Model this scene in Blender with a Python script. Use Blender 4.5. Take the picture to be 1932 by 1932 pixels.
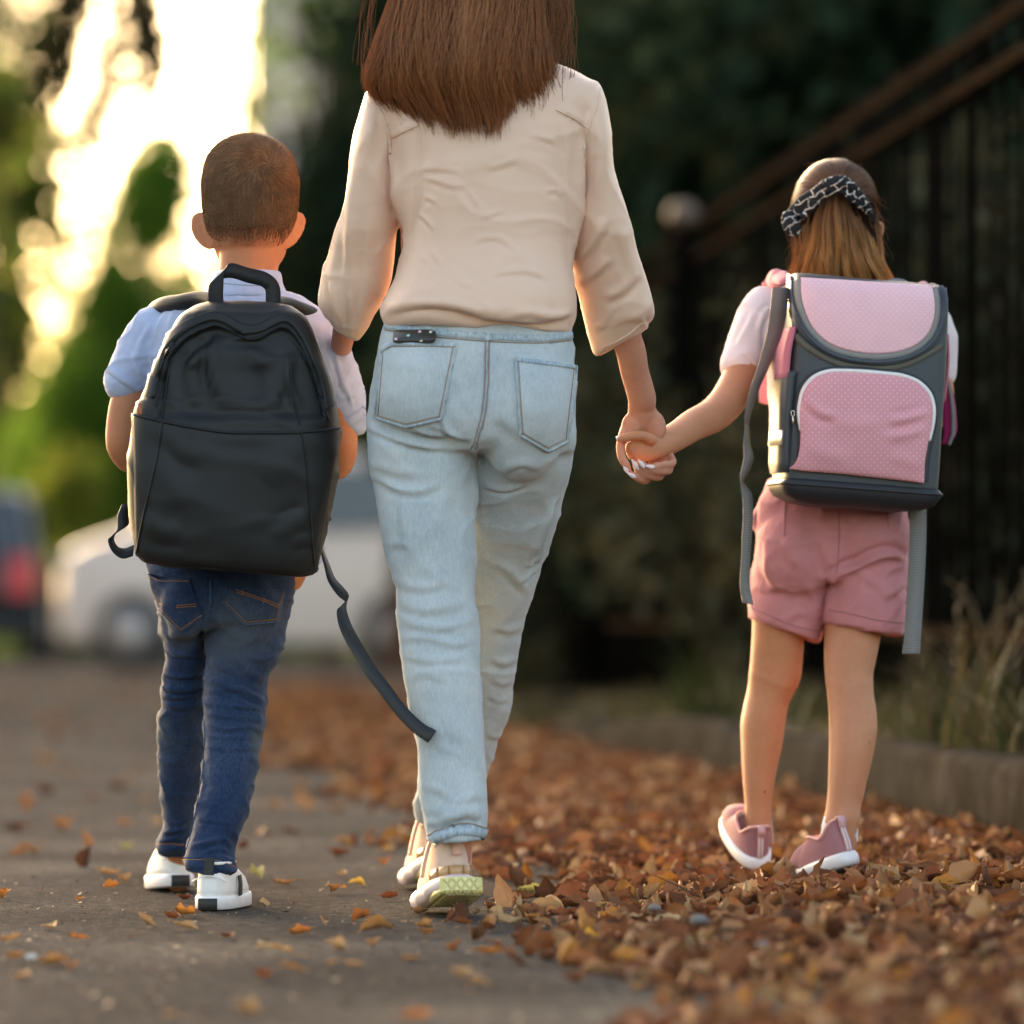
import bpy, math, random
import numpy as np
from mathutils import Vector, Matrix, noise
from mathutils.bvhtree import BVHTree

random.seed(7)
rng = np.random.default_rng(7)
scene = bpy.context.scene
for o in list(bpy.data.objects):
    bpy.data.objects.remove(o)

# ------------------------------------------------------------------ camera
F, H, HV, CU = 8976.0, 0.512, 1150.0, 966.0      # focal length in 1932-px units, eye height, horizon row
cam_data = bpy.data.cameras.new('camera')
cam = bpy.data.objects.new('camera', cam_data)
scene.collection.objects.link(cam)
cam.location = (0, 0, H)
cam.rotation_euler = (math.radians(90), 0, 0)
cam_data.sensor_width = 36
cam_data.lens = 36 * F / 1932
cam_data.shift_y = (HV - 966) / 1932
cam_data.clip_start = 0.1
cam_data.clip_end = 2000
cam_data.dof.use_dof = True
cam_data.dof.focus_distance = 8.12
cam_data.dof.aperture_fstop = 2.3
scene.camera = cam

# ------------------------------------------------------------------ sky, sun, exposure
SUN_AZ, SUN_EL = math.radians(-22.0), math.radians(14.0)     # low sun ahead and to the left, behind trees
world = bpy.data.worlds.new('World')
scene.world = world
world.use_nodes = True
wn = world.node_tree
wn.nodes.clear()
sky = wn.nodes.new('ShaderNodeTexSky')
sky.sky_type = 'NISHITA'
sky.sun_disc = False
sky.sun_elevation = SUN_EL
sky.sun_rotation = SUN_AZ
sky.air_density = 0.9
sky.dust_density = 3.0
sky.ozone_density = 0.6
bg = wn.nodes.new('ShaderNodeBackground')
bg.inputs['Strength'].default_value = 0.15
wo = wn.nodes.new('ShaderNodeOutputWorld')
wn.links.new(sky.outputs[0], bg.inputs[0])
wn.links.new(bg.outputs[0], wo.inputs[0])

sd = bpy.data.lights.new('sun', 'SUN')
sd.energy = .5
sd.angle = math.radians(14)
sd.color = (1.0, 0.86, 0.66)
sun = bpy.data.objects.new('sun', sd)
scene.collection.objects.link(sun)
sv = Vector((math.sin(SUN_AZ) * math.cos(SUN_EL), math.cos(SUN_AZ) * math.cos(SUN_EL), math.sin(SUN_EL)))
sun.rotation_euler = sv.to_track_quat('Z', 'Y').to_euler()
sun.location = (0, 60, 20)

vs = scene.view_settings
vs.view_transform = 'Standard'
vs.look = 'None'
vs.gamma = 1
vs.use_curve_mapping = False
vs.exposure = 2.32
vs.use_white_balance = True
vs.white_balance_temperature = 7700
vs.white_balance_tint = 12
scene.cycles.use_denoising = True
scene.cycles.max_bounces = 8
scene.cycles.transparent_max_bounces = 8
scene.cycles.sample_clamp_indirect = 6

# ------------------------------------------------------------------ helpers
ZOOM = {0: (0, 0, 1), 1: (165.1, 235.9, .2808), 2: (165.1, 731.1, .2808), 3: (212.3, 1226.4, .2686),
        4: (589.6, 0, .3418), 5: (636.8, 589.6, .2686), 6: (660.4, 1273.6, .24415), 7: (1344.3, 283, .24415),
        8: (1344.3, 660.4, .3174), 9: (1273.6, 1367.9, .24415), 10: (1084.9, 566, .1953),
        11: (943.4, 896.2, .5117), 12: (943.4, 0, .5117), 13: (1344.3, 283, .14648),
        14: (259.4, 1580.1, .12207), 15: (731.1, 1367.9, .14648), 16: (1367.9, 542.4, .23193)}


def P(u, v, D):
    return np.array(((u - CU) * D / F, D, H + (HV - v) * D / F))


def Z(k, pts):
    a, b, s = ZOOM[k]
    return [(a + s * p[0], b + s * p[1]) + tuple(p[2:]) for p in pts]


def to_uv(V):
    return CU + F * V[:, 0] / V[:, 1], HV - (V[:, 2] - H) * F / V[:, 1]


def pchip(x, y, xi):
    x = np.asarray(x, float); y = np.asarray(y, float)
    if y.ndim == 1:
        y = y[:, None]
    h = np.diff(x)[:, None]; d = np.diff(y, axis=0) / h
    m = np.zeros_like(y)
    if len(x) > 2:
        w1 = 2 * h[1:] + h[:-1]; w2 = h[1:] + 2 * h[:-1]
        ok = d[:-1] * d[1:] > 0
        with np.errstate(divide='ignore', invalid='ignore'):
            mm = (w1 + w2) / (w1 / d[:-1] + w2 / d[1:])
        m[1:-1] = np.where(ok, mm, 0)
    m[0] = d[0]; m[-1] = d[-1]
    k = np.clip(np.searchsorted(x, xi) - 1, 0, len(x) - 2)
    t = ((xi - x[k]) / (x[k + 1] - x[k]))[:, None]
    hk = h[k]
    return ((1 + 2 * t) * (1 - t) ** 2 * y[k] + t * (1 - t) ** 2 * hk * m[k]
            + t * t * (3 - 2 * t) * y[k + 1] + t * t * (t - 1) * hk * m[k + 1])


def curve(pts, n):
    """smooth curve through points, n samples (Catmull-Rom on chord length)"""
    p = np.asarray(pts, float)
    if len(p) == 2:
        t = np.linspace(0, 1, n)[:, None]
        return p[0] * (1 - t) + p[1] * t
    d = np.sqrt(np.linalg.norm(np.diff(p[:, :3], axis=0), axis=1)) + 1e-9
    x = np.concatenate([[0], np.cumsum(d)])
    m = np.zeros_like(p)
    m[1:-1] = ((p[2:] - p[1:-1]) / d[1:, None] * d[:-1, None] + (p[1:-1] - p[:-2]) / d[:-1, None] * d[1:, None]) / (d[:-1] + d[1:])[:, None]
    m[0] = (p[1] - p[0]) / d[0]; m[-1] = (p[-1] - p[-2]) / d[-1]
    xi = np.linspace(0, x[-1], n)
    k = np.clip(np.searchsorted(x, xi) - 1, 0, len(x) - 2)
    t = ((xi - x[k]) / d[k])[:, None]; hk = d[k][:, None]
    return ((1 + 2 * t) * (1 - t) ** 2 * p[k] + t * (1 - t) ** 2 * hk * m[k]
            + t * t * (3 - 2 * t) * p[k + 1] + t * t * (t - 1) * hk * m[k + 1])


def unit(a):
    return a / (np.linalg.norm(a, axis=-1, keepdims=True) + 1e-12)


class Geo:
    def __init__(s, V=None, *Fs):
        s.V = np.zeros((0, 3)); s.F = []
        if V is not None:
            s.add(V, *Fs)

    def add(s, V, *Fs):
        n = len(s.V)
        s.V = np.vstack([s.V, V])
        for f in Fs:
            f = np.asarray(f, int)
            if len(f):
                s.F.append(f + n)
        return s

    def join(s, *gs):
        for g in gs:
            s.add(g.V, *g.F)
        return s


def join(*gs):
    return Geo().join(*gs)


def to_mesh(name, g, smooth=True):
    me = bpy.data.meshes.new(name)
    me.vertices.add(len(g.V))
    me.vertices.foreach_set('co', np.ascontiguousarray(g.V, dtype=np.float32).ravel())
    nl = sum(f.size for f in g.F); npoly = sum(len(f) for f in g.F)
    me.loops.add(nl); me.polygons.add(npoly)
    me.loops.foreach_set('vertex_index', np.concatenate([f.ravel() for f in g.F]).astype(np.int32))
    tot = np.concatenate([np.full(len(f), f.shape[1]) for f in g.F])
    me.polygons.foreach_set('loop_start', np.concatenate([[0], np.cumsum(tot)[:-1]]).astype(np.int32))
    me.polygons.foreach_set('use_smooth', np.full(npoly, smooth))
    me.update(calc_edges=True)
    return me


def put(name, g, mat, parent=None, smooth=True, col=None, loc=None, **props):
    me = g if isinstance(g, bpy.types.Mesh) else to_mesh(name, g, smooth)
    if mat is not None and not me.materials:
        for m in (mat if isinstance(mat, (list, tuple)) else [mat]):
            me.materials.append(m)
    if col is not None:
        a = me.color_attributes.new('col', 'FLOAT_COLOR', 'POINT')
        c = np.ones((len(me.vertices), 4), np.float32); c[:, :3] = col
        a.data.foreach_set('color', c.ravel())
    o = bpy.data.objects.new(name, me)
    scene.collection.objects.link(o)
    if parent is not None:
        o.parent = parent
        if parent.type == 'EMPTY':
            o.matrix_parent_inverse = Matrix.Translation(-Vector(parent.location))
    if loc is not None:
        o.location = loc
    for k, v in props.items():
        o[k] = v
    return o


def thing(name, loc, label, category, group=None):
    o = bpy.data.objects.new(name, None)
    o.empty_display_size = .1
    scene.collection.objects.link(o)
    o.location = loc
    o['label'] = label; o['category'] = category
    if group:
        o['group'] = group
    return o


def grid(nr, nc, wrap=True):
    r = np.arange(nr - 1)[:, None]; c = np.arange(nc if wrap else nc - 1)[None, :]
    c2 = (c + 1) % nc
    return np.stack([r * nc + c, r * nc + c2, (r + 1) * nc + c2, (r + 1) * nc + c], -1).reshape(-1, 4)


def fan(start, n, apex, flip=False):
    i = np.arange(n); j = (i + 1) % n
    f = np.stack([start + i, start + j, np.full(n, apex)], -1)
    return f[:, ::-1] if flip else f


def rings_geo(R, cap=True):
    """R (k,n,3) closed rings -> Geo"""
    k, n = R.shape[:2]
    g = Geo(R.reshape(-1, 3), grid(k, n))
    if cap:
        m = len(g.V)
        g.V = np.vstack([g.V, R[0].mean(0), R[-1].mean(0)])
        g.F += [fan(0, n, m, True), fan((k - 1) * n, n, m + 1)]
    return g


def tube(pts, rad, n=10, rounded=True):
    """pts (k,3); rad scalar, (k,) or (k,2) = half width across the view, half depth"""
    p = np.asarray(pts, float); k = len(p)
    r = np.asarray(rad, float)
    if r.ndim == 0:
        r = np.full(k, float(r))
    if r.ndim == 1:
        r = np.stack([r, r], -1)
    t = unit(np.gradient(p, axis=0))
    n1 = np.zeros_like(p); prev = None
    for i in range(k):
        a = np.cross(t[i], (0, 1, 0))
        if np.linalg.norm(a) < .25:
            a = prev - t[i] * prev.dot(t[i]) if prev is not None else np.cross(t[i], (1, 0, .01))
        a = a / np.linalg.norm(a)
        if prev is not None and a.dot(prev) < 0:
            a = -a
        n1[i] = a; prev = a
    n2 = np.cross(t, n1)
    if rounded:
        s = np.array([.25, .6, .87]); off = np.sqrt(1 - s ** 2)
        m0, m1 = r[0].min(), r[-1].min()
        p = np.vstack([p[0] - t[0] * off[:, None] * m0, p, (p[-1] + t[-1] * off[:, None] * m1)[::-1]])
        r = np.vstack([r[0] * s[:, None], r, (r[-1] * s[:, None])[::-1]])
        n1 = np.vstack([np.repeat(n1[:1], 3, 0), n1, np.repeat(n1[-1:], 3, 0)])
        n2 = np.vstack([np.repeat(n2[:1], 3, 0), n2, np.repeat(n2[-1:], 3, 0)])
    a = np.linspace(0, 2 * np.pi, n, endpoint=False)
    R = p[:, None] + np.cos(a)[None, :, None] * (n1 * r[:, :1])[:, None] + np.sin(a)[None, :, None] * (n2 * r[:, 1:])[:, None]
    return rings_geo(R)


def limb(k, pts, sub=6, n=20):
    """pts in zoom k: (x, y, D, half-width px[, depth ratio])"""
    s = ZOOM[k][2]
    q = np.array([tuple(P(*Z(k, [(p[0], p[1])])[0], p[2])) + (p[3] * s * p[2] / F, p[3] * s * p[2] / F * (p[4] if len(p) > 4 else 1)) for p in pts])
    c = curve(q, sub * (len(pts) - 1) + 1)
    return tube(c[:, :3], c[:, 3:5], n)


def hloft(k, rows, nr=60, nc=64, pw=2.2, cap=True, kb=None):
    """horizontal slices. rows in zoom k: (y, xL, xR, D, depth[, slope]); depth = half depth in m"""
    a, b, s = ZOOM[k]
    q = [(b + s * r[0], a + s * r[1], a + s * r[2], r[3], r[4], r[5] if len(r) > 5 else 0) for r in rows]
    return uvloft(q, nr, nc, pw, cap)


def uvloft(q, nr=60, nc=64, pw=2.2, cap=True):
    q = np.array([tuple(x) + (0,) * (6 - len(x)) for x in q], float)
    v = np.linspace(q[0, 0], q[-1, 0], nr)
    # sample denser near the ends
    e = (1 - np.cos(np.linspace(0, np.pi, nr))) / 2
    v = q[0, 0] + (q[-1, 0] - q[0, 0]) * (.6 * np.linspace(0, 1, nr) + .4 * e)
    y = pchip(q[:, 0], q[:, 1:], v)
    uL, uR, D, dep, sl = y.T
    t = np.linspace(0, 2 * np.pi, nc, endpoint=False)
    ct, st = np.cos(t), np.sin(t)
    cx = np.sign(ct) * np.abs(ct) ** (2 / pw); sy = np.sign(st) * np.abs(st) ** (2 / pw)
    um, uh = (uL + uR) / 2, (uR - uL) / 2
    U = um[:, None] + uh[:, None] * cx
    Vv = v[:, None] + sl[:, None] * (U - um[:, None])
    Dm = D[:, None]
    X = (U - CU) * Dm / F
    Y = Dm + dep[:, None] * sy
    Zz = H + (HV - Vv) * Dm / F
    R = np.stack([X, Y, Zz], -1)
    return rings_geo(R if q[-1, 0] < q[0, 0] else R[:, ::-1], cap)


def ellip(c, r, nu=20, nv=14):
    th = np.linspace(.05, np.pi - .05, nv); ph = np.linspace(0, 2 * np.pi, nu, endpoint=False)
    R = np.stack([np.sin(th)[:, None] * np.cos(ph), np.sin(th)[:, None] * np.sin(ph), np.cos(th)[:, None] * np.ones(nu)], -1) * np.array(r) + np.array(c)
    return rings_geo(R[::-1])


def from_mesh(me):
    V = np.zeros(len(me.vertices) * 3, np.float32); me.vertices.foreach_get('co', V)
    n = len(me.polygons)
    tot = np.zeros(n, np.int32); me.polygons.foreach_get('loop_total', tot)
    st = np.zeros(n, np.int32); me.polygons.foreach_get('loop_start', st)
    li = np.zeros(len(me.loops), np.int32); me.loops.foreach_get('vertex_index', li)
    fs = []
    for k in np.unique(tot):
        s = st[tot == k]
        fs.append(li[s[:, None] + np.arange(k)])
    return Geo(V.reshape(-1, 3).astype(float), *fs)


def smooth_geo(g, it=3, fac=.5):
    E = np.vstack([np.stack([f[:, i], f[:, (i + 1) % f.shape[1]]], -1) for f in g.F for i in range(f.shape[1])])
    E = np.vstack([E, E[:, ::-1]])
    n = len(g.V); cnt = np.maximum(np.bincount(E[:, 0], minlength=n), 1)[:, None]
    for _ in range(it):
        S = np.stack([np.bincount(E[:, 0], weights=g.V[E[:, 1], i], minlength=n) for i in range(3)], -1) / cnt
        g.V = g.V * (1 - fac) + S * fac
    return g


def union(gs, voxel=.005, smooth=4):
    g = join(*gs)
    me = to_mesh('tmp', g)
    o = bpy.data.objects.new('tmp', me); scene.collection.objects.link(o)
    m = o.modifiers.new('r', 'REMESH'); m.mode = 'VOXEL'; m.voxel_size = voxel; m.adaptivity = 0
    dg = bpy.context.evaluated_depsgraph_get()
    me2 = bpy.data.meshes.new_from_object(o.evaluated_get(dg))
    r = from_mesh(me2)
    bpy.data.objects.remove(o); bpy.data.meshes.remove(me); bpy.data.meshes.remove(me2)
    return smooth_geo(r, smooth)


def normals(g):
    N = np.zeros_like(g.V)
    for f in g.F:
        a, b, c = g.V[f[:, 0]], g.V[f[:, 1]], g.V[f[:, 2]]
        fn = np.cross(b - a, c - a)
        if f.shape[1] == 4:
            fn = fn + np.cross(c - a, g.V[f[:, 3]] - a)
        for i in range(f.shape[1]):
            for j in range(3):
                N[:, j] += np.bincount(f[:, i], weights=fn[:, j], minlength=len(N))
    return unit(N)


def fnoise(V, scale, seed=0.0):
    s = np.asarray(scale, float)
    Q = V * s + seed
    return np.array([noise.noise(Vector(q)) for q in Q])


def folds(g, lst, k=0, frame=True, D=8.1):
    """raise/lower cloth along creases. item: (points in zoom k, width px, amp m, kind, taper)
    kind 'r' ridge, 'v' valley, 'f' ridge with a valley beside it, 's' step (left of direction is raised)"""
    N = normals(g)
    u, v = to_uv(g.V)
    face = N[:, 1] < .35
    d = np.zeros(len(g.V))
    for it in lst:
        pts, w, amp, kind = it[:4]
        reach = it[4] if len(it) > 4 else 4.0
        sc = ZOOM[k][2]
        c = curve(np.array([p[:2] for p in Z(k, pts)]), 14)
        w = w * sc
        lo, hi = c.min(0) - w * 6 * reach / 4, c.max(0) + w * 6 * reach / 4
        sel = np.where(face & (u > lo[0]) & (u < hi[0]) & (v > lo[1]) & (v < hi[1]))[0]
        if not len(sel):
            continue
        q = np.stack([u[sel], v[sel]], -1)
        best = np.full(len(sel), 1e9); sgn = np.zeros(len(sel)); al = np.zeros(len(sel)); over = np.zeros(len(sel))
        for i in range(13):
            a, b = c[i], c[i + 1]; ab = b - a; L2 = ab.dot(ab) + 1e-9
            tt = (q - a) @ ab / L2
            t = np.clip(tt, 0, 1)
            e = q - a - t[:, None] * ab
            dist = np.hypot(e[:, 0], e[:, 1])
            cr = ab[0] * e[:, 1] - ab[1] * e[:, 0]
            m = dist < best
            best[m] = dist[m]; sgn[m] = np.sign(cr[m]); al[m] = (i + t[m]) / 13
        sd_ = best * sgn / w
        tp = np.clip(np.minimum(al, 1 - al) * 4, 0, 1) ** .7
        if kind == 'r':
            f = np.exp(-sd_ ** 2)
        elif kind == 'v':
            f = -np.exp(-sd_ ** 2)
        elif kind == 'f':
            f = np.exp(-sd_ ** 2) - .75 * np.exp(-((sd_ - 1.5) * 1.2) ** 2)
        else:
            f = np.where(sd_ < 0, np.exp(-(sd_ / 3) ** 2), np.exp(-(sd_ * 2.5) ** 2)) 
        d[sel] += amp * f * tp
    g.V = g.V + N * d[:, None]
    return g


def crumple(g, scale, amp, seed=0, sharp=3.0, warp=.35):
    """ridged noise: soft cloth with thin raised creases"""
    N = normals(g)
    s = np.asarray(scale, float)
    Q = g.V * s + seed
    w = np.array([noise.noise_vector(Vector(q * .6)) for q in Q]) * warp
    n = np.array([noise.noise(Vector(q)) for q in Q + w])
    r = (1 - np.clip(np.abs(n) * 2.2, 0, 1)) ** sharp
    g.V = g.V + N * ((r - r.mean()) * amp)[:, None]
    return g


def ripple(g, scale, amp, seed=0, only_back=True, mask=None):
    N = normals(g)
    n = fnoise(g.V, scale, seed)
    n = np.sign(n) * np.abs(n) ** .8
    if mask is not None:
        n = n * mask
    g.V = g.V + N * (n * amp)[:, None]
    return g


O3 = Vector((0, 0, H))


def bvh_of(g):
    polys = [tuple(map(int, r)) for f in g.F for r in f]
    return BVHTree.FromPolygons([tuple(x) for x in g.V], polys)


def on(bvh, u, v, off=0.0, D=None):
    d = Vector(P(u, v, 1.0)) - O3
    loc, nrm, i, dist = bvh.ray_cast(O3, d.normalized())
    if loc is None or (D is not None and abs(loc.y - D) > .25):
        # fall back on the nearest point of the surface
        p = Vector(P(u, v, D if D else 8.0))
        loc, nrm, i, dist = bvh.find_nearest(p)
    if nrm.dot(d) > 0:
        nrm = -nrm
    return np.array(loc) + np.array(nrm) * off, np.array(nrm)


def seam(bvh, k, pts, r=.0015, off=.0005, n=40, ns=6, D=None, dash=None, sharp=False):
    c = np.array([p[:2] for p in Z(k, pts)])
    c = polyl(c, n) if sharp else curve(c, n)
    q = np.array([on(bvh, a, b, off, D)[0] for a, b in c])
    if dash is None:
        return tube(q, r, ns)
    g = Geo()
    L = np.concatenate([[0], np.cumsum(np.linalg.norm(np.diff(q, axis=0), axis=1))])
    s = 0
    while s + dash * .6 < L[-1]:
        x = np.linspace(s, s + dash * .6, 3)
        g.join(tube(np.stack([np.interp(x, L, q[:, i]) for i in range(3)], -1), r, 5))
        s += dash
    return g


def patch(bvh, k, top, bot, nu=24, nv=18, off=.003, skirt=.004, D=None, bulge=0.0, sm=True, lift=0.0):
    A = np.array([p[:2] for p in Z(k, top)]); B = np.array([p[:2] for p in Z(k, bot)])
    if sm:
        A = curve(A, nu); B = curve(B, nu)
    else:
        A = polyl(A, nu); B = polyl(B, nu)
    V = np.zeros((nv + 2, nu + 2, 3))
    for i in range(-1, nv + 1):
        for j in range(-1, nu + 1):
            ii, jj = min(max(i, 0), nv - 1), min(max(j, 0), nu - 1)
            t = ii / (nv - 1)
            uv = A[jj] * (1 - t) + B[jj] * t
            edge = i in (-1, nv) or j in (-1, nu)
            s = jj / (nu - 1)
            o_ = -skirt if edge and not (lift and i == -1 and 0 <= j < nu) else off + lift * (1 - t) ** 2 * math.sin(math.pi * s) ** .7 + bulge * math.sin(math.pi * t) ** .6 * math.sin(math.pi * s) ** .6
            V[i + 1, j + 1] = on(bvh, uv[0], uv[1], o_, D)[0]
    return Geo(V.reshape(-1, 3), grid(nv + 2, nu + 2, False)[:, ::-1])


def polyl(p, n):
    L = np.concatenate([[0], np.cumsum(np.linalg.norm(np.diff(p, axis=0), axis=1))])
    x = np.linspace(0, L[-1], n)
    # keep corners: snap nearest samples to them
    for l in L[1:-1]:
        x[np.argmin(abs(x - l))] = l
    return np.stack([np.interp(x, L, p[:, i]) for i in range(p.shape[1])], -1)


def band(bvh, k, pts, w, off=.002, skirt=.003, n=60, D=None, na=3, taper=0):
    """flat strip of width w (zoom px) lying on a surface"""
    c = curve(np.array([p[:2] for p in Z(k, pts)]), n)
    t = unit(np.gradient(c, axis=0)); nn = np.stack([-t[:, 1], t[:, 0]], -1)
    w = w * ZOOM[k][2] / 2
    xs = [-1] + list(np.linspace(-1, 1, na)) + [1]
    V = np.zeros((n, len(xs), 3))
    for i in range(n):
        for j, x in enumerate(xs):
            p = c[i] + nn[i] * w * x
            V[i, j] = on(bvh, p[0], p[1], -skirt if j in (0, len(xs) - 1) else off, D)[0]
    return Geo(V.reshape(-1, 3), grid(n, len(xs), False))


def ribbon(pts, wdir, width, thick=.002, n=50):
    """webbing: pts (k,3), wdir (k,3) or (3,) width direction"""
    w = np.broadcast_to(np.asarray(wdir, float), (len(pts), 3))
    q = np.hstack([np.asarray(pts, float), w, np.broadcast_to(np.asarray(width, float).reshape(-1, 1), (len(pts), 1))])
    c = curve(q, n)
    p, w, wd = c[:, :3], unit(c[:, 3:6]), c[:, 6:7] / 2
    t = unit(np.gradient(p, axis=0)); nn = unit(np.cross(t, w))
    R = np.stack([p - w * wd - nn * thick / 2, p + w * wd - nn * thick / 2, p + w * wd + nn * thick / 2, p - w * wd + nn * thick / 2], 1)
    return rings_geo(R)


def strands(Pt, rad, col, ns=3):
    """Pt (m,k,3), rad (m,k), col (m,k,3) -> Geo, colours"""
    m, k = Pt.shape[:2]
    t = unit(np.gradient(Pt, axis=1))
    n1 = unit(np.cross(t, np.array((.1, 1, .15)))); n2 = np.cross(t, n1)
    a = np.linspace(0, 2 * np.pi, ns, endpoint=False) + .5
    R = Pt[:, :, None] + rad[:, :, None, None] * (np.cos(a)[:, None] * n1[:, :, None] + np.sin(a)[:, None] * n2[:, :, None])
    base = grid(k, ns)
    Fc = (base[None] + (np.arange(m) * k * ns)[:, None, None]).reshape(-1, 4)
    C = np.repeat(col[:, :, None], ns, 2).reshape(-1, 3)
    return Geo(R.reshape(-1, 3), Fc), C


def box(c, s, rot=0.0):
    x, y, z = np.array(s) / 2
    V = np.array([(-x, -y, -z), (x, -y, -z), (x, y, -z), (-x, y, -z), (-x, -y, z), (x, -y, z), (x, y, z), (-x, y, z)])
    if rot:
        cs, sn = math.cos(rot), math.sin(rot)
        V = np.stack([V[:, 0] * cs - V[:, 1] * sn, V[:, 0] * sn + V[:, 1] * cs, V[:, 2]], -1)
    return Geo(V + np.array(c), [(0, 3, 2, 1), (4, 5, 6, 7), (0, 1, 5, 4), (1, 2, 6, 5), (2, 3, 7, 6), (3, 0, 4, 7)])


def rbox(c, s, r, rot=0.0, nc=6, pw=6):
    """rounded box by super-ellipse slices (z up)"""
    zs = np.array([-1, -1 + .3 * r / s[2] * 2, -1 + r / s[2] * 2, 1 - r / s[2] * 2, 1 - .3 * r / s[2] * 2, 1]) * s[2] / 2
    sc = np.array([1 - 2 * r / min(s[0], s[1]), 1 - .6 * r / min(s[0], s[1]), 1, 1, 1 - .6 * r / min(s[0], s[1]), 1 - 2 * r / min(s[0], s[1])])
    t = np.linspace(0, 2 * np.pi, nc * 8, endpoint=False)
    cx = np.sign(np.cos(t)) * np.abs(np.cos(t)) ** (2 / pw); sy = np.sign(np.sin(t)) * np.abs(np.sin(t)) ** (2 / pw)
    R = np.stack([sc[:, None] * cx * s[0] / 2, sc[:, None] * sy * s[1] / 2, np.broadcast_to(zs[:, None], (6, len(t)))], -1)
    if rot:
        cs, sn = math.cos(rot), math.sin(rot)
        R = np.stack([R[..., 0] * cs - R[..., 1] * sn, R[..., 0] * sn + R[..., 1] * cs, R[..., 2]], -1)
    return rings_geo(R + np.array(c))
# ------------------------------------------------------------------ materials
class NT:
    def __init__(s, name):
        s.m = bpy.data.materials.new(name); s.m.use_nodes = True
        s.t = s.m.node_tree; s.t.nodes.clear()
        s.out = s.n('ShaderNodeOutputMaterial')
        s.p = s.n('ShaderNodeBsdfPrincipled')
        s.l(s.p.outputs[0], s.out.inputs[0])

    def n(s, t, **kw):
        x = s.t.nodes.new(t)
        for k, v in kw.items():
            setattr(x, k, v)
        return x

    def l(s, a, b):
        s.t.links.new(a, b)

    def coord(s, out='Object', scale=(1, 1, 1), rot=(0, 0, 0)):
        c = s.n('ShaderNodeTexCoord'); m = s.n('ShaderNodeMapping')
        m.inputs['Scale'].default_value = scale; m.inputs['Rotation'].default_value = rot
        s.l(c.outputs[out], m.inputs[0])
        return m.outputs[0]

    def noise(s, vec, scale, detail=3, rough=.55):
        x = s.n('ShaderNodeTexNoise')
        x.inputs['Scale'].default_value = scale; x.inputs['Detail'].default_value = detail; x.inputs['Roughness'].default_value = rough
        s.l(vec, x.inputs['Vector'])
        return x.outputs[0]

    def ramp(s, fac, stops):
        r = s.n('ShaderNodeValToRGB')
        e = r.color_ramp.elements
        while len(e) < len(stops):
            e.new(.5)
        for i, (p, c) in enumerate(stops):
            e[i].position = p; e[i].color = tuple(c) + ((1,) if len(c) == 3 else ())
        s.l(fac, r.inputs[0])
        return r.outputs[0]

    def mix(s, fac, a, b, mode='MIX'):
        x = s.n('ShaderNodeMix', data_type='RGBA', blend_type=mode)
        for sock, val in ((x.inputs[0], fac), (x.inputs[6], a), (x.inputs[7], b)):
            if isinstance(val, (int, float)):
                sock.default_value = val
            elif isinstance(val, tuple):
                sock.default_value = val + ((1,) if len(val) == 3 else ())
            else:
                s.l(val, sock)
        return x.outputs[2]

    def math(s, op, a, b=0.0, c=None):
        x = s.n('ShaderNodeMath', operation=op)
        for i, val in enumerate((a, b) + ((c,) if c is not None else ())):
            if isinstance(val, (int, float)):
                x.inputs[i].default_value = val
            else:
                s.l(val, x.inputs[i])
        return x.outputs[0]

    def bump(s, hgt, strength=.3, dist=.002):
        b = s.n('ShaderNodeBump')
        b.inputs['Strength'].default_value = strength; b.inputs['Distance'].default_value = dist
        s.l(hgt, b.inputs['Height'])
        s.l(b.outputs[0], s.p.inputs['Normal'])
        return b

    def set(s, **kw):
        names = dict(color='Base Color', rough='Roughness', spec='Specular IOR Level', metal='Metallic', sheen='Sheen Weight',
                     sss='Subsurface Weight', trans='Transmission Weight', coat='Coat Weight', ior='IOR')
        for k, v in kw.items():
            i = s.p.inputs[names[k]]
            if isinstance(v, (int, float)):
                i.default_value = v
            elif isinstance(v, tuple):
                i.default_value = v + ((1,) if len(v) == 3 else ())
            else:
                s.l(v, i)
        return s


def C(*a):
    """sRGB 0-255 -> linear"""
    return tuple(((x / 255 + .055) / 1.055) ** 2.4 if x > 10 else x / 255 / 12.92 for x in a)


def cloth(name, c, rough=.85, var=.12, fine=900, bump=.25, blotch=14, sheen=.15, spec=.2, wr=0, wr_scale=40):
    m = NT(name)
    v = m.coord()
    b = m.noise(v, blotch, 4); f = m.noise(v, fine, 2)
    lo = tuple(x * (1 - var) for x in c); hi = tuple(min(1, x * (1 + var)) for x in c)
    col = m.mix(m.math('ADD', m.math('MULTIPLY', b, .7), m.math('MULTIPLY', f, .3)), lo, hi)
    hgt = m.math('MULTIPLY', f, .35)
    if wr:
        hgt = m.math('ADD', hgt, m.math('MULTIPLY', m.noise(m.coord(scale=(1, 1, 1.6)), wr_scale, 2, .45), wr))
    m.bump(hgt, bump, .002)
    m.set(color=col, rough=rough, sheen=sheen, spec=spec)
    return m.m


def flat(name, c, rough=.5, metal=0, spec=.5, coat=0):
    m = NT(name)
    v = m.coord()
    f = m.noise(v, 60, 3)
    m.set(color=m.mix(f, tuple(x * .88 for x in c), tuple(min(1, x * 1.1) for x in c)), rough=rough, metal=metal, spec=spec, coat=coat)
    return m.m


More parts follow.
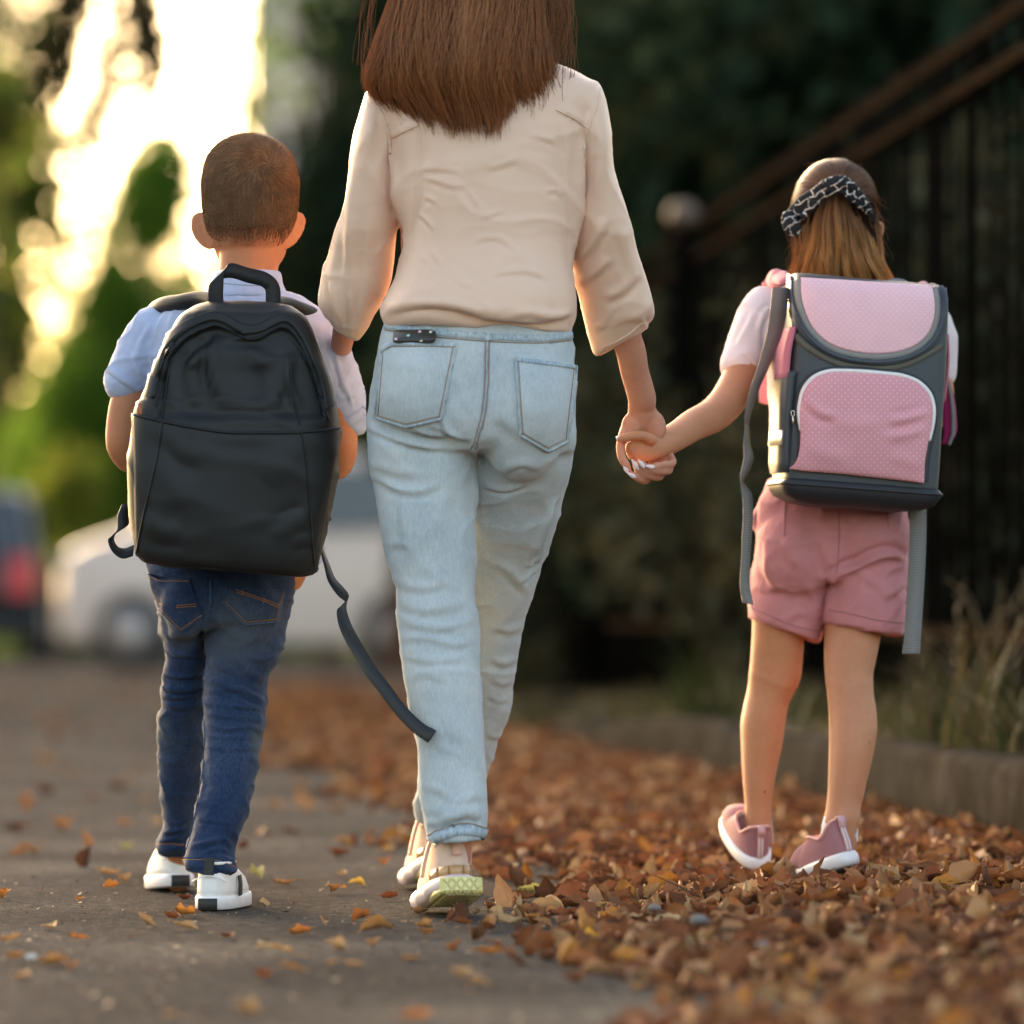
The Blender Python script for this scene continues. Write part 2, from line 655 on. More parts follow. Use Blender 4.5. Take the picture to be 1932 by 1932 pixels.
def denim(name, dark, light, hi, fine=1500, worn=(), wcol=(.075, .09, .105)):
    m = NT(name)
    v = m.coord()
    twill = m.noise(m.coord(scale=(1, 1, .22)), fine, 2, .6)
    slub = m.noise(m.coord(scale=(6, 6, 1)), 60, 3, .6)
    blot = m.noise(v, 9, 4, .6)
    fac = m.math('ADD', m.math('MULTIPLY', twill, .40), m.math('ADD', m.math('MULTIPLY', slub, .30), m.math('MULTIPLY', blot, .42)))
    col = m.ramp(fac, [(.36, dark), (.55, light), (.74, hi)])
    for (x, y, z, r_) in worn:                       # rubbed, faded patches
        mp = m.n('ShaderNodeVectorMath', operation='DISTANCE'); m.l(v, mp.inputs[0]); mp.inputs[1].default_value = (x, y, z)
        k = m.math('SUBTRACT', 1.0, m.math('DIVIDE', mp.outputs[1], r_))
        k = m.math('MULTIPLY', m.math('MAXIMUM', k, 0.0), m.math('ADD', m.math('MULTIPLY', twill, .9), m.math('MULTIPLY', slub, .9)))
        col = m.mix(m.math('MINIMUM', k, .75), col, wcol)
    m.bump(m.math('ADD', m.math('MULTIPLY', twill, .3), m.math('MULTIPLY', m.noise(m.coord(scale=(1, 1, 1.8)), 45, 3), .5)), .35, .002)
    m.set(color=col, rough=.92, spec=.15, sheen=.1)
    return m.m


def skin(name, c, red, spots=()):
    m = NT(name)
    v = m.coord()
    b = m.noise(v, 14, 4, .6); f = m.noise(v, 420, 3, .6); g = m.noise(v, 90, 4, .6)
    col = m.mix(m.math('MULTIPLY', b, .9), c, red)
    col = m.mix(.35, col, m.mix(g, (.72, .66, .62), (1.25, 1.25, 1.25)), 'MULTIPLY')
    for (x, y, z, r_) in spots:                      # small scratches and moles
        mp = m.n('ShaderNodeVectorMath', operation='DISTANCE'); m.l(v, mp.inputs[0]); mp.inputs[1].default_value = (x, y, z)
        k = m.math('LESS_THAN', m.math('ADD', mp.outputs[1], m.math('MULTIPLY', g, r_ * .8)), r_ * 1.4)
        col = m.mix(m.math('MULTIPLY', k, .65), col, (.16, .03, .025))
    m.bump(m.math('ADD', f, m.math('MULTIPLY', g, .8)), .16, .0012)
    m.set(color=col, rough=.6, spec=.25, sss=.08)
    m.p.inputs['Subsurface Radius'].default_value = (.012, .005, .003)
    m.p.inputs['Subsurface Scale'].default_value = 1.0
    return m.m


def hair_mat(name, rough=.42, spec=.28, glow=.2):
    m = NT(name)
    a = m.n('ShaderNodeAttribute', attribute_name='col')
    m.set(color=a.outputs[0], rough=rough, spec=spec)
    tr = m.n('ShaderNodeBsdfTranslucent'); m.l(a.outputs[0], tr.inputs[0])
    mx = m.n('ShaderNodeMixShader'); mx.inputs[0].default_value = glow
    m.l(m.p.outputs[0], mx.inputs[1]); m.l(tr.outputs[0], mx.inputs[2]); m.l(mx.outputs[0], m.out.inputs[0])
    return m.m


def leaf_mat(name, cols, transl=.35, rough=.7, attr=False, spec=.12, vein=True):
    """cols: ramp colours chosen per leaf (object random or colour attribute)"""
    m = NT(name)
    if attr:
        a = m.n('ShaderNodeAttribute', attribute_name='col'); col = a.outputs[0]
    else:
        oi = m.n('ShaderNodeObjectInfo')
        col = m.ramp(oi.outputs['Random'], [(i / max(1, len(cols) - 1), c) for i, c in enumerate(cols)])
    if vein:
        nz = m.noise(m.coord(), 120, 4, .65)
        col = m.mix(.55, col, m.mix(nz, (.25, .2, .16), (1.5, 1.4, 1.25)), 'MULTIPLY')
        m.bump(nz, .4, .003)
    m.set(color=col, rough=rough, spec=spec)
    if transl:
        tr = m.n('ShaderNodeBsdfTranslucent'); m.l(col, tr.inputs[0])
        mx = m.n('ShaderNodeMixShader'); mx.inputs[0].default_value = transl
        m.l(m.p.outputs[0], mx.inputs[1]); m.l(tr.outputs[0], mx.inputs[2]); m.l(mx.outputs[0], m.out.inputs[0])
    return m.m


def dots(name, base, dot, per_m=105, size=.17, rough=.7, dark=None):
    """small white polka dots printed on fabric, staggered rows (in the plane x-z of the object)"""
    m = NT(name)
    c = m.coord(scale=(per_m, per_m, per_m))
    s = m.n('ShaderNodeSeparateXYZ'); m.l(c, s.inputs[0])
    a = m.math('ADD', s.outputs[0], s.outputs[2]); b = m.math('SUBTRACT', s.outputs[0], s.outputs[2])
    fx = m.math('SUBTRACT', m.math('FRACT', m.math('MULTIPLY', a, .7071)), .5)
    fz = m.math('SUBTRACT', m.math('FRACT', m.math('MULTIPLY', b, .7071)), .5)
    d = m.math('SQRT', m.math('ADD', m.math('MULTIPLY', fx, fx), m.math('MULTIPLY', fz, fz)))
    k = m.math('LESS_THAN', d, size)
    n = m.noise(m.coord(), 20, 4)
    f = m.noise(m.coord(), 900, 2)
    bc = m.mix(n, tuple(x * .9 for x in base), tuple(min(1, x * 1.08) for x in base))
    m.bump(m.math('ADD', m.math('MULTIPLY', f, .3), m.math('MULTIPLY', m.noise(m.coord(), 30, 2), .6)), .25, .002)
    m.set(color=m.mix(k, bc, dot), rough=rough, spec=.25, sheen=.1)
    return m.m


def webbing(name, c, per_m=420, rough=.75):
    m = NT(name)
    w = m.n('ShaderNodeTexWave', wave_type='BANDS', bands_direction='Z'); w.inputs['Scale'].default_value = per_m / 6.283
    m.l(m.coord(), w.inputs['Vector'])
    n = m.noise(m.coord(), 600, 2)
    m.set(color=m.mix(m.math('MULTIPLY', m.math('ADD', w.outputs[1], n), .5), tuple(x * .7 for x in c), tuple(min(1, x * 1.25) for x in c)), rough=rough, spec=.3)
    m.bump(w.outputs[1], .5, .001)
    return m.m


M_blouse = cloth('blouse_fabric', (.77, .515, .38), rough=.45, var=.05, fine=1400, bump=.2, spec=.45, wr=.8, wr_scale=22)
M_denim_l = denim('light_denim', (.27, .335, .375), (.43, .485, .50), (.58, .61, .605))
M_denim_seam = denim('light_denim_seam', (.11, .19, .29), (.34, .42, .46), (.6, .63, .62), 260)
M_denim_d = denim('navy_denim', (.005, .0125, .034), (.012, .030, .076), (.055, .082, .13), worn=[tuple(P(440, 1200, 8.2)) + (.085,), tuple(P(350, 1185, 8.25)) + (.06,), tuple(P(492, 1400, 8.2)) + (.045,), tuple(P(298, 1370, 8.4)) + (.045,)])
M_denim_dseam = denim('navy_denim_seam', (.012, .03, .07), (.03, .06, .12), (.10, .14, .2), 900)
M_stitch_rust = flat('rust_thread', (.30, .17, .10), .8)
M_stitch_blue = flat('grey_blue_thread', (.30, .30, .32), .8)
M_stitch_or = flat('orange_thread', (.27, .11, .03), .8)
M_skin_w = skin('woman_skin', (.60, .30, .20), (.48, .18, .115))
M_skin_b = skin('boy_skin', (.56, .24, .12), (.46, .16, .075), [tuple(P(452, 487, 8.2)) + (.0022,)])
M_skin_g = skin('girl_skin', (.58, .275, .155), (.46, .18, .09), [tuple(P(1637, 1401, 8.49)) + (.0042,), tuple(P(1576, 1470, 8.475)) + (.0024,), tuple(P(1444, 1495, 8.655)) + (.004,), tuple(P(1333, 776, 8.42)) + (.002,)])
M_nail = flat('pale_nail_polish', (.85, .66, .68), .15, coat=.6)
M_pack_b = cloth('black_nylon', (.0065, .008, .0085), rough=.56, var=.2, fine=1600, bump=.2, sheen=0, spec=.38, wr=.5, wr_scale=16)
M_pack_seam = cloth('black_webbing', (.009, .010, .011), rough=.6, var=.2, fine=1200, sheen=0, spec=.35)
M_strap_b = cloth('black_strap', (.020, .023, .025), rough=.6, var=.15, fine=1300, sheen=0, spec=.4)
M_orange = flat('copper_tag', (.35, .10, .03), .4)
M_shirt_b = cloth('blue_linen', (.43, .485, .65), rough=.9, var=.2, fine=800, bump=.45, blotch=75, wr=.8, wr_scale=30)
M_shirt_g = cloth('pale_pink_cotton', (.80, .68, .68), rough=.85, var=.05, fine=900, bump=.25, wr=.8, wr_scale=26)
M_shorts = cloth('rose_cotton', (.56, .225, .235), rough=.9, var=.10, fine=900, bump=.35, wr=.8, wr_scale=30)
M_shorts_seam = cloth('rose_seam', (.36, .14, .15), rough=.9, var=.1, fine=900)
M_slate = cloth('slate_nylon', (.050, .060, .066), rough=.55, var=.12, fine=1300, bump=.2, sheen=0, spec=.4, wr=.5, wr_scale=18)
M_slate_dk = cloth('dark_slate_trim', (.018, .022, .027), rough=.5, var=.1, sheen=0, spec=.45)
M_navy_trim = cloth('navy_zip_trim', (.020, .030, .045), rough=.4, var=.1, sheen=0, spec=.5)
M_pink_dot = dots('pink_polka_fabric', (.86, .50, .545), (.92, .74, .75), 128, .125)
M_pink_dot2 = dots('deep_pink_polka_fabric', (.70, .31, .35), (.86, .60, .62), 122, .13)
M_pink_mesh = dots('pink_mesh', (.62, .20, .27), (.30, .07, .11), 330, .3)
M_pink_pad = cloth('pink_padding', (.66, .24, .29), rough=.85, fine=500, bump=.4)
M_magenta = cloth('magenta_lining', (.30, .015, .09), rough=.8)
M_greyweb = webbing('grey_webbing', (.20, .195, .185))
M_zipgrey = webbing('grey_zip_tape', (.27, .26, .245), 900)
M_olive = webbing('olive_tape', (.13, .12, .095), 700)
M_strapdot = dots('grey_dotted_strap', (.135, .11, .105), (.55, .52, .5), 270, .2)
M_white_pipe = flat('white_piping', (.80, .77, .75), .4)
M_silver = flat('silver_reflective', (.52, .50, .43), .5, metal=.2)
M_metal = flat('nickel', (.60, .56, .48), .25, metal=1)
M_white_leather = flat('white_leather', (.80, .77, .73), .45)
M_white_rubber = flat('white_rubber', (.82, .78, .77), .5)
M_black_rubber = flat('black_rubber', (.03, .027, .022), .7)
M_black_tab = flat('black_tab', (.012, .014, .014), .6)
M_peach = cloth('peach_mesh', (.72, .51, .395), rough=.7, var=.06, fine=700, bump=.5)
M_peach_tab = cloth('peach_tab', (.80, .47, .36), rough=.6, var=.05)
M_tan = flat('tan_film', (.53, .31, .15), .35)
M_pinkwhite = flat('pale_pink_foam', (.80, .65, .61), .5)
M_gold = flat('gold_rubber', (.66, .58, .26), .35, metal=.3)
M_gold_dk = flat('olive_gold_rubber', (.56, .48, .18), .3, metal=.45)
M_mauve = dots('mauve_knit', (.42, .185, .20), (.30, .12, .135), 480, .28, .8)
M_mauve_tab = flat('pink_tab', (.66, .36, .36), .6)
M_salmon = flat('salmon_lining', (.82, .42, .35), .7)
M_sock = cloth('white_sock', (.78, .76, .78), rough=.9)
M_hair = hair_mat('brown_hair')
M_hair_short = hair_mat('short_hair', .55, .2, .2)
M_hair_core = flat('dark_hair_mass', (.022, .010, .006), 1.0, spec=.02)
M_eye = flat('eye_white', (.7, .68, .65), .2)
M_phone = flat('phone_case', (.035, .032, .026), .3)
# ------------------------------------------------------------------ ground
def asphalt():
    m = NT('asphalt')
    v = m.coord()
    fine = m.noise(v, 260, 3, .7); mid = m.noise(v, 35, 4, .6); big = m.noise(v, 1.3, 4)
    vo = m.n('ShaderNodeTexVoronoi'); vo.inputs['Scale'].default_value = 190; m.l(v, vo.inputs['Vector'])
    fac = m.math('ADD', m.math('MULTIPLY', fine, .55), m.math('ADD', m.math('MULTIPLY', mid, .3), m.math('MULTIPLY', big, .3)))
    col = m.ramp(fac, [(.36, (.020, .0175, .015)), (.52, (.074, .064, .055)), (.62, (.122, .106, .09)), (.74, (.30, .26, .21))])
    dust = m.noise(m.coord(scale=(.5, .15, 1)), 1.2, 3)
    col = m.mix(m.math('MULTIPLY', dust, .15), col, (.085, .062, .042))
    m.bump(m.math('ADD', m.math('MULTIPLY', vo.outputs[0], .8), m.math('ADD', fine, m.math('MULTIPLY', mid, 1.2))), .8, .004)
    m.set(color=col, rough=1.0, spec=0)
    return m.m


def earth(name, a, b, sc=30):
    m = NT(name)
    v = m.coord(); n = m.noise(v, sc, 5, .65)
    m.set(color=m.ramp(n, [(.3, a), (.7, b)]), rough=1, spec=.1)
    m.bump(n, .8, .02)
    return m.m


M_ground = earth('verge_earth', (.022, .034, .009), (.055, .066, .022), 3)
M_soil = earth('bank_soil', (.014, .012, .007), (.042, .032, .018), 30)
M_litter = earth('leaf_mould', (.03, .014, .006), (.14, .06, .022), 45)

M_asphalt = asphalt()
GSX = 2.3                                   # fence line: x = 2.35 - .08 y ;  kerb: x = 2.22 - .123 y


def sheet(name, xs, ys, zf, mat, **kw):
    X, Y = np.meshgrid(xs, ys)
    V = np.stack([X, Y, zf(X, Y)], -1).reshape(-1, 3)
    return put(name, Geo(V, grid(len(ys), len(xs), False)), mat, kind='structure', **kw)


sheet('ground', np.linspace(-500, 500, 21), np.linspace(-300, 900, 25), lambda X, Y: X * 0 - .006, M_ground)


def path_z(X, Y):
    return .0022 * np.sin(X * 2.1 + 1) * np.sin(Y * 1.3) + .0015 * np.sin(X * 5.7) * np.sin(Y * 3.9 + 2)


sheet('asphalt_path', np.linspace(-12, 3.2, 120), np.concatenate([np.linspace(-4, 20, 180), np.linspace(20.5, 54, 30)]), path_z, M_asphalt)


def kerb_x(y):
    return 2.24 - .125 * np.asarray(y)


def edge_x(y):                                # ragged left border of the leaf carpet
    y = np.asarray(y)
    return .76 - .0775 * y + .09 * np.sin(y * 2.3) + .05 * np.sin(y * 5.1 + 1)


# soil bank behind the kerb
ys = np.concatenate([np.linspace(3, 17.5, 60), np.linspace(17.8, 24, 14)])
ts = np.linspace(0, 1, 40) ** 1.6
XB = kerb_x(ys)[:, None] + .10 + ts[None] * 9
lift = np.clip((19.5 - ys) / 5, 0, 1)[:, None]
ZB = (.185 + .03 * np.sin(XB * 3 + ys[:, None]) * np.clip(ts * 8, 0, 1)) * lift - .003
put('soil_bank', Geo(np.stack([XB, np.broadcast_to(ys[:, None], XB.shape), ZB], -1).reshape(-1, 3), grid(len(ys), 40, False)), M_soil, kind='structure')


# ------------------------------------------------------------------ kerb of separate blocks
def concrete():
    m = NT('concrete')
    v = m.coord()
    n = m.noise(v, 6, 5, .6); f = m.noise(v, 160, 3, .7)
    st = m.noise(m.coord(scale=(1, 1, .2)), 14, 4)
    col = m.ramp(m.math('ADD', m.math('MULTIPLY', n, .5), m.math('ADD', m.math('MULTIPLY', f, .4), m.math('MULTIPLY', st, .1))),
                 [(.32, (.020, .017, .0135)), (.5, (.042, .036, .029)), (.7, (.08, .07, .058))])
    m.bump(m.math('ADD', f, n), .6, .004)
    m.set(color=col, rough=1, spec=0)
    return m.m


M_conc = concrete()
kerb = thing('kerb', (1.1, 9, 0), 'low grey concrete kerb of long worn blocks beside the leaf litter', 'kerb')
yk = 4.9
for i in range(7):
    L = (2.1, 2.35, 1.9, 1.85, 1.5, 1.3, 1.0)[i]
    y0, y1 = yk, yk + L
    yk = y1 + .022
    n = 22
    yy = np.concatenate([[y0, y0 + .012, y0 + .03], np.linspace(y0 + .08, y1 - .08, n - 6), [y1 - .03, y1 - .012, y1]])
    prof = np.array([(-.0, -.05), (0, .10), (.003, .165), (.014, .186), (.034, .195), (.09, .197), (.112, .188), (.12, .17), (.12, -.05)])
    s0 = .97 + .05 * rng.random()
    dz = (rng.random() - .5) * .02
    R = np.zeros((n, len(prof), 3))
    for a in range(n):
        e = .014 * (max(0, 1 - min(a, n - 1 - a) / 1.2))
        R[a, :, 0] = kerb_x(yy[a]) + prof[:, 0] + e * np.where(prof[:, 0] < .06, 1, -1) + .004 * rng.normal(size=len(prof)) * (prof[:, 1] > .05)
        R[a, :, 1] = yy[a]
        R[a, :, 2] = prof[:, 1] * s0 + dz - e * (prof[:, 1] > .1) + .002 * rng.normal(size=len(prof)) - .14 * max(0, (yy[a] - 14.2) / 5)
    g = rings_geo(R[:, ::-1])
    put('kerb_block', g, M_conc, kerb)

# loose pale stones where the kerb ends
for i, (u, v, D, sx, sz) in enumerate([(1092, 1382, 17.5, .21, .07), (1065, 1335, 22, .22, .08), (1170, 1330, 21, .22, .09)]):
    p = P(u, v, D)
    st = ellip((p[0], p[1], sz * .4), (sx, .16, sz), 18, 12)
    st.V += np.stack([fnoise(st.V, 9, 3 + i)] * 3, -1) * .03
    put('stone', st, flat('pale_stone_%d' % i, (.30, .22, .15), .9), kind=None) if False else None
    o = put('stone', st, M_conc)
    o['label'] = ['flat pale stone lying at the far end of the kerb', 'rough stone behind the flat one near the fence foot', 'low stone at the foot of the fence in shade'][i]
    o['category'] = 'stone'

# ------------------------------------------------------------------ iron fence
M_bar = flat('dark_iron', (.008, .007, .006), .9, spec=0)
M_post = flat('black_iron_post', (.0035, .0033, .003), .9, spec=0)
def rusty():
    m = NT('rusty_iron')
    n = m.noise(m.coord(), 25, 5, .7)
    m.set(color=m.ramp(n, [(.35, (.007, .0055, .0042)), (.55, (.019, .013, .009)), (.72, (.048, .024, .012))]), rough=1, spec=0)
    m.bump(n, .5, .004)
    return m.m
M_rust = rusty()


def fx(y):
    return 2.35 - .08 * y


fence = thing('fence', (fx(12), 12, .2), 'tall dark iron railing fence with rusty rails running back along the kerb', 'fence')


def fpt(y, z, off=0.0):
    return (fx(y) + off, y, z)


Y0, Y1 = 7.0, 33.0
rot = math.atan(.08)
# rails in sections between posts
posts = [10.2, 14.2, 18.2, 22.2, 26.2, 30.2]
cuts = [Y0] + posts + [Y1]
for a, b in zip(cuts[:-1], cuts[1:]):
    for z, s in ((2.10, (.03, .03)), (1.975, (.045, .035)), (.445, (.04, .04))):
        ym = (a + b) / 2
        put('rail', box(fpt(ym, z), (s[0], (b - a) / math.cos(rot) - .05, s[1]), rot), M_rust, fence, smooth=False)
t = np.linspace(0, 2 * np.pi, 8, endpoint=False)
bz = np.array([0, 1.9, 1.905, 1.93, 1.96, 2.0])
br = np.array([.0085, .0085, .014, .012, .008, .001])
bar = to_mesh('bar', rings_geo(np.stack([br[:, None] * np.cos(t), br[:, None] * np.sin(t), np.broadcast_to(bz[:, None], (6, 8))], -1)))
n_bar = int((Y1 - Y0) / .112)
for i in range(n_bar):
    y = Y0 + .03 + i * .112
    if min(abs(y - p) for p in posts) < .04:
        continue
    o = put('bar', bar, M_bar, fence, loc=None)
    zb = .12 if y < 17 else .0
    o.location = fpt(y, zb + .01 * math.sin(i * 1.7))
    o.rotation_euler = (.006 * math.sin(i * 2.3), .006 * math.sin(i * 3.1), .3 * i)
for y in posts:
    put('fence_post', box(fpt(y, 1.08, .035), (.032, .032, 2.1), rot), M_rust, fence, smooth=False)
# thin wire coils and scraps along the top rail
wire = Geo()
for i in range(240):
    y = 8 + i * .055 + .02 * rng.normal()
    wire.join(tube(np.array([fpt(y, 2.11), fpt(y + .015, 2.135 + .02 * rng.random()), fpt(y + .03 + .03 * rng.random(), 2.115)]), .004, 5))
put('wire_barb', wire, M_rust, fence, kind='stuff')


def ball_post(y, xo, w, ht, r, label, z0=0.0):
    p = thing('gate_post', fpt(y, z0, xo), label, 'post')
    x, yy, _ = fpt(y, 0, xo)
    put('shaft', rbox((x, yy, z0 + ht / 2), (w, w, ht), .01, rot), M_post, p)
    put('collar', rbox((x, yy, z0 + ht + .012), (w * 1.25, w * 1.25, .03), .008, rot), M_rust, p)
    put('ball_cap', ellip((x, yy, z0 + ht + .02 + r * .85), (r * 1.15, r * 1.15, r * .92)), M_ballc, p)
    return p


def ballm():
    m = NT('weathered_ball')
    n = m.noise(m.coord(), 14, 4)
    m.set(color=m.ramp(n, [(.35, (.04, .016, .008)), (.52, (.09, .05, .03)), (.75, (.22, .16, .11))]), rough=.6)
    return m.m
M_ballc = ballm()
ball_post(19.8, -.05, .085, 2.08, .062, 'slim iron post with a weathered ball cap in the fence line')
ball_post(23.6, -.06, .125, 2.15, .07, 'thick dark post farther along the fence beside the woman')

# ------------------------------------------------------------------ dry leaves
LEAF = []
for i in range(14):
    nu, nv = 10, 5
    L = 1.0; W = .20 + .11 * rng.random()
    s = np.linspace(0, 1, nu); w = W * np.sin(np.pi * np.clip(s, .015, .985) ** (.7 + .4 * rng.random())) ** .9
    w *= 1 + .10 * np.sin(s * 9 + i)
    q = np.linspace(-1, 1, nv)
    fold = .3 + 1.3 * rng.random(); curl = (rng.random() - .3) * 2.6; tw = (rng.random() - .5) * 1.6
    V = np.zeros((nu, nv, 3))
    for a in range(nu):
        ang = curl * (s[a] - .5)
        cx, cz = (math.sin(ang) / curl, (1 - math.cos(ang)) / curl) if abs(curl) > .05 else (s[a] - .5, 0)
        for b in range(nv):
            y = q[b] * w[a]
            z = fold * abs(q[b]) ** 1.4 * w[a] + .03 * rng.normal()
            th = tw * (s[a] - .5)
            V[a, b] = (cx - z * math.sin(ang) + .012 * rng.normal(), y * math.cos(th) - z * math.sin(th), cz + z * math.cos(ang) + y * math.sin(th))
    V[..., 2] -= V[..., 2].mean()
    g = Geo(V.reshape(-1, 3), grid(nu, nv, False))
    # stalk
    st = tube(np.array([V[0, 2], V[0, 2] + (-.12, .02, .02), V[0, 2] + (-.24, .05, -.01)]), .012, 4, False)
    LEAF.append((g, st))
LEAF_COL = [C(134, 86, 56), C(152, 106, 72), C(112, 70, 48), C(168, 130, 96), C(128, 80, 56), C(92, 60, 42), C(182, 148, 110), C(142, 96, 66), C(174, 120, 58), C(112, 78, 58)]
LEAF_W = np.array([.17, .17, .12, .12, .12, .09, .07, .08, .035, .03]); LEAF_W = LEAF_W / LEAF_W.sum()
M_leaf_stuff = leaf_mat('dry_leaves', [], .12, .7, attr=True, spec=.25)
M_leaf_one = leaf_mat('dry_leaf', LEAF_COL, .12, .7, spec=.25)


def rot3(a, b, c):
    ca, sa, cb, sb, cc, sc = math.cos(a), math.sin(a), math.cos(b), math.sin(b), math.cos(c), math.sin(c)
    return np.array([[cc, -sc, 0], [sc, cc, 0], [0, 0, 1]]) @ np.array([[cb, 0, sb], [0, 1, 0], [-sb, 0, cb]]) @ np.array([[1, 0, 0], [0, ca, -sa], [0, sa, ca]])


def pile_z(x, y):
    """height of the leaf layer"""
    e = edge_x(y); k = float(kerb_x(y))
    t = min(max((x - e) / .45, 0), 1)
    b = .022 * t * (1 + .5 * math.sin(x * 7 + y * 3) * math.sin(y * 4.2))
    b += .012 * math.exp(-((k - x) / .16) ** 2)
    return b


# mould below the leaves, so that gaps are dark brown
ys = np.linspace(4.5, 19, 90); ts = np.linspace(0, 1, 24)
XL = edge_x(ys)[:, None] + .14 + ts[None] * (kerb_x(ys) + .02 - edge_x(ys) - .14)[:, None]
ZL = np.array([[pile_z(x, y) * .75 - .004 + .002 * (j > 0) for j, x in enumerate(r)] for r, y in zip(XL, ys)])
ZL[:, 0] = -.004
put('leaf_mould', Geo(np.stack([XL, np.broadcast_to(ys[:, None], XL.shape), ZL], -1).reshape(-1, 3), grid(90, 24, False)), M_litter, kind='structure')

leaf_spots = []
N_L = 17000
while len(leaf_spots) < N_L:
    y = 4.9 + 14.5 * rng.random() ** 1.25
    e, k = float(edge_x(y)), float(kerb_x(y))
    x = e - .22 + rng.random() * (k - e + .22)
    inside = (x - e) / .3
    if inside < 0 and rng.random() > math.exp(inside * 2.6) * .45:
        continue
    if rng.random() > .35 + .65 * min(max(inside, 0), 1) and inside > 0:
        continue
    if any((x - a) ** 2 / .006 + (y - b) ** 2 / .02 < 1 for a, b in ((.43, 8.78), (.575, 8.58), (.60, 8.5))):
        continue
    leaf_spots.append((x, y, pile_z(x, y) * (.55 + .6 * rng.random()) + .004))


def leaf_xf(x, y, z, size=None):
    d = y
    s = size or (.034 + .026 * rng.random() + .035 * rng.random() ** 5) * (1 if d < 12 else 1.25)
    lo = rng.random() < .62
    tilt = .35 if lo else .95
    return s, rot3(rng.normal() * tilt, rng.normal() * tilt, rng.random() * 6.28), np.array((x, y, z + s * .16))


carpet = Geo(); cc = []
Vs, Fq, nvt = [], [], 0
own = []
order = sorted(range(N_L), key=lambda i: leaf_spots[i][1])
near = [i for i in order if 6.05 < leaf_spots[i][1] < 9.2 and leaf_spots[i][0] < .1076 * leaf_spots[i][1] and leaf_spots[i][2] > .02]
near = set(near[::max(1, len(near) // 200)][:200])
for i in range(N_L):
    x, y, z = leaf_spots[i]
    s, Rm, T = leaf_xf(x, y, z)
    if i in near:
        own.append((s, Rm, T)); continue
    g, st = LEAF[rng.integers(14)]
    V = g.V * s @ Rm.T + T
    V[:, 2] = np.maximum(V[:, 2], .002)
    Vs.append(V); Fq.append(g.F[0] + nvt); nvt += len(V)
    c = np.array(LEAF_COL[rng.choice(10, p=LEAF_W)]) * (.7 + .55 * rng.random())
    cc.append(np.repeat(c[None], len(V), 0))
gl = Geo(np.vstack(Vs), np.vstack(Fq))
carpet_o = put('leaf_litter', gl, M_leaf_stuff, col=np.vstack(cc), kind='stuff')
carpet_o['label'] = 'thick carpet of brown autumn leaves along the kerb'
leaf_me = []
for g, st in LEAF:
    me = to_mesh('leaf', join(g, st)); me.materials.append(M_leaf_one); leaf_me.append(me)
for s, Rm, T in own:
    o = put('leaf', leaf_me[rng.integers(14)], None, carpet_o)
    o.matrix_basis = Matrix.Translation(Vector(T + np.array((0, 0, .012)))) @ Matrix(Rm.tolist()).to_4x4() @ Matrix.Diagonal((s * 1.1, s * 1.1, s * 1.1, 1))

# twigs and loose stalks among the leaves
tw_ = Geo()
for i in range(420):
    y = 5.6 + 9 * rng.random() ** 1.3; x = float(edge_x(y)) - .05 + rng.random() * float(kerb_x(y) - edge_x(y))
    a = rng.random() * 6.28; L = .025 + .07 * rng.random() ** 2; z = pile_z(x, y) + .012 + .012 * rng.random()
    d = np.array((math.cos(a), math.sin(a), .25 * rng.normal())); p0 = np.array((x, y, z)); sd = np.array((-d[1], d[0], .2)) * .12 * L * rng.normal()
    tw_.join(tube(np.array([p0, p0 + d * L * .5 + sd, p0 + d * L]), np.array([.0014, .0011, .0006]) * (1 + .6 * rng.random()), 5, False))
put('twigs', tw_, flat('twig', (.13, .075, .04), 1, spec=.05), kind='stuff')

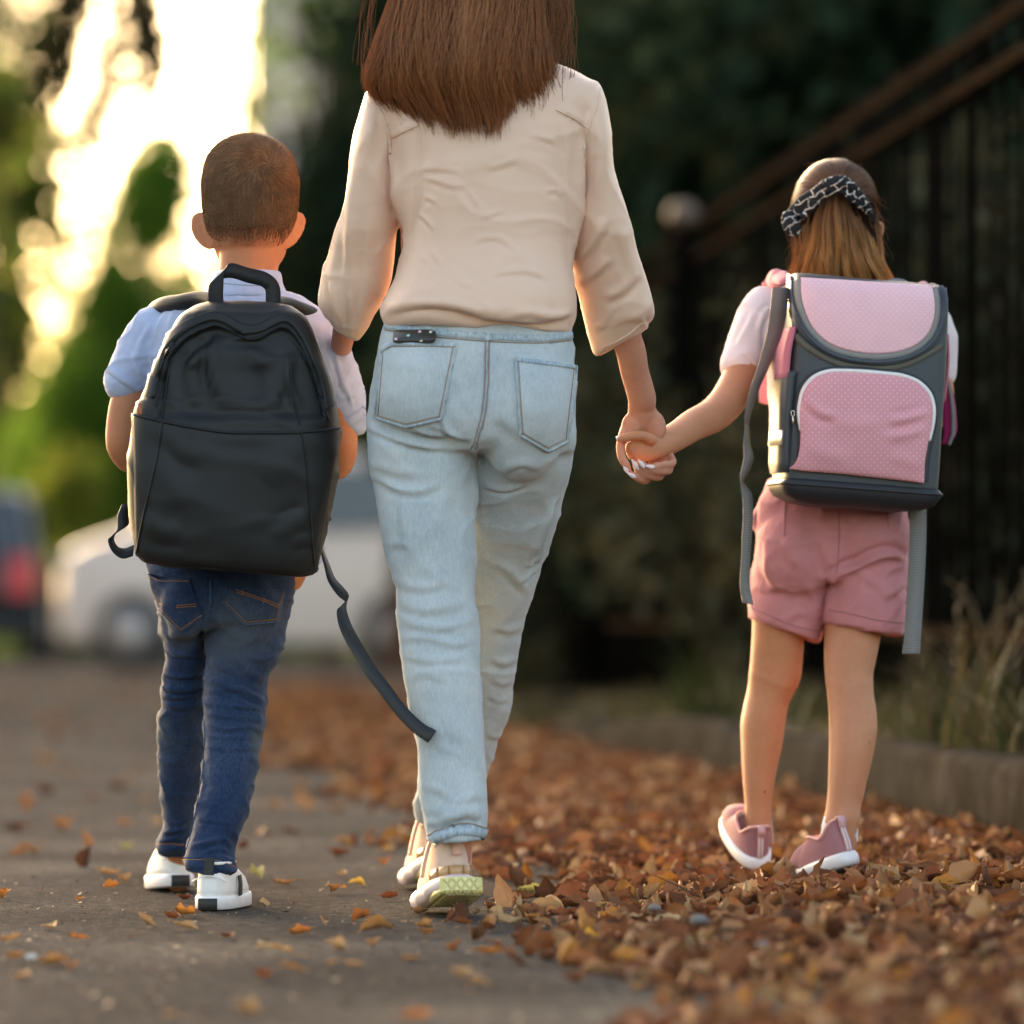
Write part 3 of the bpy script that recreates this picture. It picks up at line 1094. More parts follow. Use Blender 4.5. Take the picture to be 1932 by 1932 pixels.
# single leaves scattered on the asphalt, from the photograph (u, v on the ground, size, kind)
M_leaf_or = leaf_mat('orange_leaf', [C(172, 112, 62), C(188, 130, 66), C(150, 92, 52)], .3)
M_leaf_tan = leaf_mat('tan_leaf', [C(190, 150, 105), C(170, 125, 80), C(205, 170, 125)], .15)
M_leaf_yel = leaf_mat('yellow_leaf', [C(225, 165, 50), C(200, 170, 90)], .3)
M_leaf_grn = leaf_mat('green_tan_leaf', [C(165, 165, 100), C(180, 170, 115)], .25)
M_leaf_red = leaf_mat('rust_leaf', [C(134, 82, 54), C(116, 68, 46)], .2)
SC = [(5, 1700, .055, 'or', 'orange leaf at the left border of the asphalt'), (95, 1756, .05, 'tan', 'small tan leaf in front and left of the boy'),
      (205, 1654, .05, 'tan', 'folded tan leaf on the asphalt left of the white shoes'), (150, 1703, .03, 'or', 'little orange leaf left of the white shoes'),
      (347, 1702, .04, 'red', 'rust leaf touching the sole of the white shoe'), (350, 1731, .055, 'or', 'amber leaf right in front of the white shoe heel'),
      (350, 1757, .055, 'tan', 'long tan leaf lying before the boy'), (485, 1662, .05, 'grn', 'pale green upright leaf between the boy and the woman'),
      (645, 1657, .045, 'tan', 'curled tan leaf left of the woman sneakers'), (674, 1676, .036, 'yel', 'round golden leaf left of the woman sneakers'),
      (735, 1699, .05, 'red', 'dark curled leaf just left of the gold sole'), (567, 1767, .045, 'or', 'orange leaf in front between boy and woman'),
      (710, 1765, .055, 'tan', 'flat tan leaf before the woman sneakers'), (640, 1798, .05, 'tan', 'thin tan leaf in the middle of the path'),
      (522, 1812, .065, 'tan', 'large pale leaf in the front middle of the path'), (497, 1850, .05, 'red', 'blurred rust leaf near the lower border'),
      (805, 1770, .045, 'tan', 'leaf with pale edge before the gold sole'), (800, 1755, .04, 'tan', 'small leaf under the edge of the gold sole'),
      (925, 1805, .06, 'or', 'orange leaf in front right of the woman'), (870, 1850, .06, 'tan', 'blurred tan leaf at the front centre'),
      (1112, 1779, .05, 'yel', 'yellow leaf near the white pebble'), (1190, 1703, .07, 'yel', 'bright yellow leaf on the edge of the litter'),
      (1000, 1690, .05, 'grn', 'dull green leaf right of the gold sole'), (80, 1440, .1, 'or', 'large blurred amber leaf far back on the left'),
      (240, 1605, .05, 'grn', 'yellow green leaf behind the white shoes'), (640, 1620, .05, 'red', 'rust leaf far back beside the jeans')]
lm = dict(zip(('or', 'tan', 'yel', 'grn', 'red'), (M_leaf_or, M_leaf_tan, M_leaf_yel, M_leaf_grn, M_leaf_red)))
km = {k: [to_mesh('fallen_leaf', join(g, st)) for g, st in LEAF] for k in lm}
for k in km:
    for me in km[k]:
        me.materials.append(lm[k])


def drop_leaf(x, y, size, kind, label, group=None):
    o = put('fallen_leaf', km[kind][rng.integers(14)], None)
    Rm = rot3(rng.normal() * .14, rng.normal() * .14, rng.random() * 6.28)
    zmin = min((Rm @ np.array(v.co))[2] for v in o.data.vertices) * size
    o.matrix_basis = Matrix.Translation((x, y, -zmin + .004)) @ Matrix(Rm.tolist()).to_4x4() @ Matrix.Diagonal((size, size, size, 1))
    o['label'] = label; o['category'] = 'leaf'; o['group'] = group or 'dry leaves scattered on the asphalt'


for u, v, s, k, lab in SC:
    D = H * F / (v - HV)
    drop_leaf((u - CU) * D / F, D, s * .95, k, lab)
kinds = ['or', 'tan', 'red', 'tan']
names = {'or': 'small orange dry leaf on the bare asphalt', 'tan': 'small tan dry leaf on the bare asphalt', 'red': 'small rust brown dry leaf on the bare asphalt'}
n = 0
while n < 64:
    v = 1330 + 600 * rng.random() ** 1.25
    D = H * F / (v - HV); u = rng.random() * 1932; x = (u - CU) * D / F
    if x > edge_x(D) - .1 or (300 < u < 470 and 1600 < v < 1720) or (770 < u < 930 and 1600 < v < 1740):
        continue
    k = kinds[rng.integers(4)]
    drop_leaf(x, D, .028 + .025 * rng.random(), k, names[k], 'scattered %s leaves of the path' % {'or': 'orange', 'tan': 'tan', 'red': 'rust'}[k]); n += 1

# far leaf drift on the path, a band of brown leaves beyond the boy and the woman
V_, F_, c_, nv_ = [], [], [], 0
for i in range(2200):
    if i < 1900:
        y = 15 + 16 * rng.random(); x = edge_x(y) + .14 + rng.normal() * .24
    else:
        y = 9 + 26 * rng.random(); x = -2.8 + 3.4 * rng.random() - .05 * y
    if x > kerb_x(y) and y < 16:
        continue
    s, Rm, T = leaf_xf(x, y, .003)
    g, st = LEAF[rng.integers(14)]
    V = g.V * s * (1.25 if i < 1800 else .9) @ Rm.T + T; V[:, 2] = np.maximum(V[:, 2], .003)
    V_.append(V); F_.append(g.F[0] + nv_); nv_ += len(V)
    c_.append(np.repeat((np.array(LEAF_COL[rng.choice(10, p=LEAF_W)]) * (.7 + .5 * rng.random()))[None], len(V), 0))
put('leaf_drift', Geo(np.vstack(V_), np.vstack(F_)), M_leaf_stuff, col=np.vstack(c_), kind='stuff')

# crumbs of broken leaves and grit on the asphalt
nC = 3200
yv = 1330 + 602 * rng.random(nC) ** .9
Dc = H * F / (yv - HV); xc_ = (rng.random(nC) * 1932 - CU) * Dc / F
kp = xc_ < edge_x(Dc) + .2
Dc, xc_ = Dc[kp], xc_[kp]; nC = len(Dc)
sz = (.0025 + .006 * rng.random(nC) ** 3)[:, None]
an = rng.random(nC) * 6.28
ca, sa_ = np.cos(an)[:, None], np.sin(an)[:, None]
cen_ = np.stack([xc_, Dc, np.full(nC, .0035)], -1)
ex_ = np.hstack([ca, sa_, .25 * rng.normal(size=(nC, 1))]) * sz; ey_ = np.hstack([-sa_, ca, .25 * rng.normal(size=(nC, 1))]) * sz * (.35 + .5 * rng.random((nC, 1)))
qv = np.stack([cen_ - ex_, cen_ + ey_, cen_ + ex_ * .9, cen_ - ey_ + (0, 0, .001)], 1).reshape(-1, 3); qv[:, 2] = np.maximum(qv[:, 2], .003)
cr = np.array([C(150, 110, 75), C(120, 80, 50), C(190, 165, 130), C(95, 75, 60), C(60, 48, 40)])[rng.integers(5, size=nC)]
put('leaf_crumbs', Geo(qv, np.arange(nC)[:, None] * 4 + np.array([[0, 1, 2, 3]])), M_leaf_stuff, col=np.repeat(cr, 4, 0), kind='stuff')

# pebbles, fluff
M_peb = flat('white_pebble', (.55, .52, .47), 1, spec=.05); M_pebg = flat('grey_pebble', (.20, .18, .16), 1, spec=.05)
for u, v, s, mt, lab in [(57, 1812, .011, M_peb, 'white pebble on the asphalt at the lower left'), (1121, 1757, .014, M_peb, 'white pebble on the asphalt beside the litter'),
                         (1437, 1790, .014, M_pebg, 'dark grey pebble among the leaves at the front'), (1235, 1720, .014, M_pebg, 'grey fluffy scrap on the edge of the litter'),
                         (1320, 1745, .018, M_pebg, 'pale grey clump among the leaves'), (1565, 1750, .02, M_pebg, 'grey stone among the leaves before the girl'),
                         (1255, 1480, .02, M_peb, 'white scrap on the far litter'), (1712, 1600, .013, M_peb, 'white scrap beside the girl right shoe'),
                         (1700, 1568, .015, M_peb, 'white scrap near the foot of the kerb')]:
    D = (H - .03 * (u > 1150)) * F / (v - HV)
    p = P(u, v, D)
    s *= .8
    g = ellip((0, 0, 0), (s, s * .8, s * .55), 22, 16)
    g.V *= 1 + .45 * fnoise(g.V, 70, u)[:, None] + .18 * fnoise(g.V, 240, u)[:, None]
    o = put('pebble', g, mt, loc=(p[0], p[1], p[2] + s * .5))
    o['label'] = lab; o['category'] = 'pebble'

# ------------------------------------------------------------------ grass on the bank
M_grass = leaf_mat('grass_blade', [], .3, .6, attr=True, vein=False)


def blades(spots, hmin, hmax, w, cols, bend=.5):
    Pt, Rd, Cl = [], [], []
    V, Fc, Cc, nv = [], [], [], 0
    for (x, y, z) in spots:
        h = hmin + (hmax - hmin) * rng.random(); a = rng.random() * 6.28; b = bend * (.3 + rng.random())
        t = np.linspace(0, 1, 6)
        px = x + math.cos(a) * b * h * t ** 2; py = y + math.sin(a) * b * h * t ** 2; pz = z + h * t * (1 - .3 * b * t)
        ww = w * (1 - t ** 1.5) + .0004
        nx, ny = -math.sin(a), math.cos(a)
        A = np.stack([px - nx * ww, py - ny * ww, pz], -1); B = np.stack([px + nx * ww, py + ny * ww, pz], -1)
        q = np.stack([A, B], 1).reshape(-1, 3)
        V.append(q); Fc.append(grid(6, 2, False) + nv); nv += 12
        c = np.array(cols[rng.integers(len(cols))]) * (.7 + .6 * rng.random())
        Cc.append(np.repeat(c[None], 12, 0))
    return Geo(np.vstack(V), np.vstack(Fc)), np.vstack(Cc)


G_COL = [(.022, .034, .009), (.032, .04, .012), (.016, .026, .007), (.06, .048, .02), (.08, .06, .03)]
sp = []
for i in range(7500):
    y = 5.2 + 17 * rng.random() ** 1.1
    x = kerb_x(y) + .13 + (fx(y) - kerb_x(y) + .5) * rng.random()
    cl = noise.noise(Vector((x * 2.2, y * 1.1, 3)))
    if cl < -.12:
        continue
    sp.append((x, y, (.17 if y < 15 else .17 * max(0, (19.5 - y) / 4.5))))
g, c = blades(sp, .04, .20, .0035, G_COL)
o = put('bank_grass', g, M_grass, col=c, kind='stuff')
# long tufts leaning over the kerb
tufts = [(1330, 1420, 14.3, 70, 'dark green grass tuft hanging over the kerb between woman and girl', .42, .7),
         (1880, 1400, 10.6, 60, 'long green grass tuft over the kerb at the right border', .40, .9),
         (1760, 1390, 11.4, 50, 'grass tuft above the kerb right of the girl', .3, .6)]
for u, v, D, nb, lab, hh, bd in tufts:
    p = P(u, v, D)
    sp = [(p[0] + rng.normal() * .05, p[1] + rng.normal() * .09, .17 if D < 13 else .12) for i in range(nb)]
    g, c = blades(sp, hh * .4, hh, .004, G_COL[:3] if D > 13 else G_COL, bd)
    o = put('grass_tuft', g, M_grass, col=c)
    o['label'] = lab; o['category'] = 'grass'
# dry stalks with seed heads in front of the fence
for i, (u, v0, v1, D, lean) in enumerate([(1850, 1390, 1060, 11.6, .1), (1880, 1395, 1110, 11.2, -.06), (1815, 1385, 1150, 11.9, .08), (1905, 1400, 1085, 11.0, .04), (1770, 1385, 1180, 12.1, -.05), (1740, 1380, 1215, 12.3, .06), (1865, 1392, 1200, 11.3, -.12)]):
    a, b = P(u, v0, D), P(u, v1, D)
    h = b[2] - .16
    k = 9
    t = np.linspace(0, 1, k)
    pts = np.stack([a[0] + lean * t ** 2 * 1.3 + .008 * np.sin(t * 9 + i), np.full(k, D) + .05 * t, .16 + h * t], -1)
    root = thing('dry_stalk', (a[0], D, .16), ['tallest dry grass stalk with a bent seed head before the fence', 'dry stalk leaning left by the fence bars', 'dry stalk with thin seed head nearer the grey strap', 'dry stalk at the right picture border', 'short dry stalk next to the grey strap end', 'shortest dry stalk behind the hanging strap', 'dry stalk leaning strongly left above the kerb'][i], 'dry grass')
    put('stem', tube(pts, np.linspace(.0035, .0015, k), 6), M_grass, root, col=np.repeat([[.10, .07, .036]], 6 * (k + 6) + 2, 0))
    tip = pts[-1]
    hd = Geo()
    for j in range(16):
        q = tip + np.array((lean * .1 * j * .1, 0, -.012 * j))
        dd = np.array((rng.normal() * .02, rng.normal() * .015, .012 + .015 * rng.random()))
        hd.join(tube(np.array([q, q + dd * .6, q + dd]), [.002, .004, .001], 5))
    put('seed_head', hd, M_grass, root, col=np.repeat([[.12, .085, .045]], len(hd.V), 0))
    lf, lc = blades([(pts[j][0], D, pts[j][2]) for j in (2, 3, 5)], .12, .3, .004, [(.07, .055, .026)], 1.1)
    put('blade', lf, M_grass, root, col=lc)
# ------------------------------------------------------------------ trees, shrubs, cars, houses beyond
def bark(name, a, b):
    m = NT(name)
    n = m.noise(m.coord(scale=(1, 1, .25)), 18, 5, .7)
    m.set(color=m.ramp(n, [(.3, a), (.7, b)]), rough=.95, spec=.1); m.bump(n, .9, .02)
    return m.m


M_bark = bark('bark', (.025, .018, .012), (.11, .08, .055))
M_bark_red = bark('reddish_bark', (.05, .022, .012), (.17, .08, .045))
M_lv_dark = leaf_mat('dark_leaves', [], .18, 1, attr=True, vein=False, spec=0)
M_lv = leaf_mat('green_leaves', [], .65, .6, attr=True, vein=False)


def leafcloud(clumps, n, size, cols, flat_=.5, seed=0):
    """clumps: (centre, radii) -> leaf blades of two triangles, scattered in the clumps, densest at their rims"""
    r = np.random.default_rng(seed)
    w = np.array([np.prod(c[1]) ** (2 / 3) for c in clumps]); w = w / w.sum()
    idx = r.choice(len(clumps), n, p=w)
    cen = np.array([c[0] for c in clumps])[idx]; rad = np.array([c[1] for c in clumps])[idx]
    d = unit(r.normal(size=(n, 3))); rr = (r.random((n, 1)) ** .4)
    p = cen + d * rr * rad
    s = size * (.6 + .8 * r.random(n))[:, None]
    a = unit(r.normal(size=(n, 3))); b = unit(np.cross(a, r.normal(size=(n, 3))))
    q = np.stack([p - a * s, p + b * s * flat_, p + a * s, p - b * s * flat_], 1).reshape(-1, 3)
    f = np.arange(n)[:, None] * 4 + np.array([[0, 1, 2, 3]])
    ci = np.array(cols)[r.integers(len(cols), size=n)] * (.6 + .8 * r.random((n, 1)))
    return Geo(q, f), np.repeat(ci, 4, 0)


def clumps_in(c, rad, n, k, seed):
    r = np.random.default_rng(seed)
    d = unit(r.normal(size=(n, 3))) * (r.random((n, 1)) ** .5) * .85
    return [(np.array(c) + d[i] * np.array(rad), np.array(rad) * k * (.7 + .6 * r.random())) for i in range(n)]


def tree(x, y, h, cz, rad, n, size, cols, label, cat='tree', name='tree', mat=None, tr=.12, nc=26, k=.33, seed=0, barkm=None, limbs=7, group=None, clumps=None):
    root = thing(name, (x, y, 0), label, cat, group)
    cl = clumps or clumps_in((x, y, cz), rad, nc, k, seed)
    g, c = leafcloud(cl, n, size, cols, .55, seed)
    pts = np.array([(x, y, -.05), (x + .05, y, h * .25), (x - .04, y + .05, h * .5), (x, y, max(cz, h * .6))])
    tg = tube(curve(pts, 14), np.linspace(tr, tr * .45, 14), 12)
    r = np.random.default_rng(seed + 5)
    for i in range(limbs):
        e = cl[r.integers(len(cl))][0]
        s0 = pts[2] * (1 - i / limbs * .6) + pts[1] * i / limbs * .6
        mid = (s0 + e) / 2 + (0, 0, .1 * h * r.random() * .4)
        tg.join(tube(curve(np.array([s0, mid, e]), 8), np.linspace(tr * .4, tr * .08, 8), 7))
    put('trunk', tg, barkm or M_bark, root)
    put('crown', g, mat or M_lv, root, col=c)
    return root


def at(u, v, D):
    return P(u, v, D)


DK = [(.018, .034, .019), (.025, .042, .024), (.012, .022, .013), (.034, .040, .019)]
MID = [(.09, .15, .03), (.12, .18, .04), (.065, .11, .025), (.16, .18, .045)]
YEL = [(.36, .36, .05), (.28, .32, .045), (.42, .38, .06), (.2, .26, .04)]
CON = [(.13, .25, .03), (.17, .30, .04), (.11, .21, .028), (.20, .31, .045)]

# dark trees and shrubs behind the fence
specs = [  # u, v of crown centre, D, radii, n
    (1150, 500, 27, (1.5, 1.3, 1.9), 'dark broad tree close behind the fence above the ball post'),
    (1500, 420, 24, (1.7, 1.4, 1.9), 'dark leafy tree behind the fence above the girl'),
    (1900, 330, 22, (1.8, 1.4, 2.0), 'dark tree behind the fence at the right border'),
    (880, 330, 34, (1.6, 1.5, 2.4), 'dark tree behind the woman head'),
    (1330, -150, 34, (2.3, 1.5, 2.0), 'tall dark tree rising over the fence'),
    (1750, -250, 30, (2.2, 1.5, 1.8), 'tall dark tree filling the upper right'),
    (1100, -50, 46, (2.8, 1.5, 3.6), 'high dark tree far behind the right shoulder of the woman'),
    (1550, 100, 48, (2.9, 1.5, 3.2), 'high dark tree far behind the fence above the girl')]
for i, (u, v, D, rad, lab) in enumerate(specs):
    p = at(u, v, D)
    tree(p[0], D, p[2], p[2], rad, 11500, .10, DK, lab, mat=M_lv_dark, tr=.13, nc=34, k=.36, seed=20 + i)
HG = [(.042, .046, .028), (.055, .056, .034), (.032, .038, .022), (.07, .062, .036)]
hedge = [(1000, 26.5), (1110, 25.5), (1230, 23.5), (1370, 21), (1520, 18.5), (1680, 17), (1850, 15.6), (830, 36), (900, 33)]
hl = ['dark shrub behind the fence beside the woman jeans', 'dark shrub behind the thick gate post', 'dark shrub behind the joined hands', 'dark shrub behind the fence left of the pink school bag', 'dark shrub behind the fence behind the school bag',
      'dark shrub behind the fence right of the girl', 'dark shrub behind the bars at the right border', 'dark shrub far back left of the woman jeans', 'dark shrub far back behind the woman jeans']
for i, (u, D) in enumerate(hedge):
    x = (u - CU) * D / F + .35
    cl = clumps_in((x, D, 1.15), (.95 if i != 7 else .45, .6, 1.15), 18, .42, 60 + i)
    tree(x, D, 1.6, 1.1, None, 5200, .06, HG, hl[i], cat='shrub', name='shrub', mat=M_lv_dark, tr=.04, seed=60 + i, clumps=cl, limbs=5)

# the gap: trees at its left and right, hanging branch, conifers
p = at(560, 150, 44)
tree(p[0] + .3, 44, 5.5, p[2] + .5, (1.0, 1.0, 1.9), 260, .09, MID, 'loose green tree right of the bright gap in the trees', tr=.12, nc=16, k=.36, seed=3)
p = at(735, 330, 38)
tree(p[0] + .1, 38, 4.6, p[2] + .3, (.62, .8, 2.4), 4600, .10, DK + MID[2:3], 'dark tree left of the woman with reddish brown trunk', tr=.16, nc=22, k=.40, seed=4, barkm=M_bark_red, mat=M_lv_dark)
# hanging branch in the upper left
bx = [at(u, v, 26) for u, v in [(60, -420), (180, -150), (215, 20), (200, 150), (165, 260)]]
bx2 = [at(u, v, 26) for u, v in [(180, -150), (260, -40), (285, 60), (275, 150)]]
bx3 = [at(u, v, 26) for u, v in [(120, -260), (150, -60), (120, 60), (90, 160)]]
root = thing('pine_tree', (at(-260, 0, 26)[0], 26, 0), 'tree with a dark drooping branch at the upper left', 'tree')
g = Geo(); cl = []
q0 = at(-260, 0, 26)[0]
g.join(tube(curve(np.array([(q0, 26, -.1), (q0 + .05, 26, 2), (q0 + .02, 26, 4.2), (q0, 26, 7)]), 14), np.linspace(.2, .07, 14), 12))
g.join(tube(curve(np.array([(q0, 26, 5.0), bx[0], bx[1], bx[2], bx[3], bx[4]]), 20), np.linspace(.05, .006, 20), 8))
g.join(tube(curve(np.array(bx2), 12), np.linspace(.03, .006, 12), 7)); g.join(tube(curve(np.array(bx3), 12), np.linspace(.03, .006, 12), 7))
for L_ in (bx, bx2, bx3):
    for q in curve(np.array(L_), 11)[2:]:
        cl.append((q + np.array((0, 0, -.06)), np.array((.13, .16, .16))))
put('trunk', g, M_bark, root)
gg, c = leafcloud(cl, 3600, .042, [(.05, .04, .018), (.065, .048, .022), (.04, .036, .016)], .35, 8)
put('crown', gg, M_lv_dark, root, col=c)

# cone shaped conifers in the lower gap
def conifer(u, vtop, D, w, label, seed, n=5200):
    p = at(u, vtop, D)
    h = p[2]
    cl = []
    r = np.random.default_rng(seed)
    for i in range(60):
        t = r.random() ** 1.1
        z = .1 + (h - .15) * t
        rr = w * (1 - t) ** .75 * (.55 + .3 * r.random())
        a = r.random() * 6.28
        cl.append((np.array((p[0] + math.cos(a) * rr * .8, D + math.sin(a) * rr * .8, z)), np.array((.20, .20, .24)) * (w / .75) * (1.15 - .6 * t)))
    return tree(p[0], D, h * .9, h * .5, None, n, .065, CON, label, cat='conifer', name='conifer', tr=.05, seed=seed, clumps=cl, limbs=3)


conifer(295, 270, 55, 2.75, 'bright green cone shaped conifer behind the pale van', 31, 42000)
conifer(455, 560, 52, 1.1, 'lower conifer right of the cone shaped one, behind the boy', 32, 9000)
conifer(215, 660, 58, .9, 'conifer standing left of the cone shaped one', 33, 8000)
# sunlit yellow green bushes at the left, and far green trees framing the gap
for i, (u, v, D, rad, lab, cols, n) in enumerate([
        (125, 1010, 52.5, (.55, .6, .95), 'yellow green bush behind the dark car', YEL, 3000),
        (-40, 930, 66, (1.1, 1, 1.4), 'yellow green bush at the left border', YEL, 3000),
        (250, 1120, 60, (1.1, 1, .7), 'low yellow green bush between the two cars', YEL, 2600),
        (640, 900, 60, (1.0, 1, 1.9), 'green bush behind the van beside the woman', MID, 3200)]):
    p = at(u, v, D)
    tree(p[0], D, p[2], p[2], rad, n, .09, cols, lab, cat='bush', name='bush', tr=.05, nc=18, k=.42, seed=70 + i, limbs=4)
for i, (u, v, D, rad, lab, cols, n, k) in enumerate([
        (-10, 60, 70, (2.0, 1.5, 3.4), 'tall soft green tree in the upper left corner', MID, 2600, .32),
        (20, 480, 58, (1.0, 1, 1.9), 'thin foliage tree at the left border with sky showing through', MID + YEL[:1], 2200, .30),
        (90, 760, 75, (1.3, 1, 1.5), 'small distant tree left of the gap', YEL + MID, 1500, .30),
        (400, 640, 85, (1.2, 1, 1.3), 'sparse distant tree in the bright gap', YEL, 600, .30),
        (610, 520, 64, (.8, 1, 1.5), 'sparse tree right of the boy head', MID + YEL[:1], 700, .30),
        (-40, 330, 40, (.75, .6, 1.3), 'airy young tree before the bright gap', MID + YEL[:1], 1500, .34),
        (455, 180, 52, (.55, .6, 1.7), 'thin birch like tree on the right side of the bright gap', MID + YEL[:1], 380, .32)]):
    p = at(u, v, D)
    tree(p[0], D, p[2] * 1.1, p[2], rad, n, .11 if D > 55 else .07, cols, lab, tr=.09, nc=16, k=k, seed=90 + i)


# more trees along the far left side of the path
for i, (x, y, h, lab) in enumerate([(-9.5, 38, 4.2, 'round green tree far out on the left side of the path'), (-12, 52, 5, 'tall green tree far out on the left, behind the round one'), (-15, 44, 4.4, 'wide green tree at the outer left of the path'),
                                    (-8.2, 66, 4.8, 'distant green tree beyond the dark car'), (-19, 60, 5.5, 'big distant tree at the outer left')]):
    tree(x, y, h, h * .85, (1.6, 1.5, h * .42), 2600, .15, MID, lab, tr=.13, nc=22, k=.36, seed=140 + i)


# far houses
def house(u0, u1, v0, D, depth, wallc, label, nx, nz, roofc=(.16, .07, .05)):
    a, b = at(u0, v0, D), at(u1, v0, D)
    w = b[0] - a[0]; h = a[2]; xc = (a[0] + b[0]) / 2
    root = thing('house', (xc, D + depth / 2, 0), label, 'house')
    put('wall', box((xc, D + depth / 2, h / 2), (w, depth, h)), flat('plaster_%d' % u0, wallc, .9, spec=.1), root, smooth=False)
    put('roof', Geo(np.array([(xc - w * .55, D - .4, h), (xc + w * .55, D - .4, h), (xc + w * .55, D + depth + .4, h), (xc - w * .55, D + depth + .4, h), (xc - w * .5, D + depth / 2, h + 2), (xc + w * .5, D + depth / 2, h + 2)]),
                    [(0, 1, 5, 4), (2, 3, 4, 5), (0, 3, 2, 1)], [(0, 4, 3), (1, 2, 5)]), flat('roof_%d' % u0, roofc, .9), root, smooth=False)
    gm = flat('glass_%d' % u0, (.03, .04, .05), .1)
    for i in range(nx):
        for j in range(nz):
            x = xc - w / 2 + w * (i + .5) / nx; z = h * (j + .55) / nz
            fr = put('window', box((x, D - .03, z), (w / nx * .5, .1, h / nz * .5)), M_white_rubber, root, smooth=False)
            put('pane', box((x, D - .085, z), (w / nx * .42, .02, h / nz * .42)), gm, fr, smooth=False)
    return root


house(470, 760, -420, 120, 9, (.80, .60, .52), 'pinkish house seen through the trees above the boy', 4, 5)


# ------------------------------------------------------------------ cars
def car(cx, cy, ang, L, W, Ht, paint, label, name, cat, hood, boxy, glassm):
    root = thing(name, (cx, cy, 0), label, cat)
    ca, sa = math.cos(ang), math.sin(ang)

    def xf(V):
        V = np.asarray(V, float)
        return np.stack([cx + V[..., 0] * ca - V[..., 1] * sa, cy + V[..., 0] * sa + V[..., 1] * ca, V[..., 2]], -1)
    # side profile (x along length, front +)
    prof = boxy
    k = len(prof)
    lower = np.array(prof) * (L / 2, Ht)
    wz = lambda z: W / 2 * (1 - .16 * max(0, (z / Ht - .5) / .5) ** 1.3)
    R = np.zeros((9, k, 3))
    ty = np.array([-1, -.98, -.9, -.5, 0, .5, .9, .98, 1])
    ins = np.array([.9, .96, 1, 1, 1, 1, 1, .96, .9])
    cz = lower[:, 1].mean()
    for i in range(9):
        R[i, :, 0] = lower[:, 0] * ins[i]
        R[i, :, 1] = [ty[i] * wz(z) for z in lower[:, 1]]
        R[i, :, 2] = cz + (lower[:, 1] - cz) * ins[i]
    g = rings_geo(R); g.V = xf(g.V)
    body = put('body', g, paint, root)
    # wheels with tyre and rim
    for sx in (-.62, .62):
        for sy in (-1, 1):
            c = np.array((sx * L / 2, sy * (W / 2 - .08), .31))
            ang_ = np.linspace(0, 2 * np.pi, 26, endpoint=False)
            def disc(rs, ysx):
                return np.stack([np.stack([c[0] + r * np.cos(ang_), np.full(26, c[1] + sy * yy), c[2] + r * np.sin(ang_)], -1) for r, yy in zip(rs, ysx)])
            ty_ = rings_geo(disc([.2, .29, .312, .312, .29, .2], [-.11, -.11, -.09, .09, .115, .12])); ty_.V = xf(ty_.V)
            wh = put('wheel', ty_, M_black_rubber, root)
            rm = rings_geo(disc([.2, .195, .05, .01], [.11, .13, .135, .14])); rm.V = xf(rm.V)
            put('rim', rm, M_rim, wh)
            ar = rings_geo(disc([.33, .36, .36, .33], [.086, .086, .092, .092])); ar.V = xf(ar.V)
            put('wheel_arch', ar, M_black_rubber, root)
    # glazing
    for pts, nm in hood:
        V = np.array(pts) * (L / 2, W / 2, Ht)
        q = xf(V)
        n = unit(np.cross(q[1] - q[0], q[3] - q[0]))
        out = unit(q.mean(0) - np.array((cx, cy, Ht * .5)))
        if n.dot(out) < 0:
            n = -n
        m0, m1 = q + n * .03, q - n * .05
        gm = Geo(np.vstack([m0, m1]), [(0, 1, 2, 3), (7, 6, 5, 4), (0, 4, 5, 1), (1, 5, 6, 2), (2, 6, 7, 3), (3, 7, 4, 0)])
        put(nm, gm, {'taillight': M_red, 'headlight': M_rim, 'bumper': M_black_rubber, 'number_plate': M_white_rubber}.get(nm, glassm), root, smooth=False)
    return root


M_rim = flat('alloy_rim', (.42, .36, .34), .35, metal=.4)
M_red = flat('red_lamp', (.62, .015, .02), .35)
M_glass_d = flat('tinted_glass', (.02, .03, .035), .06, spec=.8)
M_van = flat('pale_paint', (.84, .67, .58), .45, coat=.2)
M_darkcar = flat('dark_blue_paint', (.02, .027, .035), .3, coat=.3)
van_prof = [(-.99, .14), (-1, .5), (-.97, .62), (-.90, .90), (-.80, .985), (.2, 1.0), (.42, .96), (.66, .66), (.93, .56), (1.0, .45), (1.0, .14), (.8, .12), (0, .11), (-.8, .12)]
sd_ = lambda s: [([(-.72, s * .93, .64), (-.12, s * .97, .64), (-.12, s * .90, .93), (-.68, s * .87, .92)], 'side_window'), ([(-.08, s * .97, .64), (.48, s * .95, .64), (.28, s * .88, .92), (-.08, s * .90, .93)], 'side_window')]
van_gl = sd_(-1) + sd_(1) + [([(-.975, -.75, .63), (-.975, .75, .63), (-.915, .7, .9), (-.915, -.7, .9)], 'rear_window'), ([(.64, -.8, .68), (.64, .8, .68), (.43, .72, .94), (.43, -.72, .94)], 'windscreen'),
                             ([(-1.0, -.96, .38), (-1.0, -.64, .38), (-.985, -.68, .60), (-.985, -.96, .60)], 'taillight'), ([(-1.0, .64, .38), (-1.0, .96, .38), (-.985, .96, .60), (-.985, .68, .60)], 'taillight'),
                             ([(.985, -.95, .45), (.985, -.6, .45), (.95, -.6, .54), (.95, -.95, .54)], 'headlight'), ([(.985, .6, .45), (.985, .95, .45), (.95, .95, .54), (.95, .6, .54)], 'headlight'),
                             ([(-1.0, -.9, .14), (-1.0, .9, .14), (-1.0, .9, .24), (-1.0, -.9, .24)], 'bumper'), ([(-1.0, -.3, .3), (-1.0, .3, .3), (-1.0, .3, .38), (-1.0, -.3, .38)], 'number_plate')]
p = at(420, 1255, 40)
car(-1.80, 40.9, math.radians(160), 3.9, 1.74, 1.84, M_van, 'pale pinkish white van parked beyond the boy, half hidden by him', 'parked_van', 'van', van_gl, van_prof, M_glass_d)
p = at(-60, 1240, 52)
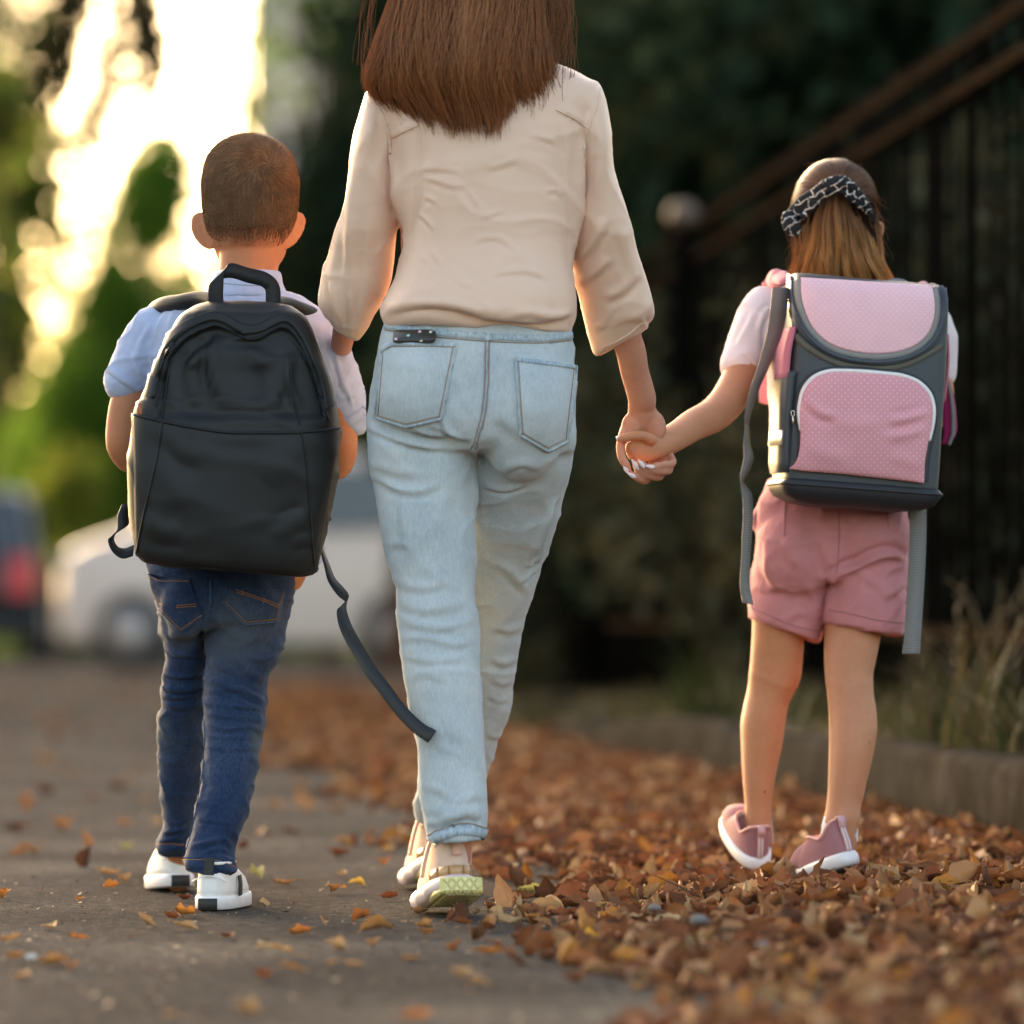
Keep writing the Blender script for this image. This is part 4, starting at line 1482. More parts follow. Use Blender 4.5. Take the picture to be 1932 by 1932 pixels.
car(-5.62, 48.6, math.radians(93), 4.2, 1.75, 1.72, M_darkcar, 'dark car with a red tail lamp parked at the left border', 'parked_car', 'car', van_gl, van_prof, M_glass_d)
# ------------------------------------------------------------------ people: shared pieces
def head_pieces(c, w, h, dep, yaw=0.0):
    """cranium, jaw, nose, lips, ears; the face looks along +y. c = centre, w/h/dep half sizes"""
    c = np.array(c)
    ps = [ellip(c, (w, dep, h)), ellip(c + (0, dep * .28, -h * .45), (w * .72, dep * .66, h * .62)),
          ellip(c + (0, dep * .98, -h * .18), (w * .14, dep * .18, h * .17)), ellip(c + (0, dep * .88, -h * .56), (w * .28, dep * .1, h * .06)),
          ellip(c + (0, dep * .82, -h * .86), (w * .25, dep * .14, h * .13))]
    return ps


def eyes(c, w, h, dep, parent):
    for s in (-1, 1):
        put('eye', ellip(np.array(c) + (s * w * .42, dep * .84, -h * .02), (w * .15, w * .15, w * .13), 12, 8), M_eye, parent)


def hand_pieces(wr, d, side, n, s=1.0, curl=.9):
    """relaxed gripping hand: wrist point, direction, sideways (towards thumb), palm normal"""
    wr, d, side, n = (np.array(a, float) for a in (wr, d, side, n))
    L = .085 * s
    ps = [tube(curve(np.array([wr, wr + d * L * .5, wr + d * L]), 8), np.stack([np.linspace(.026, .036, 8) * s, np.full(8, .014 * s)], -1), 14)]
    for i, (o, l) in enumerate(zip((.028, .010, -.009, -.027), (.072, .08, .074, .058))):
        b = wr + d * L * .95 + side * o * s
        q = [b]
        a = .25
        for seg in (.45, .32, .23):
            q.append(q[-1] + (d * math.cos(a) + n * math.sin(a)) * l * seg * s); a += curl
        ps.append(tube(curve(np.array(q), 10), np.linspace(.0088, .0068, 10) * s, 9))
    b = wr + d * L * .3 + side * .024 * s
    q = [b, b + (d * .5 + side * .7 + n * .3) * .035 * s, b + (d * .85 + side * .75 + n * .75) * .06 * s]
    ps.append(tube(curve(np.array(q), 8), np.linspace(.011, .008, 8) * s, 9))
    return ps


def outline(n, y0, y1, hw, heel=.16, p=2.5):
    t = np.linspace(0, 2 * np.pi, n, endpoint=False)
    c, s = np.cos(t), np.sin(t)
    cs = np.sign(c) * np.abs(c) ** (2 / p); sn = np.sign(s) * np.abs(s) ** (2 / p)
    y = (y0 + y1) / 2 - (y1 - y0) / 2 * cs
    x = hw * sn * (1 - heel * (c + 1) / 2)
    return np.stack([x, y, np.zeros(n)], -1)


def slices(spec, n=56, cap=True):
    """spec rows (z, y0, y1, hw[, heel]) -> loft"""
    R = []
    for r in spec:
        o = outline(n, r[1], r[2], r[3], r[4] if len(r) > 4 else .16); o[:, 2] = r[0]; R.append(o)
    return rings_geo(np.array(R), cap)


class Foot:
    """places shoe geometry: local heel at y=0, toe at y=L; bent at the ball, pitched, yawed, moved"""
    def __init__(s, ball, L, yaw, pitch, roll=0.0, yb=.66):
        s.ball = np.array(ball, float); s.L = L; s.yaw = yaw; s.pitch = pitch; s.yb = yb * L; s.roll = roll

    def __call__(s, g):
        V = g.V.copy()
        V[:, 1] -= s.yb
        back = V[:, 1] < .02
        a = s.pitch * np.clip(-(V[:, 1] - .02) / .05, 0, 1)
        y, z = V[:, 1].copy(), V[:, 2].copy()
        V[:, 1] = y * np.cos(a) + z * np.sin(a); V[:, 2] = -y * np.sin(a) + z * np.cos(a)
        if s.roll:
            x, z = V[:, 0].copy(), V[:, 2].copy()
            V[:, 0] = x * math.cos(s.roll) + z * math.sin(s.roll); V[:, 2] = -x * math.sin(s.roll) + z * math.cos(s.roll)
        c, sn = math.cos(s.yaw), math.sin(s.yaw)
        x, y = V[:, 0].copy(), V[:, 1].copy()
        V[:, 0] = x * c - y * sn; V[:, 1] = x * sn + y * c
        g.V = V + s.ball
        return g

    def pt(s, x, y, z):
        return s(Geo(np.array([[x, y, z]], float))).V[0]


# ------------------------------------------------------------------ the woman
DW = 8.0
woman = thing('person', (-.07, DW, 0), 'woman with long brown hair, cream blouse and light blue jeans between the two children', 'person')

# jeans ------------------------------------------------
pel = hloft(5, [(30, 338, 1640, 8.0, .098), (60, 328, 1644, 8.0, .102), (180, 300, 1650, 8.0, .112), (330, 272, 1668, 8.0, .122), (600, 222, 1676, 8.0, .128),
                (760, 200, 1676, 8.0, .124), (900, 202, 1676, 8.0, .115), (985, 230, 1670, 8.01, .10)], 50, 90, 2.3)
rowsL = [(b[0], b[1], b[2]) for b in [(589.6 + .2686 * a, 636.8 + .2686 * l, 636.8 + .2686 * r) for a, l, r in
         [(700, 208, 925), (850, 202, 950), (960, 208, 961), (1100, 220, 967), (1250, 254, 966), (1450, 290, 958), (1700, 330, 968), (1932, 400, 966)]]]
rowsL += [(1180, 750, 903), (1250, 755, 906), (1330, 770, 911), (1400, 783, 915), (1450, 790, 918), (1500, 792, 921), (1540, 796, 921), (1566, 801, 920), (1580, 806, 918), (1588, 811, 916)]
DL = np.interp([r[0] for r in rowsL], [780, 900, 1150, 1400, 1600], [8.0, 8.0, 7.97, 7.94, 7.91])
dl = np.interp([r[0] for r in rowsL], [780, 850, 1000, 1150, 1300, 1500, 1600], [.10, .098, .088, .075, .072, .062, .062])
legL = uvloft([r + (D_, d_, -.09 * max(0, (r[0] - 1500) / 97)) for r, D_, d_ in zip(rowsL, DL, dl)], 110, 72, 2.1)
rowsR = [(b[0], b[1], b[2]) for b in [(589.6 + .2686 * a, 636.8 + .2686 * l, 636.8 + .2686 * r) for a, l, r in
         [(700, 960, 1672), (850, 966, 1672), (960, 968, 1666), (1100, 930, 1648), (1250, 905, 1612), (1450, 890, 1550), (1700, 880, 1480), (1932, 850, 1390)]]]
rowsR += [(1180, 880, 990), (1273, 862, 971.7), (1322, 850, 965.6), (1371, 838, 953), (1425, 815, 934), (1464, 800, 920), (1500, 786, 903), (1530, 780, 898), (1550, 782, 897), (1562, 786, 896)]
DR = np.interp([r[0] for r in rowsR], [780, 880, 1000, 1150, 1300, 1562], [8.02, 8.05, 8.14, 8.27, 8.38, 8.56])
dr = np.interp([r[0] for r in rowsR], [780, 850, 1000, 1150, 1300, 1500, 1600], [.10, .098, .088, .075, .072, .062, .062])
legR = uvloft([r + (D_, d_, .2 * max(0, (r[0] - 1500) / 62)) for r, D_, d_ in zip(rowsR, DR, dr)], 110, 72, 2.1)
bl = P(*Z(5, [(595, 560)])[0], 7.965); br = P(*Z(5, [(1290, 640)])[0], 7.965)
jg = union([pel, legL, legR, ellip(bl, (.082, .102, .125)), ellip(br, (.082, .102, .13))], .0048, 5)
jg = folds(jg, [
    # crease under the left buttock, and its companions
    ([(215, 745), (420, 850), (640, 900), (840, 915), (960, 965)], 26, -.010, 'r'),
    ([(200, 800), (400, 880), (640, 945), (800, 950)], 24, .005, 'f'),
    ([(500, 790), (640, 870), (760, 905), (880, 940)], 16, .004, 'f'),
    ([(720, 740), (790, 850), (900, 930)], 22, .006, 'f'),
    ([(640, 790), (740, 830), (800, 880)], 14, .004, 'f'),
    ([(960, 900), (963, 1000), (966, 1200), (962, 1500)], 20, -.006, 'v', 2),
    ([(240, 1130), (400, 1230), (560, 1255), (720, 1200)], 30, .005, 'f'),
    ([(230, 1050), (420, 1120), (560, 1130)], 40, .003, 'f'),
    ([(1020, 1210), (1180, 1240), (1330, 1190)], 20, .004, 'f'),
    ([(1150, 1100), (1300, 1060), (1420, 1080)], 26, .003, 'f'),
    ([(1340, 1750), (1430, 1520), (1530, 1300)], 22, .006, 'f'),
    ([(1300, 1930), (1370, 1720), (1450, 1480), (1560, 1290)], 16, .004, 'f'),
    ([(1280, 1880), (1380, 1820), (1460, 1700)], 18, .006, 'f'),
    ([(1320, 1780), (1400, 1740), (1470, 1620)], 16, .005, 'f'),
    ([(330, 1640), (420, 1620), (520, 1640)], 34, .003, 'f'),
    ([(460, 1300), (480, 1500), (520, 1750)], 40, .003, 'f'),
    ([(620, 480), (820, 700), (900, 860)], 60, .003, 'r'), ([(1090, 700), (1200, 760), (1330, 900)], 50, .003, 'f'),
    ([(700, 980), (740, 1300), (720, 1700)], 70, .003, 'r'), ([(1000, 1100), (1010, 1500), (1000, 1900)], 36, .004, 'r')], 5)
jg = folds(jg, [  # knee and shin, full-frame coordinates
    ([(735, 1090), (790, 1108), (850, 1098)], 9.2, 0.0031, 'f'), ([(745, 1130), (800, 1150), (880, 1135)], 10.35, 0.0031, 'f'),
    ([(752, 1170), (820, 1185), (895, 1170)], 8.05, 0.00248, 'f'), ([(750, 1208), (800, 1202), (860, 1215), (900, 1205)], 8.05, 0.0031, 'f'),
    ([(754, 1236), (810, 1246), (880, 1240)], 6.9, 0.00248, 'f'), ([(760, 1285), (800, 1270), (850, 1285)], 9.2, 0.00186, 'f'),
    ([(880, 1380), (900, 1430), (915, 1470)], 10.35, 0.0031, 'f'), ([(840, 1340), (870, 1400), (905, 1455)], 12.65, 0.00186, 'f'),
    ([(795, 1480), (830, 1490), (850, 1510)], 8.05, 0.00248, 'f'), ([(850, 1520), (880, 1505), (915, 1500)], 9.2, 0.0031, 'f'),
    ([(800, 1520), (840, 1535), (880, 1525), (915, 1530)], 10.35, 0.00372, 'f'), ([(815, 1572), (850, 1556), (885, 1548), (903, 1552)], 6, -.008, 'r'),
    ([(825, 1560), (850, 1546), (885, 1538), (915, 1545)], 8.05, 0.00434, 'f'), ([(905, 1540), (903, 1565), (906, 1585)], 5, -.006, 'r'),
    ([(800, 1555), (830, 1548), (860, 1545)], 8.05, 0.00372, 'f'),
    ([(930, 1180), (960, 1190), (988, 1180)], 9.2, 0.0031, 'f'), ([(925, 1240), (950, 1250), (975, 1240)], 8.05, 0.0031, 'f'), ([(925, 1275), (945, 1288), (970, 1285)], 6.9, 0.00248, 'f'),
    ([(920, 1310), (940, 1322), (962, 1318)], 6.9, 0.00248, 'f'), ([(940, 1060), (975, 1090), (1000, 1120)], 9.2, 0.0031, 'f'), ([(918, 1380), (935, 1390), (948, 1380)], 6.9, 0.00248, 'f')], 0)
jg = ripple(jg, (9, 9, 16), .0032, 2); jg = crumple(jg, (8, 8, 10), .0026, 5, 5, .7); jg = crumple(jg, (20, 20, 26), .0009, 7, 4, .6)
jeans = put('jeans', jg, M_denim_l, woman)
JB = bvh_of(jg)
# back pockets, thick felled edges
for (top, bot, lines) in [
        ([(308, 255), (380, 215), (600, 212), (838, 218)], [(262, 735), (480, 808), (735, 745)],
         [[(310, 275), (380, 240), (600, 238), (834, 242)], [(322, 268), (285, 720)], [(812, 240), (712, 735)], [(278, 722), (480, 782), (715, 728)], [(310, 258), (264, 735)], [(836, 222), (737, 745)], [(264, 738), (480, 806), (735, 746)]]),
        ([(1250, 318), (1460, 345), (1685, 372)], [(1285, 862), (1480, 978), (1620, 905)],
         [[(1252, 338), (1460, 366), (1682, 395)], [(1270, 330), (1302, 850)], [(1662, 380), (1604, 890)], [(1300, 845), (1480, 950), (1606, 885)], [(1252, 322), (1287, 862)], [(1683, 378), (1621, 903)], [(1287, 864), (1480, 976), (1620, 904)]])]:
    pk = put('pocket', patch(JB, 5, top, bot, 30, 26, .0045, .004, 8.0, .004, sm=False, lift=.005 if top[0][0] < 400 else 0), M_denim_l, jeans)
    PB = bvh_of(join(jg, Geo(to_np := np.array([v.co[:] for v in pk.data.vertices]), grid(28, 32, False)[:, ::-1])))
    st = Geo()
    for L_ in lines[:4]:
        st.join(seam(PB, 5, L_, .0008, .0006, 60, 5, 8.0, sharp=True))
    eg = Geo()
    for L_ in lines[4:]:
        eg.join(seam(PB, 5, L_, .0022, .0004, 60, 6, 8.0, sharp=True))
    eg.join(band(PB, 5, [(p[0], p[1] + 12) for p in top], 26, .0022, .002, 40, 8.0))
    put('pocket_edge', eg, M_denim_seam, jeans); put('stitching', st, M_stitch_rust, jeans)
# centre seam, waistband, belt loop
cs = [(1052, 160), (1050, 300), (1046, 500), (1025, 700), (985, 860), (958, 955)]
put('centre_seam', band(JB, 5, cs, 40, .0022, .003, 50, 8.0), M_denim_seam, jeans)
put('stitching', join(seam(JB, 5, [(p[0] - 12, p[1]) for p in cs], .0009, .0028, 60, 5, 8.0), seam(JB, 5, [(p[0] + 12, p[1]) for p in cs], .0009, .0028, 60, 5, 8.0)), M_stitch_rust, jeans)
wb = [(335, 100), (560, 140), (840, 165), (1060, 182), (1300, 192), (1500, 190), (1643, 172)]
put('waistband', band(JB, 5, [(p[0], p[1] - 12) for p in wb], 46, .003, .004, 60, 8.0), M_denim_seam, jeans)
put('stitching', seam(JB, 5, [(p[0], p[1] + 22) for p in wb], .0009, .001, 80, 5, 8.0), M_stitch_rust, jeans)
put('belt_loop', band(JB, 5, [(1058, 150), (1056, 205)], 42, .006, .004, 8, 8.0), M_denim_seam, jeans)
# hems
put('hem', join(band(JB, 0, [(811, 1586), (830, 1577), (860, 1567), (890, 1567), (917, 1572)], 20, .003, .006, 40, 7.87)), M_denim_seam, jeans)
put('stitching', seam(JB, 0, [(809, 1576), (830, 1567), (860, 1558), (890, 1557), (918, 1563)], .0010, .0032, 50, 5, 7.87), M_stitch_rust, jeans)

# body (hidden parts are slim inside the clothes) ------------------------------------------------
hc = P(880, -150, 8.03)
bodyp = head_pieces(hc, .074, .115, .092)
bodyp += [limb(0, [(885, -60, 8.04, 50), (885, 30, 8.03, 52), (885, 110, 8.02, 70), (890, 200, 8.0, 140, .55), (890, 420, 8.0, 135, .6), (890, 600, 8.0, 130, .55), (890, 740, 8.0, 120, .5), (890, 780, 8.0, 80, .6)], 6, 28),
          limb(0, [(800, 780, 8.0, 50), (820, 1100, 7.97, 40), (850, 1400, 7.94, 34), (862, 1560, 7.94, 30), (864, 1620, 7.965, 26), (862, 1660, 8.0, 24)]),
          limb(0, [(985, 780, 8.02, 50), (965, 1000, 8.14, 40), (925, 1150, 8.27, 36), (865, 1450, 8.48, 30), (832, 1570, 8.58, 26), (822, 1625, 8.60, 25), (815, 1650, 8.68, 20)]),
          limb(4, [(360, 600, 8.0, 55), (310, 1000, 8.02, 60), (235, 1500, 8.08, 70), (180, 1800, 8.16, 66), (150, 1950, 8.34, 56), (120, 2030, 8.50, 56)]),
          limb(4, [(1540, 600, 8.0, 55), (1580, 1000, 8.02, 60), (1690, 1500, 8.08, 82), (1740, 1850, 8.13, 80)]),
          # right forearm, wrist and palm facing back
          limb(10, [(440, 250, 8.12, 150), (535, 480, 8.15, 146), (578, 700, 8.18, 138), (625, 860, 8.2, 137), (648, 960, 8.21, 138, .85), (645, 1040, 8.22, 134, .72), (655, 1110, 8.225, 152, .6),
                    (672, 1200, 8.235, 205, .46), (668, 1300, 8.245, 218, .42), (640, 1400, 8.25, 200, .42), (640, 1460, 8.255, 150, .45)], 8, 26)]
# thenar mound and heel of the hand
bodyp += [ellip(P(*Z(10, [(540, 1225)])[0], 8.222), (.017, .013, .024)), ellip(P(*Z(10, [(790, 1230)])[0], 8.226), (.016, .012, .026))]
fing = [[(560, 1440, 8.255, 40), (610, 1640, 8.248, 42), (690, 1735, 8.212, 42), (650, 1738, 8.186, 41), (585, 1705, 8.178, 38), (548, 1688, 8.176, 28)],
        [(670, 1430, 8.258, 42), (790, 1640, 8.25, 44), (815, 1705, 8.205, 44), (715, 1695, 8.182, 42), (640, 1655, 8.176, 40), (596, 1598, 8.174, 34), (585, 1570, 8.174, 26)],
        [(770, 1400, 8.258, 42), (880, 1590, 8.25, 43), (895, 1650, 8.2, 43), (790, 1650, 8.178, 40), (700, 1628, 8.172, 39), (655, 1585, 8.17, 34), (645, 1565, 8.17, 26)],
        [(840, 1370, 8.258, 38), (930, 1520, 8.25, 38), (930, 1580, 8.2, 38), (850, 1590, 8.18, 35), (775, 1605, 8.172, 34), (730, 1608, 8.17, 28)],
        [(500, 1240, 8.225, 62), (455, 1330, 8.205, 48), (440, 1430, 8.195, 46), (455, 1530, 8.186, 44), (500, 1600, 8.18, 40), (520, 1635, 8.178, 28)]]
for f in fing:
    bodyp.append(limb(10, f, 6, 12))
wr = P(*Z(4, [(120, 2015)])[0], 8.48)
bodyp += hand_pieces(wr, (-.35, .6, -.7), (.5, .8, .1), (-.3, .8, .5), .95)
wb_ = union(bodyp, .0028, 3)
put('body', wb_, M_skin_w, woman)
eyes(hc, .074, .115, .092, woman)
for k, (a, b, D_) in enumerate([((612, 1640), (552, 1545), 8.166), ((672, 1625), (615, 1545), 8.162), ((768, 1617), (685, 1603), 8.162), ((588, 1715), (505, 1668), 8.168), ((515, 1665), (470, 1612), 8.176)]):
    pa, pb = P(*Z(10, [a])[0], D_), P(*Z(10, [b])[0], D_ - .002)
    c = curve(np.array([pa, (pa + pb) / 2 + (0, -.0015, 0), pb]), 8)
    put('fingernail', tube(c, np.stack([np.array([.3, .8, 1, 1, .95, .8, .6, .3]) * .0037, np.full(8, .0016)], -1), 12), M_nail, woman)

# blouse ------------------------------------------------
tor = hloft(4, [(318, 720, 1290, 8.0, .06), (340, 640, 1330, 8.0, .068), (390, 500, 1440, 8.0, .082), (440, 400, 1520, 8.0, .092), (490, 330, 1575, 8.0, .10), (560, 318, 1590, 8.0, .108), (650, 370, 1565, 8.0, .113), (760, 415, 1520, 8.0, .118),
                (900, 440, 1490, 8.0, .118), (1100, 455, 1465, 8.0, .116), (1250, 488, 1440, 8.0, .114), (1340, 500, 1428, 8.0, .114), (1450, 478, 1430, 8.0, .118), (1550, 450, 1440, 8.0, .126), (1640, 408, 1450, 8.0, .135),
                (1700, 386, 1455, 8.0, .138), (1750, 382, 1452, 8.0, .135, .02), (1785, 392, 1440, 8.0, .126, .035), (1815, 402, 1432, 8.0, .118, .045), (1828, 404, 1430, 8.0, .114, .05)], 90, 100, 2.5)
slL = hloft(4, [(462, 318, 430, 8.0, .03), (490, 292, 440, 8.0, .045), (540, 277, 446, 8.0, .056), (620, 254, 448, 8.0, .062), (720, 230, 446, 8.0, .066), (920, 200, 456, 8.01, .068), (1180, 152, 463, 8.03, .070), (1280, 120, 461, 8.04, .071), (1400, 88, 450, 8.06, .072),
                (1520, 51, 432, 8.08, .072), (1620, 36, 397, 8.09, .072), (1700, 31, 350, 8.1, .07, .1), (1770, 50, 310, 8.11, .064, .3), (1830, 95, 270, 8.12, .055, .45), (1862, 120, 250, 8.12, .045, .5)], 80, 64, 2.1)
slR = hloft(4, [(452, 1480, 1572, 8.0, .03), (480, 1475, 1590, 8.0, .045), (540, 1470, 1611, 8.0, .056), (620, 1468, 1628, 8.0, .062), (720, 1472, 1643, 8.0, .066), (930, 1462, 1666, 8.01, .068), (1150, 1456, 1731, 8.03, .07), (1270, 1450, 1764, 8.04, .072), (1400, 1433, 1800, 8.06, .074),
                (1520, 1438, 1831, 8.08, .075), (1620, 1470, 1856, 8.1, .075), (1700, 1490, 1882, 8.11, .074, -.04), (1770, 1508, 1888, 8.12, .07, -.16), (1830, 1530, 1872, 8.13, .064, -.36), (1880, 1548, 1850, 8.135, .055, -.5), (1902, 1570, 1835, 8.135, .045, -.54)], 80, 64, 2.1)
bg_ = union([tor, slL, slR], .0046, 4)
bg_ = folds(bg_, [
    ([(585, 690), (582, 850), (575, 1050), (560, 1200), (525, 1340)], 22, -0.006, 's', 3), ([(1372, 650), (1385, 800), (1400, 1050), (1420, 1350), (1425, 1480)], 22, 0.006, 's', 3),
    ([(1458, 670), (1465, 800), (1458, 1100), (1440, 1400)], 20, -0.004, 'v'),
    ([(425, 765), (500, 725), (585, 690)], 12, 0.0035, 's', 2), ([(1345, 603), (1450, 655), (1525, 712)], 12, 0.0035, 's', 2),
    ([(405, 620), (430, 800), (462, 1000), (466, 1260)], 22, -0.01, 'v'), ([(1540, 640), (1490, 780), (1466, 950), (1455, 1200), (1425, 1380)], 22, -0.01, 'v'),
    ([(585, 935), (700, 932), (820, 945)], 16.1, 0.00248, 'f'), ([(585, 975), (660, 990), (750, 1020), (850, 1030)], 14.95, 0.00248, 'f'), ([(600, 1085), (650, 1100), (690, 1125)], 13.8, 0.00248, 'f'),
    ([(570, 1185), (620, 1215), (670, 1270)], 13.8, 0.00248, 'f'), ([(650, 1370), (680, 1420), (720, 1470)], 13.8, 0.00217, 'f'), ([(960, 930), (1050, 905), (1130, 880)], 18.4, 0.00186, 'f'), ([(930, 1195), (990, 1180), (1050, 1160)], 16.1, 0.00186, 'f'),
    ([(880, 1340), (960, 1310), (1040, 1320), (1130, 1390)], 16.1, 0.00186, 'f'), ([(960, 1525), (1080, 1500), (1170, 1495), (1260, 1520), (1310, 1550)], 17.25, 0.00248, 'f'), ([(780, 1520), (830, 1560), (900, 1590)], 18.4, 0.00186, 'f'),
    ([(830, 1610), (900, 1650), (980, 1700)], 16.1, 0.00186, 'f'), ([(1280, 1060), (1340, 1050), (1380, 1080)], 13.8, 0.00186, 'f'), ([(1180, 740), (1280, 760), (1350, 790)], 13.8, 0.00186, 'f'), ([(850, 1040), (900, 1110), (940, 1170)], 16.1, 0.00124, 'f'),
    ([(590, 1400), (640, 1450), (660, 1520)], 16.1, 0.00217, 'f'),
    # gathers over the waistband
    ([(420, 1740), (600, 1715), (800, 1735), (1000, 1790), (1250, 1800), (1430, 1770)], 26, -0.012, 'r'), ([(400, 1700), (600, 1672), (820, 1690), (1000, 1740), (1200, 1760), (1420, 1730)], 34, 0.008, 'r'),
    ([(1050, 1740), (1200, 1720), (1340, 1745), (1440, 1720)], 20, 0.005, 'f'), ([(900, 1690), (1050, 1700), (1200, 1690)], 27.6, 0.00248, 'f'), ([(470, 1640), (600, 1600), (760, 1620)], 34.5, 0.00248, 'f'),
    # sleeves
    ([(365, 600), (350, 750), (330, 950)], 25.3, -0.00248, 'f'), ([(230, 900), (210, 1100), (195, 1400), (190, 1600)], 28, 0.005, 'f'), ([(380, 620), (400, 760), (395, 900)], 16.1, 0.00248, 'f'),
    ([(330, 1150), (300, 1400), (290, 1600), (250, 1800)], 29.9, 0.00248, 'f'), ([(100, 1550), (120, 1680), (160, 1790)], 16, 0.005, 'f'), ([(200, 1600), (215, 1720), (215, 1850)], 14, 0.005, 'f'), ([(270, 1640), (255, 1740), (235, 1840)], 16.1, 0.00248, 'f'),
    ([(1580, 560), (1540, 700), (1490, 850)], 18.4, 0.00248, 'f'), ([(1620, 700), (1590, 900), (1560, 1100)], 29.9, 0.00248, 'f'), ([(1500, 1000), (1520, 1150), (1500, 1300)], 29.9, 0.00186, 'f'), ([(1460, 1450), (1540, 1350), (1620, 1200)], 26, 0.006, 'f'),
    ([(1470, 1560), (1560, 1500), (1640, 1420)], 28, 0.005, 'f'), ([(1600, 1640), (1700, 1600), (1790, 1500)], 30, 0.005, 'f'), ([(1700, 1250), (1740, 1400), (1790, 1560)], 29.9, 0.00248, 'f'), ([(1640, 1780), (1740, 1740), (1840, 1760)], 27.6, 0.00248, 'f'),
    ([(1560, 1830), (1620, 1760), (1660, 1680)], 20.7, 0.00248, 'f'), ([(1860, 1820), (1830, 1790), (1810, 1740)], 13.8, 0.00248, 'f')], 4)
bg_ = ripple(bg_, (6, 6, 8), .0036, 8); bg_ = crumple(bg_, (5, 5, 8), .0026, 31, 5, .6); bg_ = crumple(bg_, (14, 14, 20), .0007, 33, 5, .6)
blouse = put('blouse', bg_, M_blouse, woman)
BB = bvh_of(bg_)
for L_ in ([(1345, 606), (1450, 658), (1527, 714)], [(425, 768), (500, 728), (580, 693)], [(1588, 490), (1570, 600), (1528, 712), (1480, 830)], [(345, 545), (395, 650), (425, 765)]):
    put('seam', seam(BB, 4, L_, .0012, .0003, 30, 5, 7.95), M_blouse, blouse)
put('cuff', join(band(BB, 0, [(1131, 676), (1160, 662), (1185, 648), (1210, 634), (1226, 628)], 6, .002, .004, 24, 8.07)), M_blouse, blouse)

